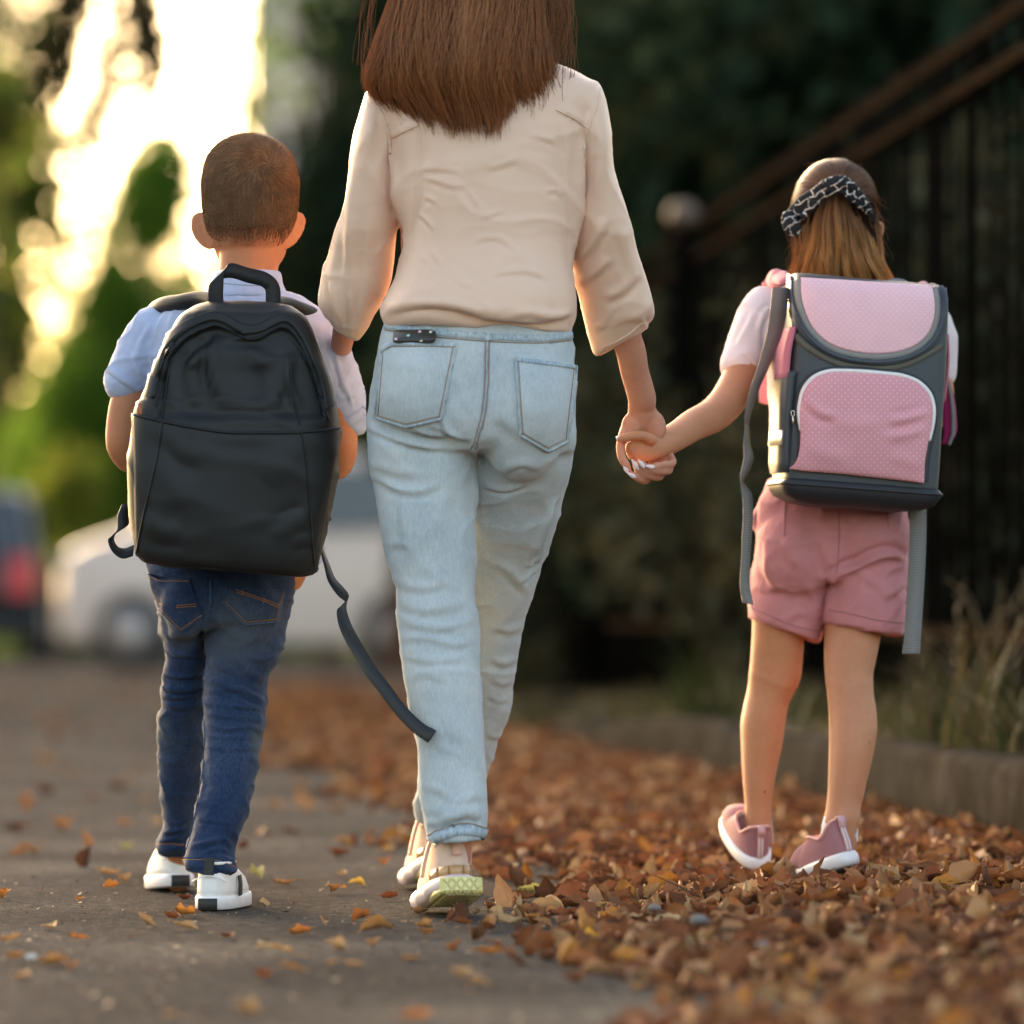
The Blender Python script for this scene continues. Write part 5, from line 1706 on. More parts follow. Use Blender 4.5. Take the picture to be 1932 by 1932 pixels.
# sneakers ------------------------------------------------
def sneaker(foot, label, toe_side):
    root = thing('sneaker', tuple(foot.ball), label, 'shoe') if False else None
    up = slices([(.020, .010, .235, .041), (.034, .010, .232, .0405), (.047, .010, .228, .039), (.06, .012, .205, .036), (.075, .016, .17, .033), (.088, .018, .14, .031), (.098, .016, .125, .030), (.106, .014, .115, .0285)], 56, False)
    upper = put('shoe', foot(up), M_peach, woman)
    # rim of the collar and lining
    ci = outline(40, .016, .112, .0275); ci[:, 2] = .106 + .012 * np.exp(-((ci[:, 1] - .014) / .02) ** 2) - .02 * np.exp(-((ci[:, 1] - .05) / .022) ** 2)
    ring = np.vstack([ci, ci[:1]])
    put('collar', foot(tube(ring, .0042, 8, False)), M_pinkwhite, upper)
    # foam midsole: two lobes
    mid = slices([(.0, -.006, .238, .044, .04), (.005, -.016, .245, .050, .02), (.014, -.018, .25, .052, .0), (.022, -.013, .248, .049, .04), (.029, .002, .24, .043, .1)], 64)
    sx = np.sign(mid.V[:, 0])
    notch = np.exp(-((mid.V[:, 1] - .085) / .012) ** 2) + np.exp(-((mid.V[:, 1] - .15) / .01) ** 2)
    mid.V[:, 0] *= 1 - .16 * notch; 
    put('midsole', foot(mid), M_pinkwhite, upper)
    # outsole block under the heel with raised diamonds
    o = slices([(-.007, .0, .09, .036, .05), (-.004, -.010, .10, .040, .03), (.004, -.017, .10, .041, .02)], 48)
    sole = put('outsole', foot(o), M_gold, upper)
    # smooth gold wrap round the back edge of the heel, with raised diamonds on it
    def wrap(a, b, h):
        yb = -.0205 + (a / .05) ** 2 * .018
        if b < .022:
            return (a, yb - h, .020 - b)
        if b < .032:
            q = (b - .022) / .010 * math.pi / 2
            return (a, yb + .006 - (.006 + h) * math.cos(q), -.002 - (.006 + h) * math.sin(q))
        return (a, yb + .006 + (b - .032), -.008 - h)
    bs = np.concatenate([np.linspace(0, .022, 5), np.linspace(.024, .032, 5), np.linspace(.036, .15, 12)]); As = np.linspace(-.036, .036, 17)
    Wv = np.array([[wrap(a, b, .0) for a in As] for b in bs])
    put('heel_plate', foot(Geo(Wv.reshape(-1, 3), grid(len(bs), len(As), False))), M_gold_dk, upper)
    tread = Geo()
    for i in range(15):
        for j in range(6):
            a, b = -.040 + j * .0148 + (.0074 if i % 2 else 0), .003 + i * .0095
            if abs(a) > .031:
                continue
            o = [(a - .0066, b), (a, b - .0088), (a + .0066, b), (a, b + .0088)]
            lo = [wrap(x, max(y, 0), .0002) for x, y in o]; hi = [wrap(a + (x - a) * .72, max(b + (y - b) * .72, 0), .0019) for x, y in o]
            tread.add(np.array(lo + hi), [(0, 1, 5, 4), (1, 2, 6, 5), (2, 3, 7, 6), (3, 0, 4, 7), (4, 5, 6, 7)])
    put('tread', foot(tread), M_gold, upper, smooth=False, kind='stuff')
    # tan counter, pull tab, side strap
    cn = []
    for z, e in ((.028, .0025), (.046, .0020)):
        o = outline(60, .0105 - e, .21, .0395 + e); sel = o[o[:, 1] < .075 - (z > .05) * .02]
        sel = sel[np.argsort(np.arctan2(sel[:, 0], .09 - sel[:, 1]))]
        sel[:, 2] = z + (0 if z < .05 else .006 * np.cos(sel[:, 0] * 40)); cn.append(sel)
    m = min(len(cn[0]), len(cn[1])); i0 = np.linspace(0, len(cn[0]) - 1, 30).astype(int); i1 = np.linspace(0, len(cn[1]) - 1, 30).astype(int)
    A, B = cn[0][i0], cn[1][i1]
    put('heel_counter', foot(rings_geo(np.stack([A, B, B * (.9, 1, 1) + (0, .006, 0), A * (.9, 1, 1) + (0, .006, 0)], 1))), M_tan, upper)
    tb = np.array([(0, .004, .062), (0, .004, .085), (0, .003, .104), (0, .000, .121), (0, .008, .124), (0, .012, .112)])
    put('pull_tab', foot(ribbon(tb, (1, 0, 0), .0155, .0035, 24)), M_peach_tab, upper)
    s = toe_side
    stp = np.array([(s * .026, .055, .112), (s * .036, .062, .088), (s * .043, .072, .06), (s * .047, .078, .038)])
    put('side_strap', foot(ribbon(stp, (0, 1, .1), .014, .005, 16)), M_peach_tab, upper)
    return upper


yb = .66 * .25
f1 = Foot((-.122, 8.035, .006), .25, math.radians(13), math.radians(14))
sneaker(f1, '', -1)
f2 = Foot((-.158, 8.70, .008), .25, math.radians(14), math.radians(14))
sneaker(f2, '', -1)
# socks between hem and shoe
put('sock', limb(0, [(864, 1575, 7.952, 25), (865, 1600, 7.962, 26), (864, 1625, 7.968, 26)]), M_peach, woman)

# hair ------------------------------------------------
def hair_woman():
    r = np.random.default_rng(3)
    vL = np.array([-480, -380, -250, 0, 200, 400, 500, 560, 640, 720]); xL = np.array([700, 600, 510, 428, 350, 305, 308, 336, 402, 470])
    xR = np.array([1020, 1130, 1230, 1285, 1305, 1325, 1350, 1362, 1350, 1320])
    es = np.array([0, .04, .1, .25, .5, .66, .72, .78, .86, .93, 1]); ev = np.array([470, 560, 625, 690, 700, 712, 640, 560, 640, 695, 560])
    out, rad, col = [], [], []
    nclump = 260
    cs_ = (np.arange(nclump) + r.random(nclump)) / nclump; coff = r.normal(size=nclump) * 26; cdep = r.random(nclump); cshade = r.random(nclump)
    for i in range(11000):
        c = r.integers(nclump)
        s = min(max(cs_[c] + r.normal() * .022, 0), 1)
        end = np.interp(s, es, ev) + coff[c] * .9 + r.normal() * 26 - 170 * (r.random() < .3) * r.random()
        k = 16
        z = np.linspace(-440, end, k); t = (z + 440) / (end + 440)
        a, b = np.interp(z, vL, xL), np.interp(z, vL, xR)
        ss = s + (cs_[c] - s) * t ** 2 * .6
        x = a + (b - a) * ss + 9 * np.sin(z / 120 + cs_[c] * 25) * t + (14 * r.normal() * t * (r.random() < .25)) + 5 * np.sin(z / 60 + i) * t + ((cs_[c] - .5) * 30 + 26 * (cshade[c] - .5)) * np.clip((t - .75) / .25, 0, 1) ** 2 + r.normal() * 2
        bow = (2 * ss - 1)
        lay = cdep[c] * .35 + r.random() * .65
        D_ = 7.845 + .085 * bow ** 2 + .055 * lay - .018 * np.sin(np.clip(z / 600, 0, 1) * np.pi) + .03 * np.clip((z - 450) / 250, 0, 1) * (.4 + lay)
        D_ = np.where(z < -100, D_ + .06 * ((-100 - z) / 340) ** 2, D_)
        u, v = 589.6 + .3418 * x, .3418 * z
        out.append(np.stack([(u - CU) * D_ / F, D_, H + (HV - v) * D_ / F], -1))
        rr = np.full(k, .00052) * (1 - .6 * np.clip((t - .8) / .2, 0, 1)); rad.append(rr)
        base = np.array((.30, .098, .038)) * (.5 + .85 * cshade[c]) * (.8 + .4 * r.random())
        warm = np.array((.56, .225, .09))
        f = np.clip(.05 + .55 * t * cshade[c], 0, 1)[:, None]
        col.append(base * (1 - f) + warm * f)
    # single strands lying loose over the rest
    for i in range(420):
        k = 16
        z = np.linspace(-300, 330 + 380 * r.random(), k); t = (z - z[0]) / (z[-1] - z[0])
        s0, s1 = r.random(), 0
        s1 = np.clip(s0 + .13 * r.normal(), -.02, 1.03)
        a, b = np.interp(z, vL, xL), np.interp(z, vL, xR)
        x = a + (b - a) * (s0 + (s1 - s0) * t ** 1.5) + 16 * np.sin(t * (3 + 4 * r.random()) + 6 * r.random()) * t
        z = np.minimum(z, np.interp(s1, es, ev) + 30 * r.random())
        D_ = 7.832 + .085 * (2 * (s0 + (s1 - s0) * t) - 1) ** 2 - .018 * np.sin(np.clip(z / 600, 0, 1) * np.pi) + .02 * np.clip((z - 450) / 250, 0, 1)
        u, v = 589.6 + .3418 * x, .3418 * z
        out.append(np.stack([(u - CU) * D_ / F, D_, H + (HV - v) * D_ / F], -1)); rad.append(np.full(k, .00045) * (1 - .6 * t ** 3))
        col.append(np.repeat((np.array((.44, .17, .068)) * (.5 + .8 * r.random()))[None], k, 0))
    # crown: from the parting over the skull
    for i in range(3000):
        k = 16
        t = np.linspace(0, 1, k)
        a = r.random() * 2 * np.pi
        if math.sin(a) > .75:
            continue
        el = np.pi / 2 - t * (1.55 + .25 * r.random()) * (1 if math.sin(a) < .3 else .55)
        ra = 1 + .05 * r.random()
        q = np.stack([hc[0] + .083 * ra * np.cos(el) * math.cos(a), hc[1] + .10 * ra * np.cos(el) * math.sin(a) - .004, hc[2] + .122 * ra * np.sin(el)], -1)
        out.append(q); rad.append(np.full(k, .0006)); col.append(np.repeat((np.array((.26, .085, .034)) * (.5 + .9 * r.random()))[None], k, 0))
    # loose lighter wisps at both sides
    for i in range(150):
        side = r.random() < .86
        k = 16
        t = np.linspace(0, 1, k)
        if side:
            s0 = 1260 + 60 * r.random(); reach = 20 + 130 * r.random() ** 1.3; end = 150 + 420 * r.random()
            x = s0 + reach * np.sin(t * np.pi * (.55 + .4 * r.random())) + 14 * np.sin(t * 9 + r.random() * 6)
        else:
            s0 = 420 - 20 * r.random(); reach = 15 + 85 * r.random() ** 1.5; end = 250 + 240 * r.random()
            x = s0 - (110 * t) - reach * np.sin(t * np.pi * (.6 + .4 * r.random())) + 10 * np.sin(t * 8 + r.random() * 6)
        z = -260 + (end + 260) * t
        D_ = 7.95 + .03 * r.normal() + 0 * t
        u, v = 589.6 + .3418 * x, .3418 * z
        out.append(np.stack([(u - CU) * D_ / F, D_, H + (HV - v) * D_ / F], -1))
        rad.append(np.full(k, .00042)); col.append(np.repeat((np.array((.22, .085, .033)) * (.7 + .6 * r.random()))[None], k, 0))
    g, c = strands(np.array(out), np.array(rad), np.array(col))
    # inner mass so that no light comes through
    core = hloft(4, [(-470, 780, 960, 8.02, .05), (-400, 680, 1070, 8.0, .08), (-200, 560, 1160, 7.985, .08), (0, 480, 1210, 7.96, .055), (200, 380, 1270, 7.935, .055), (400, 330, 1300, 7.93, .04), (520, 370, 1310, 7.925, .03), (600, 480, 1120, 7.92, .022), (640, 560, 1040, 7.918, .015)], 40, 48, 2.4)
    return g, c, core


g, c, core = hair_woman()
ho = put('hair', g, M_hair, woman, col=c)
cap_ = ellip(np.array(hc) + (0, -.006, 0), (.081, .098, .120), 40, 26)
cap_.F = [f[(cap_.V[f][..., 1].mean(1) < hc[1] + .035) | (cap_.V[f][..., 2].mean(1) > hc[2] + .075)] for f in cap_.F]
put('hair_mass', join(core, cap_), M_hair_core, ho)

# phone in the left back pocket ------------------------------------------------
phone = thing('phone', tuple(P(*Z(5, [(545, 170)])[0], 7.86)), 'dark phone case with tiny coloured flowers sticking out of the woman left back pocket', 'phone')
cor = [on(JB, *Z(5, [q])[0], 0, 8.0)[0] + (0, d_, 0) for q, d_ in [((392, 200), -.006), ((690, 200), -.006), ((690, 128), -.010), ((398, 140), -.010)]]
cor[0] = cor[3] + (cor[0] - cor[3]) * 1.3; cor[1] = cor[2] + (cor[1] - cor[2]) * 1.2
mid_ = on(JB, *Z(5, [(545, 172)])[0], 0, 8.0)[0]
pm_ = (cor[2] + cor[3]) / 2 * .55 + (cor[0] + cor[1]) / 2 * .45
cor = [c_ + (0, mid_[1] - .0125 - pm_[1], 0) for c_ in cor]
ex, ez = (cor[1] - cor[0]), (cor[3] - cor[0])
nn_ = unit(np.cross(ex, ez))
if nn_[1] > 0:
    nn_ = -nn_
t = np.linspace(0, 2 * np.pi, 48, endpoint=False)
cx = np.sign(np.cos(t)) * np.abs(np.cos(t)) ** (2 / 6); sy = np.sign(np.sin(t)) * np.abs(np.sin(t)) ** (2 / 6)
cen = sum(cor) / 4
ringp = lambda s, o: cen + ex / 2 * cx[:, None] * s + ez / 2 * sy[:, None] * s + nn_ * o
gp = rings_geo(np.array([ringp(.95, -.004), ringp(1, -.002), ringp(1, .002), ringp(.95, .004)]))
put('case', gp, M_phone, phone)
fl = [((410, 188), (.80, .62, .75)), ((497, 163), (.45, .68, .72)), ((578, 136), (.80, .55, .68)), ((655, 138), (.68, .78, .66)), ((588, 197), (.78, .62, .36))]
for (q, colr) in fl:
    fm = flat('flower_print_%d' % q[0], colr, .4)
    o3 = on(bvh_of(gp), *Z(5, [q])[0], .0006, 7.87)[0]
    gf = Geo()
    for a in range(4):
        d = unit(ex) * math.cos(a * 1.57 + .6) + unit(ez) * math.sin(a * 1.57 + .6)
        gf.join(tube(np.array([o3 + d * .0006, o3 + d * .0018, o3 + d * .0028]), np.stack([[.0008, .0013, .0008], [.0004] * 3], -1), 7))
    put('flower_print', gf, fm, phone)
# ------------------------------------------------------------------ the boy
DB = 8.3
boy = thing('person', (-.50, DB, 0), 'boy with short brown hair, pale blue shirt and navy jeans, wearing a black backpack', 'person')
R1 = lambda rows: [(ZOOM[1][1] + ZOOM[1][2] * r[0], ZOOM[1][0] + ZOOM[1][2] * r[1], ZOOM[1][0] + ZOOM[1][2] * r[2]) + tuple(r[3:]) for r in rows]
R2 = lambda rows: [(ZOOM[2][1] + ZOOM[2][2] * r[0], ZOOM[2][0] + ZOOM[2][2] * r[1], ZOOM[2][0] + ZOOM[2][2] * r[2]) + tuple(r[3:]) for r in rows]
R3 = lambda rows: [(ZOOM[3][1] + ZOOM[3][2] * r[0], ZOOM[3][0] + ZOOM[3][2] * r[1], ZOOM[3][0] + ZOOM[3][2] * r[2]) + tuple(r[3:]) for r in rows]

# head ------------------------------------------------
skull_rows = [(86, 1055, 1135, 8.30, .012), (98, 1000, 1195, 8.30, .035), (120, 940, 1250, 8.30, .05), (158, 885, 1302, 8.295, .066), (215, 838, 1348, 8.29, .079), (300, 801, 1387, 8.285, .088), (400, 779, 1409, 8.285, .093),
              (500, 776, 1410, 8.285, .094), (600, 783, 1402, 8.287, .092), (690, 799, 1382, 8.29, .087), (760, 822, 1358, 8.30, .08), (830, 848, 1335, 8.31, .072), (900, 880, 1310, 8.335, .06), (960, 940, 1250, 8.36, .04)]
hcb = P(*Z(1, [(1092, 520)])[0], 8.29)
bp = [uvloft(R1(skull_rows), 60, 56, 2.15)]
for q in head_pieces(hcb, .079, .105, .092)[1:]:
    bp.append(q)
bp += [limb(1, [(1100, 700, 8.30, 236, .8), (1102, 820, 8.295, 236, .85), (1088, 900, 8.29, 205, .95), (1080, 970, 8.29, 200, 1.0), (1075, 1080, 8.29, 222, .9), (1075, 1200, 8.3, 260, .55), (1070, 1350, 8.3, 380, .45), (1060, 1700, 8.3, 420, .45), (1050, 2200, 8.3, 440, .5), (1050, 2800, 8.3, 470, .5), (1050, 3000, 8.3, 440, .5)], 6, 36)]
# ears: a flat shell with a curled rim
def ear(z, pts, rim, tilt):
    q = Z(1, pts)
    ps = []
    c = curve(np.array([P(a, b, D_) for a, b, D_ in q]), 22)
    ps.append(tube(c, np.full(22, rim), 9))
    cen = c.mean(0)
    for s in (.35, .72):
        ps.append(tube(cen + (c - cen) * s + (0, .002, 0), np.full(22, rim * 1.3), 8))
    return ps
bp += ear(1, [(838, 640, 8.275), (800, 608, 8.285), (745, 598, 8.295), (712, 630, 8.298), (709, 690, 8.296), (728, 745, 8.294), (765, 795, 8.29), (815, 825, 8.285), (842, 815, 8.278), (842, 730, 8.274)], .0042, 0)
bp += ear(1, [(1332, 700, 8.275), (1372, 625, 8.285), (1425, 596, 8.295), (1450, 625, 8.298), (1448, 680, 8.296), (1425, 735, 8.293), (1388, 785, 8.288), (1340, 818, 8.282), (1322, 800, 8.277), (1325, 740, 8.274)], .0042, 0)
# arms: upper arm from the sleeve, bent elbow, forearm forward to the strap
bp += [limb(2, [(560, -380, 8.3, 70), (400, -200, 8.3, 95), (275, 60, 8.29, 110), (230, 250, 8.28, 104), (222, 390, 8.275, 96), (255, 470, 8.29, 84), (310, 500, 8.33, 78), (420, 430, 8.42, 70), (560, 250, 8.5, 58), (600, 180, 8.51, 52)], 7, 26),
       limb(2, [(1440, -360, 8.3, 70), (1590, -130, 8.3, 95), (1690, 120, 8.29, 112), (1712, 330, 8.28, 104), (1715, 460, 8.278, 92), (1690, 530, 8.29, 84), (1640, 520, 8.34, 76), (1560, 420, 8.43, 66), (1470, 250, 8.5, 56), (1440, 180, 8.51, 50)], 7, 26)]
for wx, s in ((600, 1), (1440, -1)):
    w = P(*Z(2, [(wx, 180)])[0], 8.51)
    bp += hand_pieces(w, (.1 * s, .1, .98), (.95 * s, .1, 0), (0, .9, .1), .72, 1.0)
# legs inside the jeans
bp += [limb(0, [(360, 1120, 8.3, 50), (352, 1330, 8.42, 38), (345, 1540, 8.55, 28), (338, 1630, 8.6, 26), (335, 1660, 8.62, 24)]),
       limb(0, [(470, 1120, 8.3, 50), (440, 1340, 8.22, 38), (412, 1560, 8.14, 28), (400, 1660, 8.12, 26), (400, 1695, 8.12, 24)])]
bb = union(bp, .0030, 3)
put('body', bb, M_skin_b, boy)
eyes(hcb, .079, .105, .092, boy)

# short hair ------------------------------------------------
cap = uvloft(R1(skull_rows[:12]), 80, 72, 2.15)
capN = normals(cap)
u_, v_ = to_uv(cap.V)
zx, zy = (u_ - ZOOM[1][0]) / ZOOM[1][2], (v_ - ZOOM[1][1]) / ZOOM[1][2]


def hairline(zx, y):
    back = 790 + 18 * np.sin(zx / 40) + 10 * np.sin(zx / 17) - 60 * np.clip((abs(zx - 1090) - 200) / 90, 0, 1)
    return np.where(y < 8.30, back, np.where(y < 8.33, 560, 330))


keep = zy < hairline(zx, cap.V[:, 1]) - 85
fq = cap.F[0][keep[cap.F[0]].all(1)]
ft = [f[keep[f].all(1)] for f in cap.F[1:]]
hg = Geo(cap.V + capN * .0012, fq, *[f for f in ft if len(f)])
r = np.random.default_rng(12)
keep2 = zy < hairline(zx, cap.V[:, 1]) + 45
fq = cap.F[0][keep2[cap.F[0]].all(1)]
pick = r.integers(len(fq), size=30000)
wts = r.dirichlet((1, 1, 1, 1), 30000)
pts = (cap.V[fq[pick]] * wts[:, :, None]).sum(1); nn = unit((capN[fq[pick]] * wts[:, :, None]).sum(1))
pu, pv = to_uv(pts)
px, py = (pu - ZOOM[1][0]) / ZOOM[1][2], (pv - ZOOM[1][1]) / ZOOM[1][2]
hl_ = hairline(px, pts[:, 1])
dens = np.clip((hl_ + 30 - py) / 120, .0, 1) ** 1.3
ok = r.random(len(pts)) < dens
pts, nn, px, py = pts[ok], nn[ok], px[ok], py[ok]
wh = np.array(on(bvh_of(cap), *Z(1, [(1215, 265)])[0], 0, 8.2)[0])
d = unit(pts - wh)
tang = unit(d - nn * (d * nn).sum(1, keepdims=True))
sw = np.cross(nn, tang)
f = np.clip(np.linalg.norm(pts - wh, axis=1) / .07, 0, 1)[:, None]
dirv = tang * (.5 + .6 * f) + sw * (.9 * (1 - f)) + np.array((0, -.05, -.55)) * f + r.normal(size=tang.shape) * .14
dirv = unit(dirv - nn * (dirv * nn).sum(1, keepdims=True))
ln = np.interp(py, [80, 200, 330, 480, 650, 800], [.016, .018, .013, .0075, .005, .003]) * (.75 + .5 * r.random(len(pts)))
lift = np.interp(py, [80, 300, 500, 800], [.5, .35, .45, .5])[:, None] + .25 * r.random((len(pts), 1))
t = np.linspace(0, 1, 4)
St = pts[:, None] + ln[:, None, None] * (t[None, :, None] * (dirv + nn * lift)[:, None] - (t ** 2)[None, :, None] * nn[:, None] * lift[:, None] * .45)
# a few hairs standing up at the crown
base = np.array((.24, .13, .07))
sh = (.65 + .7 * r.random(len(pts)))[:, None, None]
pat = (1 + .35 * np.array([noise.noise(Vector(p * 60)) for p in pts]))[:, None, None]
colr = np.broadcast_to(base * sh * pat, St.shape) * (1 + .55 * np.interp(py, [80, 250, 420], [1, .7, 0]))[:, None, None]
rad = np.broadcast_to(np.array([.00038, .00036, .0003, .00014]), St.shape[:2])
g, c = strands(St, rad, colr)
up = []
for q in [(1075, 90), (1110, 85), (1130, 88), (1250, 120), (1060, 92), (1170, 95), (1200, 105), (1360, 250)]:
    o0, n0_ = on(bvh_of(cap), *Z(1, [(q[0], q[1] + 14)])[0], 0, 8.3)
    tt = np.linspace(0, 1, 5)[:, None]
    up.append(o0 + tt * .014 * np.array((r.normal() * .35, 0, 1)) + tt ** 2 * np.array((r.normal() * .004, 0, 0)))
g2, c2 = strands(np.array(up), np.full((len(up), 5), .00028), np.broadcast_to(np.array((.25, .13, .06)), (len(up), 5, 3)))
nb = len(hg.V)
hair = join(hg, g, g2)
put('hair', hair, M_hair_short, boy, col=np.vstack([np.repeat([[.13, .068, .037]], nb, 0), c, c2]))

# shirt ------------------------------------------------
sh_t = uvloft(R1([(1120, 800, 1345, 8.30, .06), (1150, 700, 1420, 8.3, .075), (1190, 600, 1510, 8.3, .085), (1250, 500, 1600, 8.3, .092), (1350, 420, 1660, 8.3, .098), (1500, 400, 1670, 8.3, .10), (1750, 400, 1680, 8.3, .10), (2100, 410, 1650, 8.3, .10), (2600, 400, 1620, 8.3, .10), (2950, 420, 1580, 8.3, .10)]), 60, 64, 2.4)
s_l = limb(1, [(560, 1290, 8.3, 120), (450, 1380, 8.3, 165), (370, 1520, 8.295, 172), (290, 1660, 8.29, 158), (243, 1728, 8.285, 140)], 8, 30)
s_r = limb(1, [(1520, 1400, 8.3, 120), (1590, 1500, 8.3, 160), (1660, 1680, 8.295, 165), (1740, 1880, 8.29, 135), (1778, 1990, 8.285, 112)], 8, 30)
sg = union([sh_t, s_l, s_r], .0042, 4)
sg = folds(sg, [([(530, 1240), (480, 1330), (420, 1500)], 16, .004, 'f'), ([(430, 1330), (360, 1450), (330, 1580)], 22, .004, 'f'), ([(300, 1500), (330, 1620), (390, 1720)], 18, .003, 'f'),
                ([(1560, 1400), (1600, 1550), (1650, 1660)], 18, .004, 'f'), ([(1640, 1480), (1690, 1640), (1750, 1800)], 18, .003, 'f'), ([(1680, 1850), (1740, 1830), (1800, 1800)], 14, .003, 'f'), ([(1690, 1720), (1730, 1770), (1790, 1900)], 14, .003, 'f')], 1)
sg = ripple(sg, (16, 16, 16), .0022, 4); sg = crumple(sg, (14, 14, 14), .0034, 6, 3.5); sg = crumple(sg, (34, 34, 34), .0012, 8)
shirt = put('shirt', sg, M_shirt_b, boy)
SB = bvh_of(sg)
put('sleeve_hem', join(band(SB, 1, [(143, 1634), (220, 1690), (290, 1738), (360, 1786)], 62, .0016, .003, 24, 8.25)), M_shirt_b, shirt)
put('sleeve_hem', join(band(SB, 1, [(1700, 2010), (1770, 1985), (1830, 1950), (1872, 1910)], 70, .0016, .003, 24, 8.25)), M_shirt_b, shirt)
# collar stand with the turned down collar
col_ = uvloft(R1([(985, 868, 1290, 8.30, .064), (1000, 850, 1300, 8.3, .068), (1060, 830, 1310, 8.3, .072), (1110, 800, 1330, 8.3, .078), (1160, 775, 1350, 8.3, .083), (1175, 770, 1352, 8.3, .08)]), 20, 56, 2.3)
rc = P(*Z(1, [(1080, 1000)])[0], 8.3)
col_ = ripple(col_, (20, 20, 20), .0012, 3)
cb_ = put('collar', col_, M_shirt_b, shirt)
put('seam', seam(bvh_of(col_), 1, [(860, 1058), (980, 1070), (1100, 1078), (1210, 1074), (1290, 1060)], .0008, .0004, 30, 5, 8.25), M_stitch_blue, shirt)

# jeans ------------------------------------------------
pj = uvloft(R2([(1080, 395, 1420, 8.3, .10), (1190, 392, 1415, 8.3, .105), (1280, 415, 1411, 8.3, .11), (1350, 438, 1402, 8.3, .112), (1450, 466, 1372, 8.3, .11), (1530, 478, 1352, 8.3, .105), (1620, 520, 1300, 8.3, .09)]), 40, 72, 2.3)
rl = R2([(1400, 455, 830), (1500, 480, 830), (1640, 474, 815), (1700, 512, 812), (1800, 520, 810)]) + R3([(60, 372, 690), (150, 349, 680), (190, 347, 676), (255, 356, 676), (290, 333, 676), (370, 338, 676), (450, 318, 668), (650, 306, 660), (800, 314, 640), (950, 328, 620), (1100, 343, 600), (1230, 360, 575), (1290, 338, 570), (1340, 315, 570), (1400, 311, 565), (1450, 330, 560)])
rr_ = R2([(1400, 850, 1390), (1500, 818, 1360), (1640, 806, 1338), (1700, 803, 1330), (1800, 800, 1296)]) + R3([(60, 660, 1183), (130, 652, 1140), (220, 640, 1080), (300, 635, 1073), (390, 632, 1082), (480, 640, 1082), (620, 642, 1050), (850, 632, 1020), (1000, 606, 982), (1130, 585, 962), (1220, 565, 932), (1330, 538, 880), (1390, 522, 852), (1450, 508, 868), (1500, 498, 873), (1540, 500, 862), (1570, 520, 840)])
vl = [x[0] for x in rl]; vr = [x[0] for x in rr_]
lgl = uvloft([x + (np.interp(x[0], [1150, 1350, 1616], [8.31, 8.42, 8.57]), np.interp(x[0], [1150, 1300, 1450, 1616], [.085, .068, .06, .055]), .10 * max(0, (x[0] - 1560) / 56)) for x in rl], 100, 60, 2.1)
lgr = uvloft([x + (np.interp(x[0], [1150, 1350, 1650], [8.30, 8.24, 8.12]), np.interp(x[0], [1150, 1300, 1450, 1650], [.09, .07, .062, .056]), .14 * max(0, (x[0] - 1590) / 58)) for x in rr_], 100, 60, 2.1)
jb = union([pj, lgl, lgr, ellip(P(*Z(2, [(660, 1430)])[0], 8.26), (.042, .07, .07)), ellip(P(*Z(2, [(1120, 1460)])[0], 8.255), (.05, .075, .075))], .0042, 4)
jb = folds(jb, [([(830, 1480), (960, 1640), (1120, 1680), (1320, 1600)], 30, .005, 'f'), ([(870, 1700), (1000, 1740), (1150, 1700), (1300, 1740)], 22, .004, 'f'), ([(480, 1640), (620, 1660), (800, 1580)], 24, -.006, 'v'),
                ([(530, 1760), (650, 1800), (800, 1780)], 18, .004, 'f'), ([(1050, 1800), (1160, 1830), (1290, 1800)], 20, .005, 'f'), ([(820, 1480), (800, 1600), (795, 1800)], 16, -.006, 'v')], 2)
jb = folds(jb, [([(355, 170), (480, 190), (640, 175)], 16, .006, 'f'), ([(345, 265), (480, 275), (640, 250)], 20, .007, 'f'), ([(335, 370), (480, 400), (630, 380)], 20, .005, 'f'), ([(345, 320), (450, 330), (600, 310)], 14, .003, 'f'),
                ([(660, 200), (800, 255), (950, 310), (1075, 385)], 22, .009, 'f'), ([(640, 290), (760, 300), (900, 350), (1060, 430)], 14, .004, 'f'), ([(640, 380), (800, 395), (960, 400), (1075, 420)], 13, .005, 'f'),
                ([(640, 450), (780, 470), (930, 480), (1070, 500)], 12, .004, 'f'), ([(650, 520), (800, 560), (1000, 545), (1050, 590)], 13, .005, 'f'), ([(645, 600), (800, 620), (1040, 615)], 11, .003, 'f'), ([(660, 680), (820, 700), (1020, 690)], 11, .003, 'f'),
                ([(850, 30), (960, 150), (1080, 215)], 26, .005, 'f'), ([(670, 60), (760, 120), (880, 150)], 20, .004, 'f'), ([(600, 1190), (760, 1210), (880, 1230)], 14, .003, 'f'),
                ([(540, 1380), (660, 1360), (780, 1330), (850, 1390)], 18, .005, 'f'), ([(620, 1440), (740, 1400), (860, 1430)], 14, .004, 'f'), ([(345, 1290), (430, 1270), (520, 1240)], 16, .006, 'f'), ([(320, 1350), (400, 1330), (480, 1320)], 12, .004, 'f'),
                ([(640, 760), (632, 960), (595, 1150)], 12, -.003, 'v')], 3)
jb = ripple(jb, (12, 12, 26), .0020, 9); jb = crumple(jb, (11, 11, 24), .0034, 13, 3.5); jb = crumple(jb, (26, 26, 48), .0013, 15)
bj = put('jeans', jb, M_denim_d, boy)
JBb = bvh_of(jb)
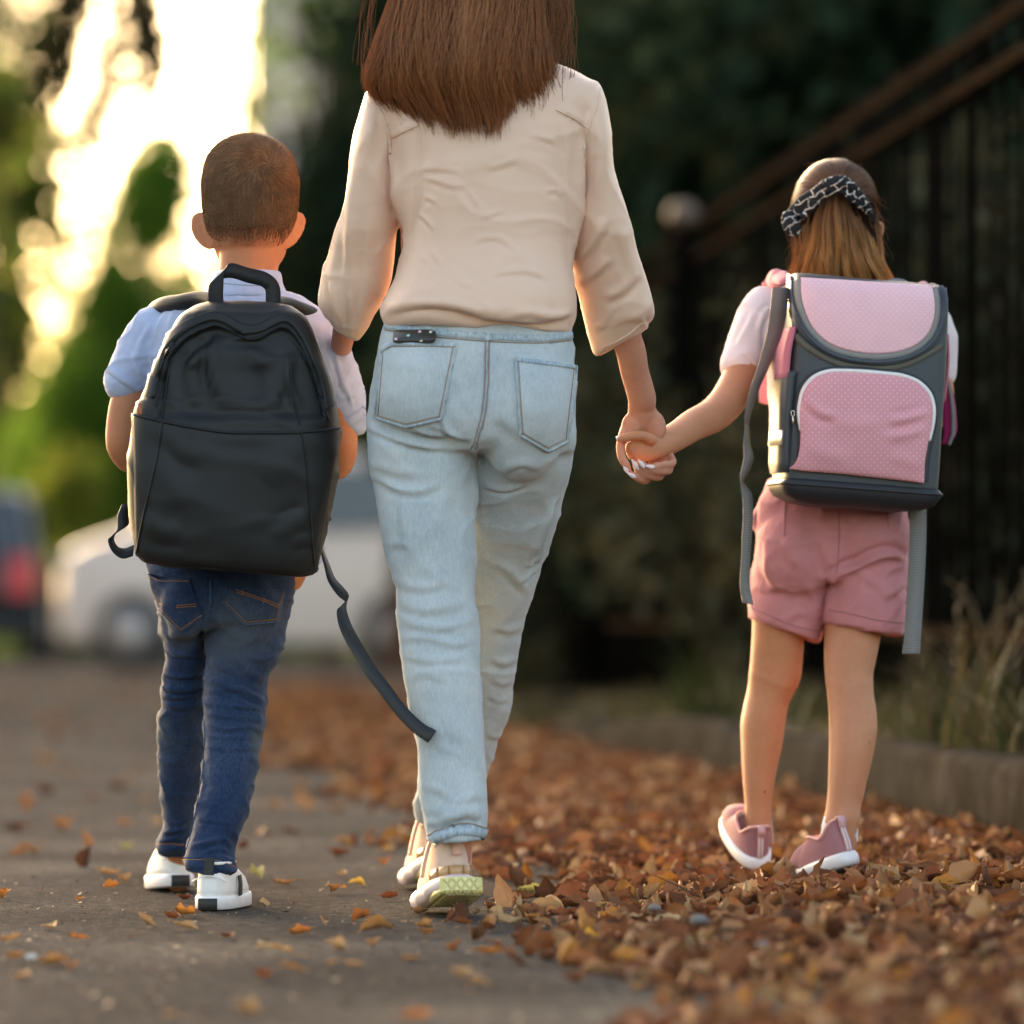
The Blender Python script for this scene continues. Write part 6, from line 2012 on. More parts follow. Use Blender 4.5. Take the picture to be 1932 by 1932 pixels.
for top, bot, ln_ in [([(402, 1245), (480, 1290), (690, 1290)], [(478, 1490), (625, 1640), (775, 1535)], [[(455, 1420), (510, 1470)], [(600, 1465), (730, 1455)], [(600, 1478), (730, 1470)], [(482, 1482), (625, 1625), (768, 1530)], [(415, 1270), (490, 1302), (680, 1302)]]),
                      ([(955, 1365), (1100, 1355), (1320, 1360)], [(905, 1445), (1060, 1595), (1275, 1570)], [[(1000, 1360), (1180, 1420), (1290, 1465)], [(1000, 1374), (1180, 1434), (1285, 1480)], [(925, 1440), (1065, 1578), (1262, 1555)], [(1188, 1418), (1178, 1450)], [(1046, 1368), (1042, 1396)], [(1310, 1380), (1285, 1470), (1265, 1560)]])]:
    pk = put('pocket', patch(JBb, 2, top, bot, 26, 22, .0032, .003, 8.2, .002, sm=False), M_denim_d, bj)
    nvp = np.array([v.co[:] for v in pk.data.vertices])
    PB = bvh_of(join(jb, Geo(nvp, grid(24, 28, False)[:, ::-1])))
    st = Geo()
    for L_ in ln_:
        st.join(seam(PB, 2, L_, .0008, .0006, 40, 5, 8.2, sharp=True))
    put('stitching', st, M_stitch_or, bj)
    put('pocket_edge', seam(PB, 2, bot, .0018, .0003, 50, 6, 8.2, sharp=True), M_denim_dseam, bj)
put('centre_seam', band(JBb, 2, [(825, 1300), (828, 1400), (822, 1500)], 16, .002, .003, 20, 8.2), M_denim_dseam, bj)
put('side_seam', seam(JBb, 3, [(660, 60), (636, 250), (633, 400), (648, 560), (636, 820), (600, 1050), (560, 1260), (520, 1400), (497, 1470)], .0012, .0003, 90, 5, 8.15), M_denim_dseam, bj)
put('hem', band(JBb, 3, [(499, 1505), (600, 1506), (720, 1512), (800, 1535), (862, 1560)], 66, .002, .004, 40, 8.08), M_denim_d, bj)
put('hem', band(JBb, 3, [(316, 1395), (400, 1398), (500, 1402)], 60, .002, .004, 30, 8.5), M_denim_d, bj)
put('stitching', seam(JBb, 3, [(499, 1472), (600, 1473), (720, 1477), (800, 1500), (866, 1526)], .0009, .0014, 50, 5, 8.08), M_stitch_or, bj)
put('stitching', seam(JBb, 3, [(316, 1362), (400, 1362), (500, 1368)], .0009, .0014, 40, 5, 8.5), M_stitch_or, bj)


# white shoes ------------------------------------------------
def white_shoe(ft, stripes):
    up = slices([(.018, .006, .19, .039), (.034, .004, .185, .0385), (.05, .007, .165, .0365), (.062, .010, .13, .034), (.072, .011, .105, .0315), (.079, .011, .095, .030)], 56)
    upper = put('shoe', ft(up), M_white_leather, boy)
    put('sole', ft(slices([(0, .004, .196, .040), (.003, -.002, .2, .0425), (.018, -.003, .2, .0425), (.023, .0, .198, .041)], 64)), M_white_rubber, upper)
    B = lambda pts, zdir, w: ft(ribbon(np.array(pts), zdir, w, .003, 20))
    arc = [(x, -.0045 + 9 * x * x, .0105) for x in np.linspace(-.0165, .0165, 9)]
    put('heel_block', B(arc, (0, 0, 1), .020), M_black_rubber, upper)
    put('heel_tab', B([(0, .0045, .060), (0, .0065, .074), (0, .008, .089)], (1, 0, 0), .0175), M_black_tab, upper)
    rim = outline(40, .0105, .098, .0305); rim[:, 2] = .079
    put('collar', ft(tube(np.vstack([rim, rim[:1]]), .0028, 8, False)), M_white_leather, upper)
    cs = [(x, .0025 + 8 * x * x, .058 - 11 * x * x) for x in np.linspace(-.03, .03, 13)]
    put('counter_seam', ft(tube(np.array(cs), .0012, 6)), M_white_rubber, upper)
    for k in range(3 if stripes else 0):
        y = .062 + k * .013
        q = [(.0405 - .002 * k, y - .004, .022), (.0395 - .002 * k, y + .001, .040), (.036 - .002 * k, y + .006, .056)]
        put('stripe', B(q, (0, 1, 0), .0055), M_black_tab, upper)
    return upper


pr = P(396, 1720, 8.06)
white_shoe(Foot((pr[0] + .022, 8.06 + .132, .002), .2, math.radians(-11), 0, 0), True)
pl_ = P(329, 1686, 8.58)
white_shoe(Foot((pl_[0] - .022, 8.56 + .13, .002), .2, math.radians(15), math.radians(5), 0), False)

# ------------------------------------------------------------------ black backpack
bpk = thing('backpack', (-.50, 8.1, .7), 'big plain black backpack with hanging strap, on the back of the boy', 'backpack')
rows = R1([(1194, 905, 1215, 8.12, .035), (1200, 850, 1262, 8.12, .05), (1218, 770, 1330, 8.115, .065), (1245, 690, 1400, 8.115, .075), (1285, 628, 1462, 8.11, .084), (1350, 582, 1502, 8.11, .09), (1450, 530, 1540, 8.105, .095), (1600, 465, 1590, 8.1, .098), (1750, 410, 1630, 8.1, .10), (1900, 352, 1660, 8.1, .102)]) + \
    R2([(100, 335, 1668), (170, 316, 1678), (260, 304, 1690), (400, 286, 1692), (560, 270, 1686), (800, 275, 1640), (950, 288, 1610)][0:0]) 
rows += [x + (8.1, d_, s_) for x, d_, s_ in zip(R2([(100, 335, 1668), (170, 316, 1680), (260, 304, 1690), (400, 286, 1692), (560, 270, 1686), (800, 277, 1640), (950, 292, 1606), (1080, 315, 1575), (1150, 335, 1553), (1190, 365, 1535), (1222, 430, 1500), (1234, 480, 1450)]),
                                               [.103, .104, .105, .106, .106, .104, .100, .096, .092, .084, .07, .05], [0, 0, 0, 0, 0, .02, .04, .06, .072, .078, .08, .08])]
pk_ = uvloft(rows, 150, 150, 3.6)
arch = [(425, 1830), (462, 1660), (520, 1490), (640, 1370), (760, 1310), (850, 1290), (930, 1310), (1000, 1350), (1080, 1378), (1160, 1368), (1240, 1325), (1320, 1300), (1390, 1330), (1460, 1420), (1530, 1570), (1585, 1720), (1625, 1900)]
inner = [(p[0] + (1075 - p[0]) * .055, p[1] + 55) for p in arch]
uu, vv = to_uv(pk_.V)
zx = (uu - ZOOM[1][0]) / ZOOM[1][2]; zy = (vv - ZOOM[1][1]) / ZOOM[1][2]
ax = np.array([p[0] for p in inner]); ay = np.array([p[1] for p in inner])
yl = np.interp(zx, ax, ay, left=5000, right=5000)
N_ = normals(pk_)
ins = np.clip((zy - yl) / 26, 0, 1) * (N_[:, 1] < -.2) * np.clip((1990 - zy) / 60, 0, 1)
pk_.V[:, 1] += .011 * ins
pk_ = folds(pk_, [([(900, 1420), (850, 1500), (840, 1650), (880, 1800), (960, 1960)], 40.8, 0.01166, 'f'), ([(1100, 1480), (1090, 1560), (1120, 1660)], 36, -0.006804, 'v'),
                  ([(1130, 1500), (1200, 1640), (1190, 1800), (1120, 1930)], 48, 0.00972, 'f'), ([(1290, 1550), (1300, 1700), (1250, 1850), (1200, 1960)], 52.8, 0.007776, 'f'),
                  ([(730, 1520), (700, 1700), (720, 1900)], 52.8, 0.005832, 'f'), ([(820, 1460), (760, 1540), (680, 1640)], 36, 0.006804, 'f'), ([(960, 1700), (1040, 1880), (1120, 1960)], 72, -0.005832, 'v'), ([(1370, 1520), (1350, 1700), (1420, 1930)], 36, 0.005832, 'f'), ([(480, 1600), (560, 1700), (600, 1900)], 48, 0.003888, 'f'), ([(1040, 1240), (1050, 1300), (1060, 1350)], 36, -0.002916, 'v'), ([(700, 1270), (820, 1240), (900, 1250)], 36, 0.002916, 'f')], 1)
pk_ = folds(pk_, [([(520, 240), (640, 400), (820, 480)], 72, 0.003888, 'f'), ([(480, 420), (560, 640), (700, 760)], 84, 0.003888, 'r'), ([(400, 850), (520, 960), (640, 940)], 60, 0.003888, 'f'), ([(1420, 320), (1300, 520), (1200, 640)], 96, 0.003888, 'r'), ([(1480, 880), (1380, 920), (1240, 1000)], 60, 0.003888, 'f'),
                  ([(600, 260), (900, 330), (1300, 330)], 48, -0.002916, 'v'), ([(1350, 1040), (1480, 1020), (1530, 1060)], 36, 0.002916, 'f'), ([(380, 1150), (800, 1180), (1200, 1220), (1500, 1240)], 31.2, 0.003888, 'r')], 2)
pk_ = ripple(pk_, (8, 8, 8), .0030, 21); pk_ = crumple(pk_, (7, 7, 8), .0030, 22, 3.5)
body_p = put('body', pk_, M_pack_b, bpk)
PK = bvh_of(pk_)
put('zip_flap', band(PK, 1, arch, 58, .0055, .004, 110, 8.0, 5), M_pack_b, bpk)
put('piping', seam(PK, 1, [(p[0], p[1] - 30) for p in arch], .0024, .001, 110, 7, 8.0), M_pack_seam, bpk)
put('piping', seam(PK, 1, inner, .0022, .0015, 110, 7, 8.0), M_pack_seam, bpk)
# lower front pocket, side pockets
top = [(318, 178), (500, 222), (700, 262), (930, 296), (1180, 300), (1430, 296), (1560, 285), (1688, 268)]
bot = [(345, 1140), (480, 1165), (700, 1182), (930, 1205), (1180, 1225), (1420, 1240), (1480, 1240), (1525, 1225)]
fp = patch(PK, 2, top, bot, 60, 40, .0065, .004, 8.0, .006)
fp = ripple(fp, (7, 7, 7), .0022, 30)
put('front_pocket', fp, M_pack_b, bpk)
FB = bvh_of(fp)
put('piping', seam(FB, 2, [(p[0], p[1] + 6) for p in top], .0026, .001, 90, 7, 8.0), M_pack_seam, bpk)
put('piping', seam(FB, 2, [(502, 225), (470, 450), (410, 720), (365, 920), (330, 1110)], .0018, .0008, 60, 6, 8.0), M_pack_seam, bpk)
put('piping', seam(FB, 2, [(1436, 300), (1462, 450), (1486, 700), (1500, 900), (1512, 1060), (1522, 1200)], .0018, .0008, 60, 6, 8.0), M_pack_seam, bpk)
put('piping', seam(PK, 2, [(310, 1120), (350, 1150), (480, 1172), (700, 1190), (930, 1212), (1180, 1232), (1400, 1248), (1500, 1243), (1535, 1215)], .0034, .002, 80, 7, 8.0), M_pack_seam, bpk)
put('piping', seam(PK, 1, [(1500, 1600), (1530, 1700), (1570, 1850), (1620, 1985)], .0020, .001, 40, 6, 8.05), M_pack_seam, bpk)
put('piping', seam(PK, 1, [(1360, 1560), (1370, 1750), (1410, 1950), (1425, 2010)], .0018, .001, 40, 6, 8.0), M_pack_seam, bpk)
put('piping', seam(PK, 1, [(560, 1500), (540, 1700), (510, 1900), (498, 1980)], .0018, .001, 40, 6, 8.0), M_pack_seam, bpk)
# zip pull with a copper tag
zp = on(PK, *Z(2, [(362, 150)])[0], .004, 8.05)[0]
put('zip_pull', tube(np.array([zp + (0, 0, .010), zp + (0, -.003, 0), zp + (.001, -.003, -.008)]), np.stack([[.0025, .0045, .004], [.0012] * 3], -1), 10), M_orange, bpk)
# carry handle
hpts = [(866, 1225, 8.085), (862, 1110, 8.085), (880, 1020, 8.09), (950, 978, 8.095), (1080, 1010, 8.10), (1190, 1040, 8.10), (1240, 1090, 8.10), (1246, 1230, 8.095)]
hp = np.array([P(a, b, d_) for a, b, d_ in Z(1, hpts)])
wd = np.array([(1, 0, 0), (1, .05, 0), (.75, .1, .55), (.15, .1, 1), (.12, .1, 1), (.3, .1, .9), (.95, .1, .25), (1, 0, 0)], float)
put('carry_handle', ribbon(hp, wd, .0255, .0035, 60), M_pack_seam, bpk)
# shoulder straps over the shoulders
put('shoulder_strap', limb(1, [(860, 1190, 8.15, 40, 1.3), (760, 1165, 8.2, 50, 1.2), (620, 1195, 8.24, 58, 1.2), (520, 1215, 8.28, 62, 1.1), (450, 1262, 8.34, 60, 1), (430, 1330, 8.40, 48, .8), (450, 1600, 8.44, 60, .4), (470, 2100, 8.43, 60, .4), (420, 2500, 8.36, 50, .4), (400, 2650, 8.24, 40, .5)], 7, 20), M_pack_seam, bpk)
put('shoulder_strap', limb(1, [(1250, 1200, 8.15, 40, 1.3), (1330, 1200, 8.2, 48, 1.2), (1440, 1245, 8.24, 54, 1.2), (1540, 1285, 8.28, 52, 1.1), (1605, 1325, 8.34, 46, 1), (1625, 1400, 8.40, 42, .8), (1600, 1650, 8.44, 60, .4), (1590, 2100, 8.43, 60, .4), (1600, 2500, 8.36, 50, .4), (1600, 2650, 8.24, 40, .5)], 7, 20), M_pack_seam, bpk)
# loose webbing: small loop left, long tail right
lp = [(270, 780, 8.16), (240, 850, 8.15), (235, 940, 8.14), (180, 985, 8.13), (158, 1020, 8.13), (185, 1085, 8.13), (240, 1115, 8.135), (310, 1095, 8.14)]
lq = np.array([P(a, b, d_) for a, b, d_ in Z(2, lp)])
lw = np.array([(.9, .5, .2), (.8, .6, .2), (.7, .4, .3), (.3, .9, .4), (.3, .9, .1), (.3, .8, .3), (.1, .6, .7), (.05, .5, .8)], float)
put('loose_strap', ribbon(lq, lw, .022, .0022, 60), M_strap_b, bpk)
tp = Z(2, [(1560, 1060, 8.14), (1580, 1110, 8.14), (1610, 1200, 8.13), (1640, 1290, 8.11), (1700, 1370, 8.09), (1745, 1420, 8.075), (1720, 1458, 8.06), (1708, 1490, 8.05), (1725, 1580, 8.03), (1770, 1680, 8.0), (1840, 1800, 7.97), (1900, 1900, 7.945)]) + [(722, 1295, 7.925), (756, 1340, 7.90), (790, 1374, 7.877), (812, 1388, 7.862)]
tq = np.array([P(*p) for p in tp])
tw = np.array([(.25, .9, 0), (.3, .9, 0), (.4, .85, .1), (.5, .7, .2), (.5, .6, .5), (.2, .7, .7), (.5, .6, .4), (.7, .6, .1), (.85, .3, .3), (.9, .1, .4), (.9, 0, .45), (.88, 0, .5), (.85, 0, .55), (.84, 0, .55), (.74, 0, .66), (.58, 0, .82)], float)
put('loose_strap', ribbon(tq, tw, [.014, .016, .018, .019, .020, .020, .020, .020, .021, .022, .022, .022, .022, .022, .023, .024], .0022, 120), M_strap_b, bpk)
e0, e1 = tq[-1], tq[-2]
put('strap_end', ribbon(np.array([e1 * .25 + e0 * .75, e0, e0 + (e0 - e1) * .12]), tw[-1], .0245, .0042, 10), M_strap_b, bpk)
# ------------------------------------------------------------------ the girl
DG = 8.65
girl = thing('person', (.55, DG, .02), 'girl with half tied hair, pink shorts and pink sneakers, holding the hand of the woman', 'person')
hcg = P(*Z(7, [(950, 470)])[0], 8.66)
gp_ = [ellip(hcg + (0, 0, -.004), (.074, .088, .091))] + head_pieces(hcg, .073, .100, .088)[1:]
gp_ += [limb(7, [(960, 640, 8.68, 200), (965, 850, 8.67, 190), (965, 1000, 8.66, 200), (980, 1120, 8.65, 300, .6), (1000, 1300, 8.65, 520, .45), (1000, 1900, 8.65, 520, .45), (960, 2500, 8.65, 480, .5), (950, 2900, 8.65, 420, .55)], 6, 34)]
# ear on the right
gp_ += [tube(curve(np.array([P(a, b, d_) for a, b, d_ in Z(7, [(1255, 590, 8.64), (1285, 562, 8.65), (1310, 585, 8.655), (1305, 640, 8.655), (1285, 690, 8.65), (1262, 700, 8.645)])]), 16), np.full(16, .0045), 9)]
# left arm reaching to the hand of the woman
gp_ += [limb(0, [(1452, 580, 8.65, 38), (1432, 640, 8.62, 38), (1402, 705, 8.57, 36), (1376, 752, 8.52, 34.5), (1350, 780, 8.47, 33), (1308, 802, 8.38, 30), (1284, 818, 8.32, 28), (1258, 833, 8.265, 26.5), (1246, 838, 8.245, 25, .85), (1230, 842, 8.225, 27, .7), (1212, 845, 8.21, 27, .6), (1196, 846, 8.205, 22, .6), (1190, 846, 8.206, 14, .8)], 7, 26)]
# small thumb over the fingers of the woman, fingers wrapped behind
gp_ += [limb(10, [(745, 1350, 8.195, 55), (660, 1312, 8.186, 47), (560, 1314, 8.18, 46), (480, 1330, 8.178, 42), (425, 1345, 8.178, 32)], 6, 14)]
for k, (x, y) in enumerate([(545, 1385), (530, 1430), (535, 1475), (555, 1515)]):
    gp_.append(limb(10, [(x + 60, y, 8.205, 30), (x + 5, y + 5, 8.207, 30), (x - 14, y + 10, 8.225, 29), (x + 20, y + 18, 8.236, 27), (x + 75, y + 22, 8.238, 22)], 6, 10))
# right arm: down the far side of the bag, forearm forward to the strap
gp_ += [limb(0, [(1728, 600, 8.66, 34), (1756, 680, 8.66, 33), (1768, 740, 8.66, 32), (1766, 775, 8.67, 30), (1750, 785, 8.72, 27), (1720, 740, 8.82, 22), (1705, 700, 8.86, 18)], 7, 24)]
w = P(1705, 700, 8.86)
gp_ += hand_pieces(w, (-.1, .1, .98), (-.9, .1, 0), (0, .9, .1), .7, 1.0)
# legs
gl_ = [(1150, 1418, 1520, 8.66, .062), (1175, 1419, 1520, 8.665, .061), (1210, 1418, 1517, 8.67, .058), (1240, 1416, 1515, 8.675, .054), (1275, 1413, 1511, 8.68, .05), (1300, 1410, 1500, 8.685, .05), (1330, 1403, 1488, 8.69, .053), (1371, 1397, 1481, 8.69, .055), (1400, 1398, 1477, 8.69, .053), (1434, 1399, 1470, 8.69, .047), (1480, 1402, 1461, 8.69, .038), (1520, 1405, 1456, 8.69, .031), (1550, 1405, 1457, 8.69, .030), (1575, 1403, 1458, 8.69, .031), (1600, 1402, 1458, 8.70, .032)]
gr_ = [(1140, 1560, 1670, 8.64, .062), (1180, 1556, 1665, 8.62, .060), (1210, 1555, 1660, 8.6, .057), (1245, 1555, 1653, 8.585, .053), (1280, 1557, 1647, 8.57, .05), (1305, 1560, 1648, 8.56, .051), (1340, 1563, 1653, 8.55, .055), (1370, 1564, 1655, 8.54, .057), (1400, 1564, 1652, 8.53, .056), (1440, 1563, 1644, 8.52, .05), (1480, 1562, 1634, 8.51, .041), (1520, 1559, 1622, 8.5, .034), (1550, 1553, 1619, 8.49, .032), (1575, 1549, 1618, 8.49, .031), (1605, 1547, 1617, 8.49, .030)]
gp_ += [uvloft(gl_, 70, 40, 2.05), uvloft(gr_, 70, 40, 2.05)]
gb = union(gp_, .0029, 3)
gb = folds(gb, [([(1408, 1266), (1450, 1282), (1490, 1296), (1514, 1292)], 8, -.0018, 'v'), ([(1556, 1284), (1600, 1292), (1650, 1288)], 8, -.0016, 'v'), ([(1440, 1250), (1465, 1275), (1450, 1330)], 12, -.0022, 'v'), ([(1590, 1255), (1603, 1285), (1595, 1330)], 12, -.002, 'v'), ([(1500, 1255), (1505, 1290), (1490, 1330)], 8, .0016, 'r'), ([(1630, 1480), (1622, 1530), (1617, 1560)], 6, -.003, 'v'), ([(1505, 1210), (1490, 1270), (1470, 1330)], 10, -.002, 'v')], 0)
put('body', gb, M_skin_g, girl)
eyes(hcg, .073, .100, .088, girl)
pa = P(*Z(10, [(412, 1335)])[0], 8.176)
put('fingernail', ellip(pa, (.0030, .0016, .0042), 10, 8), M_nail, girl)

# T-shirt ------------------------------------------------
R7 = lambda rows: [(ZOOM[7][1] + ZOOM[7][2] * q[0], ZOOM[7][0] + ZOOM[7][2] * q[1], ZOOM[7][0] + ZOOM[7][2] * q[2]) + tuple(q[3:]) for q in rows]
tt_ = uvloft(R7([(1010, 780, 1180, 8.65, .055), (1040, 620, 1350, 8.65, .07), (1090, 460, 1520, 8.65, .08), (1160, 400, 1620, 8.65, .088), (1300, 410, 1650, 8.65, .09), (1700, 430, 1640, 8.65, .09), (2400, 460, 1560, 8.65, .09), (2700, 470, 1540, 8.65, .09)]), 50, 60, 2.4)
tsl = limb(7, [(500, 1150, 8.65, 100), (410, 1210, 8.64, 165), (340, 1360, 8.62, 180), (270, 1530, 8.595, 172), (225, 1660, 8.575, 165)], 8, 30)
tsr = limb(7, [(1620, 1180, 8.65, 100), (1700, 1300, 8.655, 130), (1750, 1480, 8.66, 140), (1772, 1720, 8.66, 120)], 8, 26)
tg = union([tt_, tsl, tsr], .0042, 4)
tg = folds(tg, [([(470, 1200), (400, 1260), (350, 1400)], 20, .004, 'f'), ([(440, 1300), (420, 1450), (440, 1600)], 18, .005, 'f'), ([(330, 1240), (260, 1380), (180, 1520)], 26, .003, 'f'), ([(430, 1560), (400, 1620), (370, 1690)], 14, .004, 'f'), ([(220, 1560), (290, 1600), (350, 1660)], 16, .003, 'f'), ([(470, 1130), (480, 1300), (455, 1480)], 14, .005, 'f')], 7)
tg = ripple(tg, (14, 14, 14), .0022, 41); tg = crumple(tg, (12, 12, 12), .003, 42, 3.5)
tsh = put('tshirt', tg, M_shirt_g, girl)

# shorts ------------------------------------------------
R8 = lambda rows: [(ZOOM[8][1] + ZOOM[8][2] * q[0], ZOOM[8][0] + ZOOM[8][2] * q[1], ZOOM[8][0] + ZOOM[8][2] * q[2]) + tuple(q[3:]) for q in rows]
sp_ = uvloft(R8([(760, 330, 1120, 8.65, .09), (835, 312, 1138, 8.65, .095), (905, 272, 1152, 8.65, .102), (1000, 256, 1163, 8.65, .112), (1080, 258, 1166, 8.65, .118), (1200, 246, 1164, 8.65, .12), (1300, 238, 1160, 8.65, .112), (1370, 240, 1150, 8.65, .10)]), 50, 80, 2.3)
sl_ = uvloft(R8([(1150, 248, 735, 8.65, .095, 0), (1250, 241, 735, 8.655, .097, .02), (1350, 231, 716, 8.66, .094, .08), (1450, 222, 696, 8.665, .09, .17), (1560, 214, 668, 8.668, .088, .28), (1630, 211, 648, 8.67, .086, .345), (1662, 212, 638, 8.67, .084, .365), (1672, 222, 630, 8.67, .078, .365)]), 60, 64, 2.3)
sr_ = uvloft(R8([(1150, 745, 1164, 8.64, .10, 0), (1250, 735, 1163, 8.635, .102, 0), (1350, 712, 1160, 8.63, .10, .03), (1450, 694, 1157, 8.625, .095, .07), (1560, 680, 1152, 8.62, .09, .12), (1640, 670, 1146, 8.62, .088, .15), (1660, 670, 1143, 8.62, .086, .16), (1668, 680, 1134, 8.62, .08, .16)]), 60, 64, 2.3)
so = union([sp_, sl_, sr_, ellip(P(*Z(8, [(500, 1200)])[0], 8.60), (.075, .075, .085)), ellip(P(*Z(8, [(920, 1130)])[0], 8.595), (.08, .08, .08))], .0044, 4)
so = folds(so, [([(1150, 1270), (1080, 1215), (980, 1225), (860, 1290), (740, 1335), (700, 1380)], 26, .012, 'f'), ([(715, 1340), (705, 1450), (690, 1560), (668, 1650)], 18, -.008, 'v'), ([(750, 1140), (745, 1250), (730, 1330)], 16, -.003, 'v'),
                ([(330, 1100), (340, 1280), (380, 1450)], 40, .005, 'f'), ([(440, 1110), (460, 1200), (520, 1300)], 36, .004, 'f'), ([(560, 1380), (600, 1480), (640, 1600)], 30, .004, 'f'), ([(1010, 1480), (1080, 1430), (1150, 1380)], 22, .005, 'f'), ([(1020, 1340), (1080, 1300), (1150, 1290)], 22, .004, 'f'),
                ([(1040, 1620), (1100, 1520), (1150, 1440)], 22, .004, 'f'), ([(880, 1310), (960, 1380), (1040, 1450)], 30, .003, 'f'), ([(640, 1100), (690, 1220), (700, 1330)], 40, .004, 'f'), ([(430, 870), (428, 980), (430, 1105)], 8, -.002, 'v'), ([(1032, 900), (1038, 980), (1045, 1040)], 8, -.002, 'v'),
                ([(250, 1380), (330, 1420), (430, 1400)], 24, .003, 'f'), ([(420, 1620), (520, 1560), (600, 1590)], 26, .003, 'f')], 8)
so = ripple(so, (12, 12, 14), .0022, 51); so = crumple(so, (11, 11, 14), .0034, 52, 3.5); so = crumple(so, (28, 28, 34), .0011, 53)
shorts = put('shorts', so, M_shorts, girl)
SO = bvh_of(so)
put('dart', seam(SO, 8, [(438, 865), (430, 990), (428, 1105)], .0012, 0, 24, 5, 8.55), M_shorts_seam, shorts)
put('dart', seam(SO, 8, [(1032, 905), (1038, 980), (1045, 1045)], .0012, 0, 20, 5, 8.55), M_shorts_seam, shorts)
put('centre_seam', seam(SO, 8, [(752, 940), (752, 1080), (748, 1220), (738, 1320)], .0010, 0, 40, 5, 8.55), M_shorts_seam, shorts)
put('hem', seam(SO, 8, [(222, 1530), (330, 1575), (450, 1625), (560, 1660), (650, 1672)], .0009, .0003, 50, 5, 8.6), M_shorts_seam, shorts)
put('hem', seam(SO, 8, [(690, 1545), (830, 1570), (980, 1605), (1146, 1625)], .0009, .0003, 50, 5, 8.55), M_shorts_seam, shorts)
pg = np.array([P(a, b, 8.65) for a, b in Z(8, [(300, 920), (265, 965), (252, 1010), (262, 1060), (290, 1085)])])
put('pocket', tube(curve(pg, 20), np.stack([np.full(20, .0065), np.full(20, .02)], -1), 12), M_shorts, shorts)


# pink sneakers ------------------------------------------------
def pink_shoe(ft, tabx=0.0):
    up = slices([(.022, .004, .186, .0355), (.036, .003, .18, .0355), (.05, .006, .15, .034), (.062, .008, .12, .032), (.072, .008, .1, .0305)], 56, False)
    # open top: dip at the sides of the ankle
    top = up.V[:, 2] > .055
    up.V[top, 2] += (.014 * np.exp(-((up.V[top, 1] - .006) / .018) ** 2) - .012 * np.exp(-((up.V[top, 1] - .045) / .018) ** 2)) * np.clip((up.V[top, 2] - .05) / .02, 0, 1)
    upper = put('shoe', ft(up), M_mauve, girl)
    toe = slices([(.022, .06, .187, .0352), (.04, .07, .182, .0345), (.055, .085, .165, .031), (.066, .095, .14, .024), (.07, .1, .125, .016)], 48)
    put('toe_box', ft(toe), M_mauve, upper)
    put('sole', ft(slices([(0, .006, .192, .036), (.004, -.003, .197, .0395), (.012, -.005, .198, .041), (.02, -.004, .197, .0405), (.026, .001, .194, .038)], 64)), M_white_rubber, upper)
    put('outsole', ft(slices([(-.004, .012, .185, .032), (.002, .006, .19, .035)], 48)), M_black_rubber, upper)
    rim = outline(44, .0085, .1, .0305)
    rim[:, 2] = .073 + .014 * np.exp(-((rim[:, 1] - .006) / .018) ** 2) - .012 * np.exp(-((rim[:, 1] - .045) / .018) ** 2)
    put('collar', ft(tube(np.vstack([rim, rim[:1]]), .0028, 8, False)), M_salmon, upper)
    put('heel_tab', ft(ribbon(np.array([(0, .0015, .026), (0, .0005, .045), (0, .003, .066), (0, .004, .084)]), (1, 0, 0), .011, .003, 20)), M_mauve_tab, upper)
    for s in (-1, 1):
        put('tab_stripe', ft(ribbon(np.array([(s * .0032, -.0008, .027), (s * .0032, -.0018, .045), (s * .0032, .0008, .066), (s * .0032, .0018, .082)]), (1, 0, 0), .0016, .0016, 16)), M_white_pipe, upper)
    put('pull_loop', ft(ribbon(np.array([(0, .001, .070), (0, -.003, .082), (0, .004, .090), (0, .010, .084)]), (1, 0, 0), .014, .0025, 20)), M_mauve_tab, upper)
    for k in range(3):
        y = .098 + k * .010
        put('lace', ft(tube(np.array([(-.024, y, .058 - k * .002), (-.012, y, .070 - k * .002), (.012, y, .070 - k * .002), (.024, y, .058 - k * .002)]), .0026, 7)), M_white_pipe, upper)
    return upper


hx, hy, hz, tu = .446, 8.645, .036, math.radians(24)
fl_ = Foot((hx - .132 * math.sin(math.radians(12)) * math.cos(tu), hy + .132 * math.cos(math.radians(12)) * math.cos(tu), hz + .132 * math.sin(tu)), .2, math.radians(12), 0, math.radians(-4))


def toe_up(g):
    y, z = g.V[:, 1] - .132, g.V[:, 2].copy()
    g.V = np.stack([g.V[:, 0], y * math.cos(tu) - z * math.sin(tu) + .132, y * math.sin(tu) + z * math.cos(tu)], -1)
    return fl_(g)


pink_shoe(toe_up)
pink_shoe(Foot((.545, 8.54, .026), .2, math.radians(30), math.radians(15), math.radians(-8)))
put('sock', limb(0, [(1431, 1548, 8.70, 26), (1431, 1575, 8.70, 28), (1431, 1590, 8.70, 28)]), M_sock, girl)
put('sock', limb(0, [(1584, 1556, 8.49, 34, .9), (1584, 1570, 8.49, 35, .9), (1583, 1585, 8.49, 35, .9)]), M_sock, girl)


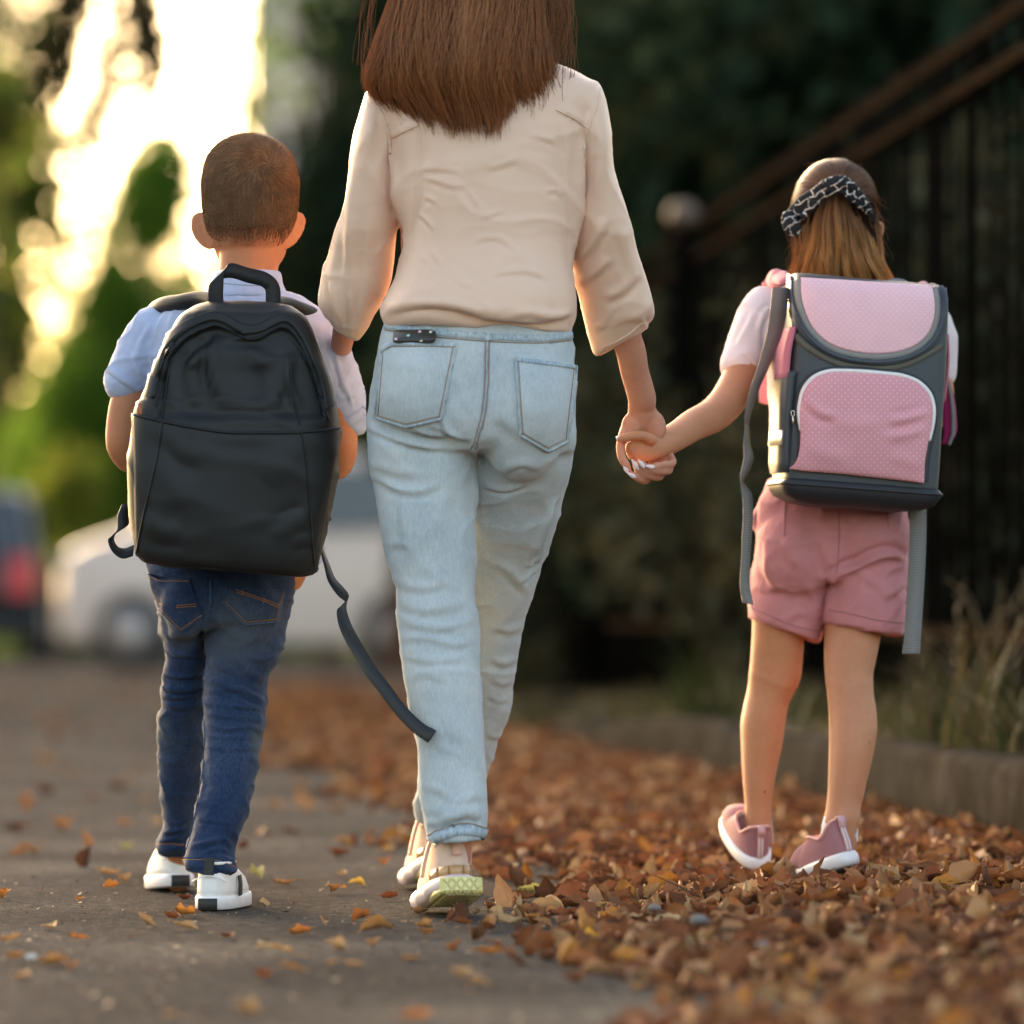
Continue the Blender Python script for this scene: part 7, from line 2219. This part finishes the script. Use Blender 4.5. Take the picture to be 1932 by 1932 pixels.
# hair ------------------------------------------------
def hair_girl():
    r = np.random.default_rng(9)
    A, B_, S_ = ZOOM[7]
    pt = lambda x, y, D_: np.stack([(A + S_ * x - CU) * D_ / F, D_ + 0 * x, H + (HV - (B_ + S_ * y)) * D_ / F], -1)
    out, rad, col = [], [], []
    k = 18
    root = np.array((.075, .032, .016)); mid = np.array((.33, .135, .05)); tip = np.array((.66, .30, .105))
    # crown hair combed back to the tie at (950, 290)
    c0 = hcg + (0, 0, -.004)
    tie = P(*Z(7, [(955, 300)])[0], 8.55)
    csh = r.random(34)
    for i in range(3600):
        a = r.random() * math.pi
        # start on the skull: an arc from ear over the top to ear, seen from behind
        th = a; ph = r.random() ** .7 * 1.25
        s0 = c0 + np.array((.079 * math.cos(th) * math.sin(1.57 - ph * .15) , .093 * math.sin(ph) - .03, .095 * math.sin(th) * (.93 + .05 * r.random()) * (1 if True else 0)))
        tt = np.linspace(0, 1, k)
        q = s0 * (1 - tt[:, None]) + tie * tt[:, None] + np.array((r.normal() * .006, 0, r.normal() * .004)) * (1 - tt[:, None])
        d = (q - c0) / np.array((.079, .093, .095))
        nrm = np.linalg.norm(d, axis=1, keepdims=True)
        q = c0 + d / nrm * np.array((.079, .093, .095)) * (1 + .045 * csh[int(a / math.pi * 33.9)] * np.sin(tt * 3.1)[:, None] + .02 * r.random())
        if q[0, 1] > c0[1] + .05:
            continue
        out.append(q); rad.append(np.full(k, .00055))
        col.append(np.repeat((root * (.25 + 1.5 * csh[int(a / math.pi * 33.9)] + 1.1 * r.random() ** 2))[None], k, 0) * (.8 + .5 * tt[:, None]))
    # lengths falling from the tie, in wavy locks
    nl = 58
    lx = r.random(nl); lsh = r.random(nl); lph = r.random(nl) * 6.28; lam = 10 + 34 * r.random(nl); ldp = r.random(nl); lend = r.random(nl)
    for i in range(4600):
        j = r.integers(nl)
        s = np.clip(lx[j] + r.normal() * .022, 0, 1)
        tt = np.linspace(0, 1, k)
        top = r.random() < .45
        if top:
            x0, y0 = 880 + 160 * s + r.normal() * 8, 300 + 30 * abs(s - .5)
        else:
            x0, y0 = 640 + 640 * s, 520 - 160 * (1 - (2 * s - 1) ** 2) + 20 * r.normal()
        xe = 600 + 750 * s + 30 * math.sin(lph[j]); ye = 960 + 70 * lend[j] + r.normal() * 14 + 40 * s
        x = x0 + (xe - x0) * (tt ** .75 if top else tt) + lam[j] * np.sin(tt * 5.5 + lph[j]) * tt + 10 * np.sin(tt * 11 + lph[j] * 2) * tt
        y = y0 + (ye - y0) * tt
        bow = (2 * s - 1) ** 2
        D_ = 8.552 + .05 * bow - .012 * np.sin(tt * 3.1) + .03 * ldp[j] + .012 * r.random() + (.022 if not top else 0) - .012 * np.cos(tt * 5.5 + lph[j]) * tt
        D_ = D_ + .012 * np.clip((tt - .8) / .2, 0, 1)
        q = np.stack([(A + S_ * x - CU) * D_ / F, D_, H + (HV - (B_ + S_ * y)) * D_ / F], -1)
        out.append(q); rad.append(np.full(k, .00062) * (1 - .5 * tt ** 4))
        f = np.clip(tt * (.7 + 1.1 * lsh[j]) + .02, 0, 1)[:, None]
        cc_ = root * 1.2 * (1 - f) ** 2 + 2 * mid * f * (1 - f) + tip * f ** 2
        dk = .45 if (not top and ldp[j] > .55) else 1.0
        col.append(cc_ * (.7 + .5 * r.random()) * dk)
    # flyaway hairs
    for i in range(150):
        tt = np.linspace(0, 1, k)
        s = r.random()
        if s < .6:
            x0, y0 = 1180 + 90 * r.random(), 300 + 500 * r.random(); dx, dy = 20 + 110 * r.random() ** 1.6, 60 + 260 * r.random()
        elif s < .8:
            x0, y0 = 760 + 380 * r.random(), 112 + 30 * r.random(); dx, dy = (r.random() - .5) * 160, -10 - 34 * r.random()
        else:
            x0, y0 = 630, 300 + 550 * r.random(); dx, dy = -20 - 50 * r.random(), 60 + 160 * r.random()
        x = x0 + dx * tt ** (.6 + .9 * r.random()) + 14 * np.sin(tt * (3 + 5 * r.random()) + 6 * r.random()) * tt; y = y0 + dy * tt
        D_ = 8.62 + .02 * r.normal() + 0 * tt
        out.append(np.stack([(A + S_ * x - CU) * D_ / F, D_, H + (HV - (B_ + S_ * y)) * D_ / F], -1)); rad.append(np.full(k, .00026)); col.append(np.repeat((mid * (.5 + .5 * r.random()))[None], k, 0))
    g, c = strands(np.array(out), np.array(rad), np.array(col))
    core = ellip(c0, (.0775, .0915, .0935), 40, 26)
    core.V = core.V[:]; 
    low = uvloft(R7([(420, 660, 1240, 8.64, .06), (600, 640, 1260, 8.63, .055), (800, 640, 1290, 8.625, .045), (960, 650, 1320, 8.62, .03), (1000, 680, 1300, 8.62, .02)]), 30, 40, 2.3)
    # scalp hair mass on the back and top of the head
    sel = core.V[:, 1] < c0[1] + .035
    f0 = core.F[0][sel[core.F[0]].all(1)]
    low.add(core.V, f0)
    return g, c, low


g, c, low = hair_girl()
ho = put('hair', g, M_hair, girl, col=c)
put('hair_mass', low, M_hair_core, ho)


# printed hair band ------------------------------------------------
def band_print():
    m = NT('black_white_line_print')
    v = m.coord(rot=(0, .5, 0))
    br = m.n('ShaderNodeTexBrick'); br.inputs['Scale'].default_value = 30; br.inputs['Mortar Size'].default_value = .028
    br.inputs['Color1'].default_value = (.010, .011, .014, 1); br.inputs['Color2'].default_value = (.010, .011, .014, 1); br.inputs['Mortar'].default_value = (.72, .66, .58, 1)
    br.inputs['Brick Width'].default_value = .8; br.inputs['Row Height'].default_value = .42; br.inputs['Mortar Smooth'].default_value = .2
    sep = m.n('ShaderNodeSeparateXYZ'); m.l(v, sep.inputs[0])
    nz = m.n('ShaderNodeTexNoise'); nz.inputs['Scale'].default_value = 34; m.l(v, nz.inputs['Vector'])
    cmb = m.n('ShaderNodeCombineXYZ')
    m.l(m.math('ADD', sep.outputs[0], m.math('MULTIPLY', nz.outputs[0], .030)), cmb.inputs[0]); m.l(m.math('ADD', sep.outputs[2], m.math('MULTIPLY', nz.outputs[0], .024)), cmb.inputs[1])
    m.l(cmb.outputs[0], br.inputs['Vector'])
    hole = m.math('GREATER_THAN', m.noise(v, 70, 2), .43)
    m.set(color=m.mix(hole, (.010, .011, .014), br.outputs[0]), rough=.7, spec=.25)
    m.bump(m.noise(v, 150, 2), .3, .002)
    return m.m


M_print = band_print()
bnd = []
a_pts = [(590, 570, 8.585, 60, .5), (640, 500, 8.575, 72, .5), (720, 400, 8.56, 62, .6), (800, 335, 8.55, 46, .8), (870, 280, 8.54, 48, .9), (950, 256, 8.533, 58, .9), (1020, 262, 8.535, 60, .9), (1090, 320, 8.545, 52, .8), (1160, 400, 8.56, 44, .7), (1215, 480, 8.575, 34, .6), (1250, 560, 8.59, 20, .6)]
tail = [(600, 490, 8.565, 60, .4), (600, 560, 8.556, 70, .4), (628, 620, 8.556, 64, .4), (640, 655, 8.558, 36, .4)]
low_ = [(700, 520, 8.558, 26, .7), (770, 430, 8.55, 34, .7), (850, 350, 8.54, 34, .8), (930, 310, 8.532, 32, .9), (1000, 315, 8.532, 30, .9), (1080, 370, 8.54, 28, .9), (1140, 430, 8.552, 22, .8)]
hb = union([limb(7, a_pts, 8, 24), limb(7, tail, 8, 20), limb(7, low_, 8, 18)], .0016, 3)
hb = folds(hb, [([(850, 250), (880, 290), (900, 330)], 10, .003, 'f'), ([(980, 210), (1000, 270), (1010, 330)], 10, -.003, 'f'), ([(760, 370), (840, 350), (920, 300)], 10, .003, 'f'), ([(1060, 290), (1100, 350), (1160, 420)], 10, .003, 'f'), ([(620, 440), (680, 500), (700, 540)], 14, .004, 'f'), ([(560, 580), (620, 560), (680, 500)], 12, .003, 'f'), ([(1160, 400), (1200, 470), (1240, 540)], 8, .002, 'f')], 7)
hb = ripple(hb, (90, 90, 90), .0014, 4)
put('hair_band', hb, M_print, girl)

# ------------------------------------------------------------------ pink school bag
sb = thing('school_bag', (.62, 8.47, .75), 'pink and grey box school bag with polka dots, on the back of the girl', 'school bag')
CB = P(1625.5, 726, 8.47)
YAW, ROLL = math.radians(7), math.radians(4.1)
Mb = Matrix.Translation(Vector(CB)) @ Matrix.Rotation(ROLL, 4, 'Y') @ Matrix.Rotation(YAW, 4, 'Z')
Mb = np.array(Mb)
xb = lambda V: V @ Mb[:3, :3].T + Mb[:3, 3]
hw_, hh_, hd_ = .139, .190, .088
spec = [(-hh_, .90, .86), (-hh_ + .004, .97, .95), (-hh_ + .014, 1.0, 1.0), (-.12, 1.0, .99), (0, 1.0, .95), (.10, .995, .90), (.150, .99, .84), (.172, .985, .76), (.184, .97, .62), (.190, .93, .40)]
nr = 90
zz = np.array([s[0] for s in spec])
zi = np.concatenate([np.linspace(zz[0], zz[2], 10)[:-1], np.linspace(zz[2], zz[-3], 66)[:-1], np.linspace(zz[-3], zz[-1], 16)])
sc_ = pchip(zz, np.array([s[1:] for s in spec]), zi)
t = np.linspace(0, 2 * np.pi, 140, endpoint=False)
pw = 9
cx = np.sign(np.cos(t)) * np.abs(np.cos(t)) ** (2 / pw); sy = np.sign(np.sin(t)) * np.abs(np.sin(t)) ** (2 / pw)
Rg = np.stack([sc_[:, :1] * hw_ * cx, sc_[:, 1:] * hd_ * sy + (1 - sc_[:, 1:]) * hd_ * .9, np.broadcast_to(zi[:, None], (len(zi), 140))], -1)
bag = rings_geo(Rg)
bag.V = xb(bag.V)
bag = ripple(bag, (12, 12, 12), .0016, 61)
put('body', bag, M_slate, sb)
BG = bvh_of(bag)
# base: rounded dark bottom slab with a lip
base = rings_geo(np.stack([np.stack([s_ * (hw_ + .003) * cx, s_ * (hd_ + .003) * sy, np.full(140, z)], -1) for z, s_ in [(-.222, .55), (-.217, .80), (-.207, .95), (-.197, 1.0), (-.190, 1.02), (-.184, 1.02), (-.180, 1.0), (-.178, .96)]]))
base.V = xb(base.V)
put('base', base, M_slate_dk, sb)
lip = np.stack([1.025 * (hw_ + .002) * cx, 1.025 * (hd_ + .002) * sy, np.full(140, -.187)], -1)
put('base_piping', Geo().join(tube(xb(np.vstack([lip, lip[:2]])), .0035, 8, False)), M_slate_dk, sb)
# lid with its bands
lid_top = [(640, 996), (900, 1010), (1200, 1032), (1480, 1054), (1742, 1072)]
U = [(690, 1010), (697, 1140), (722, 1260), (770, 1370), (850, 1460), (960, 1525), (1100, 1562), (1240, 1576), (1350, 1572), (1470, 1550), (1580, 1500), (1660, 1420), (1702, 1310), (1710, 1200), (1695, 1090)]
put('lid_panel', patch(BG, 7, [(690, 1004), (1690, 1070)], U, 70, 40, .006, .004, 8.4, .003), M_pink_dot, sb)


def off_u(d):
    c = curve(np.array(U, float), 60); t_ = unit(np.gradient(c, axis=0)); n_ = np.stack([-t_[:, 1], t_[:, 0]], -1)
    q = c + n_ * d
    return [tuple(x) for x in q]


put('zip_tape', band(BG, 7, off_u(24), 46, .0055, .004, 110, 8.4, 3), M_zipgrey, sb)
put('zip_trim', band(BG, 7, off_u(62), 30, .0085, .004, 110, 8.4, 5), M_navy_trim, sb)
put('zip_trim', band(BG, 7, [(610, 975), (612, 1100), (632, 1270), (690, 1400), (780, 1500), (900, 1580), (1060, 1630), (1250, 1650), (1420, 1640), (1570, 1590), (1680, 1520), (1750, 1420), (1780, 1300), (1788, 1180), (1780, 1085)], 26, .006, .004, 110, 8.4, 5), M_navy_trim, sb)
put('lower_tape', band(BG, 7, [(622, 1420), (720, 1510), (860, 1600), (1020, 1662), (1220, 1690), (1400, 1680), (1560, 1630), (1700, 1555), (1768, 1510)], 44, .003, .003, 90, 8.4, 3), M_olive, sb)
# front pocket
fp_top = [(535, 640), (527, 540), (522, 430), (525, 330), (548, 235), (600, 170), (680, 138), (800, 134), (1000, 147), (1130, 165), (1215, 200), (1275, 262), (1298, 340), (1295, 430), (1275, 530), (1255, 610)]
fp_bot = [(470, 706), (520, 718), (620, 726), (760, 737), (900, 752), (1050, 768), (1180, 783), (1248, 791)]
fpk = patch(BG, 8, fp_top, fp_bot, 70, 44, .010, .004, 8.38, .016)
fpk = folds(fpk, [([(560, 290), (640, 370), (740, 400)], 26, .006, 'f'), ([(1290, 360), (1180, 400), (1050, 420)], 26, .006, 'f'), ([(1270, 460), (1150, 500), (1020, 520)], 30, .005, 'f'), ([(560, 560), (680, 620), (820, 640)], 50, .003, 'r'), ([(700, 420), (860, 440), (1000, 430)], 46, -.003, 'v'), ([(1240, 700), (1150, 650), (1040, 640)], 40, .003, 'r')], 8)
put('front_pocket', fpk, M_pink_dot2, sb)
put('pocket_piping', seam(BG, 8, [(528, 470), (519, 400), (522, 325), (545, 232), (598, 166), (680, 132), (800, 128), (1000, 141), (1132, 159), (1219, 195), (1281, 259), (1304, 340), (1300, 430), (1280, 530)], .0042, .007, 110, 8, 8.38), M_white_pipe, sb)
put('pocket_wall', band(BG, 8, [(508, 690), (520, 600), (520, 480), (506, 400), (508, 320), (530, 222), (590, 150), (680, 118), (800, 112), (1000, 126), (1136, 145), (1228, 184), (1293, 254), (1318, 340), (1314, 430), (1294, 530), (1272, 640), (1262, 780)], 30, .004, .003, 110, 8.38, 4), M_slate_dk, sb)
# side pocket, mesh, reflective strips on the left side
zs = lambda x, y: tuple(on(BG, *Z(8, [(x, y)])[0], .003, 8.5)[0])
sp2 = rings_geo(np.stack([np.array([xb(np.array([[-hw_ - o, y, z]]))[0] for y, z in [(-.075, zb), (.07, zb), (.07, zb), (-.075, zb)]]) + np.array([(0, 0, 0), (0, 0, 0), (.012, 0, 0), (.012, 0, 0)]) for zb, o in [(-.168, .002), (-.15, .006), (-.08, .009), (.0, .008), (.010, .006)]]))
put('side_pocket', sp2, M_slate, sb)
loc = lambda x, y, z: xb(np.array([[x, y, z]], float))[0]
put('side_mesh', ribbon(np.array([loc(-hw_ - .006, .0, .0), loc(-hw_ - .005, .0, .05), loc(-hw_ + .001, .0, .09)]), Mb[:3, 1], .13, .004, 12), M_pink_mesh, sb)
put('side_mesh', ribbon(np.array([loc(hw_ + .006, 0.02, -.02), loc(hw_ + .008, .02, .05), loc(hw_ + .003, .02, .10)]), Mb[:3, 1], .11, .004, 12), M_pink_mesh, sb)
put('reflector', ribbon(np.array([loc(-hw_ - .0095, -.072, -.1075), loc(-hw_ - .0105, .0, -.106), loc(-hw_ - .0095, .062, -.1055)]), Mb[:3, 2], .026, .002, 12), M_silver, sb)
put('reflector', ribbon(np.array([loc(hw_ + .003, -.03, -.118), loc(hw_ + .004, .0, -.118), loc(hw_ + .003, .03, -.118)]), Mb[:3, 2], .026, .003, 12), M_silver, sb)
# zip pulls and the ring on the side
for q, k in (((487, 390), 8), ):
    p0 = on(BG, *Z(k, [q])[0], .006, 8.38)[0]
    tr = np.linspace(0, 2 * np.pi, 20)
    put('zip_pull', join(tube(p0 + np.stack([.003 * np.cos(tr), 0 * tr - .002, .005 * np.sin(tr) + .003], -1), .0011, 6, False), tube(np.array([p0 + (0, -.002, -.003), p0 + (.0005, -.003, -.010), p0 + (0, -.003, -.015)]), [.0015, .0022, .001], 8)), M_metal, sb)
p0 = on(BG, *Z(7, [(557, 1140)])[0], .008, 8.45)[0]
put('ring', tube(p0 + np.stack([.0042 * np.cos(tr), 0 * tr - .002, .0055 * np.sin(tr)], -1), .0013, 6, False), M_metal, sb)
put('ring_loop', ribbon(np.array([p0 + (0, -.002, .004), p0 + (-.0005, -.002, .012), p0 + (-.001, .002, .018)]), (1, 0, 0), .009, .002, 8), M_greyweb, sb)
p0 = P(*Z(7, [(1700, 1048)])[0], 8.44)
put('zip_pull', join(tube(p0 + np.stack([.006 * np.cos(tr), 0 * tr, .003 * np.sin(tr)], -1), .0013, 6, False)), M_metal, sb)
# top handle between the shoulders
put('carry_handle', ribbon(np.array([P(a, b, d_) for a, b, d_ in Z(7, [(1340, 1040, 8.53), (1390, 1018, 8.53), (1470, 1024, 8.53), (1520, 1050, 8.53)])]), (.1, .5, .8), .012, .004, 20), M_greyweb, sb)
# straps: padded left shoulder strap, dotted grey strap in front of the side, loose tails
put('shoulder_strap', limb(7, [(560, 1010, 8.56, 58, .5), (520, 985, 8.6, 68, .5), (470, 1000, 8.64, 70, .5), (440, 1060, 8.70, 62, .5), (430, 1200, 8.745, 70, .25), (430, 1700, 8.755, 70, .2), (420, 1950, 8.72, 60, .25)], 7, 20), M_pink_pad, sb)
put('shoulder_strap', limb(7, [(1600, 1080, 8.56, 50, .5), (1640, 1060, 8.6, 50, .5), (1660, 1090, 8.68, 50, .5), (1650, 1240, 8.745, 60, .25), (1650, 1700, 8.755, 60, .2), (1690, 1950, 8.72, 60, .25)], 7, 20), M_pink_pad, sb)
ds = [(455, 0, 8.435), (440, 140, 8.435), (425, 260, 8.44), (400, 380, 8.445), (350, 540, 8.45), (300, 680, 8.455), (255, 790, 8.46), (215, 920, 8.465), (185, 1040, 8.47), (175, 1120, 8.475)]
dq = np.array([P(*Z(16, [q[:2]])[0], q[2]) for q in ds])
dw = np.array([(1, .2, 0), (1, .2, 0), (1, .2, .02), (1, .2, .1), (.95, .2, .2), (.9, .2, .3), (.85, .3, .35), (.75, .4, .4), (.6, .5, .45), (.5, .6, .45)], float)
put('adjust_strap', ribbon(dq, dw, [.030, .030, .030, .029, .026, .024, .022, .020, .016, .010], .003, 80), M_strapdot, sb)
l1 = [(205, 440, 8.475), (205, 560, 8.475), (215, 640, 8.47), (195, 720, 8.47), (175, 790, 8.47), (205, 860, 8.465), (212, 980, 8.465), (205, 1100, 8.465), (198, 1250, 8.465), (192, 1380, 8.465), (200, 1460, 8.465)]
lq = np.array([P(*Z(8, [q[:2]])[0], q[2]) for q in l1])
lw = np.array([(.3, .9, 0), (.6, .7, 0), (.9, .4, 0), (.8, .5, .2), (.2, .9, .2), (.85, .4, .1), (.9, .3, 0), (.85, .4, 0), (.75, .5, 0), (.9, .4, 0), (1, .2, 0)], float)
put('loose_strap', ribbon(lq, lw, .019, .0022, 100), M_greyweb, sb)
put('strap_end', ribbon(np.array([lq[-1] + (0, 0, .002), lq[-1] + (.003, -.001, -.014)]), (1, .1, -.2), .0195, .005, 8), M_greyweb, sb)
l2 = [(1212, 860, 8.50), (1220, 920, 8.50), (1222, 1040, 8.50), (1218, 1200, 8.50), (1208, 1400, 8.50), (1196, 1600, 8.495), (1185, 1760, 8.49)]
lq = np.array([P(*Z(8, [q[:2]])[0], q[2]) for q in l2])
put('loose_strap', ribbon(lq, (1, .12, .03), .0305, .0024, 60), M_greyweb, sb)
put('strap_end', ribbon(np.array([lq[-1] + (0, 0, .004), lq[-1] + (-.0015, -.001, -.014)]), (1, .1, 0), .031, .006, 8), M_greyweb, sb)
# magenta lined wing of the right strap
wg = [(1755, 700, 8.52), (1790, 780, 8.52), (1815, 900, 8.52), (1828, 1040, 8.52), (1830, 1180, 8.52), (1800, 1270, 8.52)]
wq = np.array([P(*Z(16, [q[:2]])[0], q[2]) for q in wg])
put('strap_wing', ribbon(wq, (.85, .5, .1), [.014, .018, .024, .026, .026, .018], .005, 40), M_magenta, sb)
put('wing_edge', tube(np.array([P(*Z(16, [(q[0] + 26, q[1])])[0], 8.51) for q in wg]), .0035, 8), M_greyweb, sb)
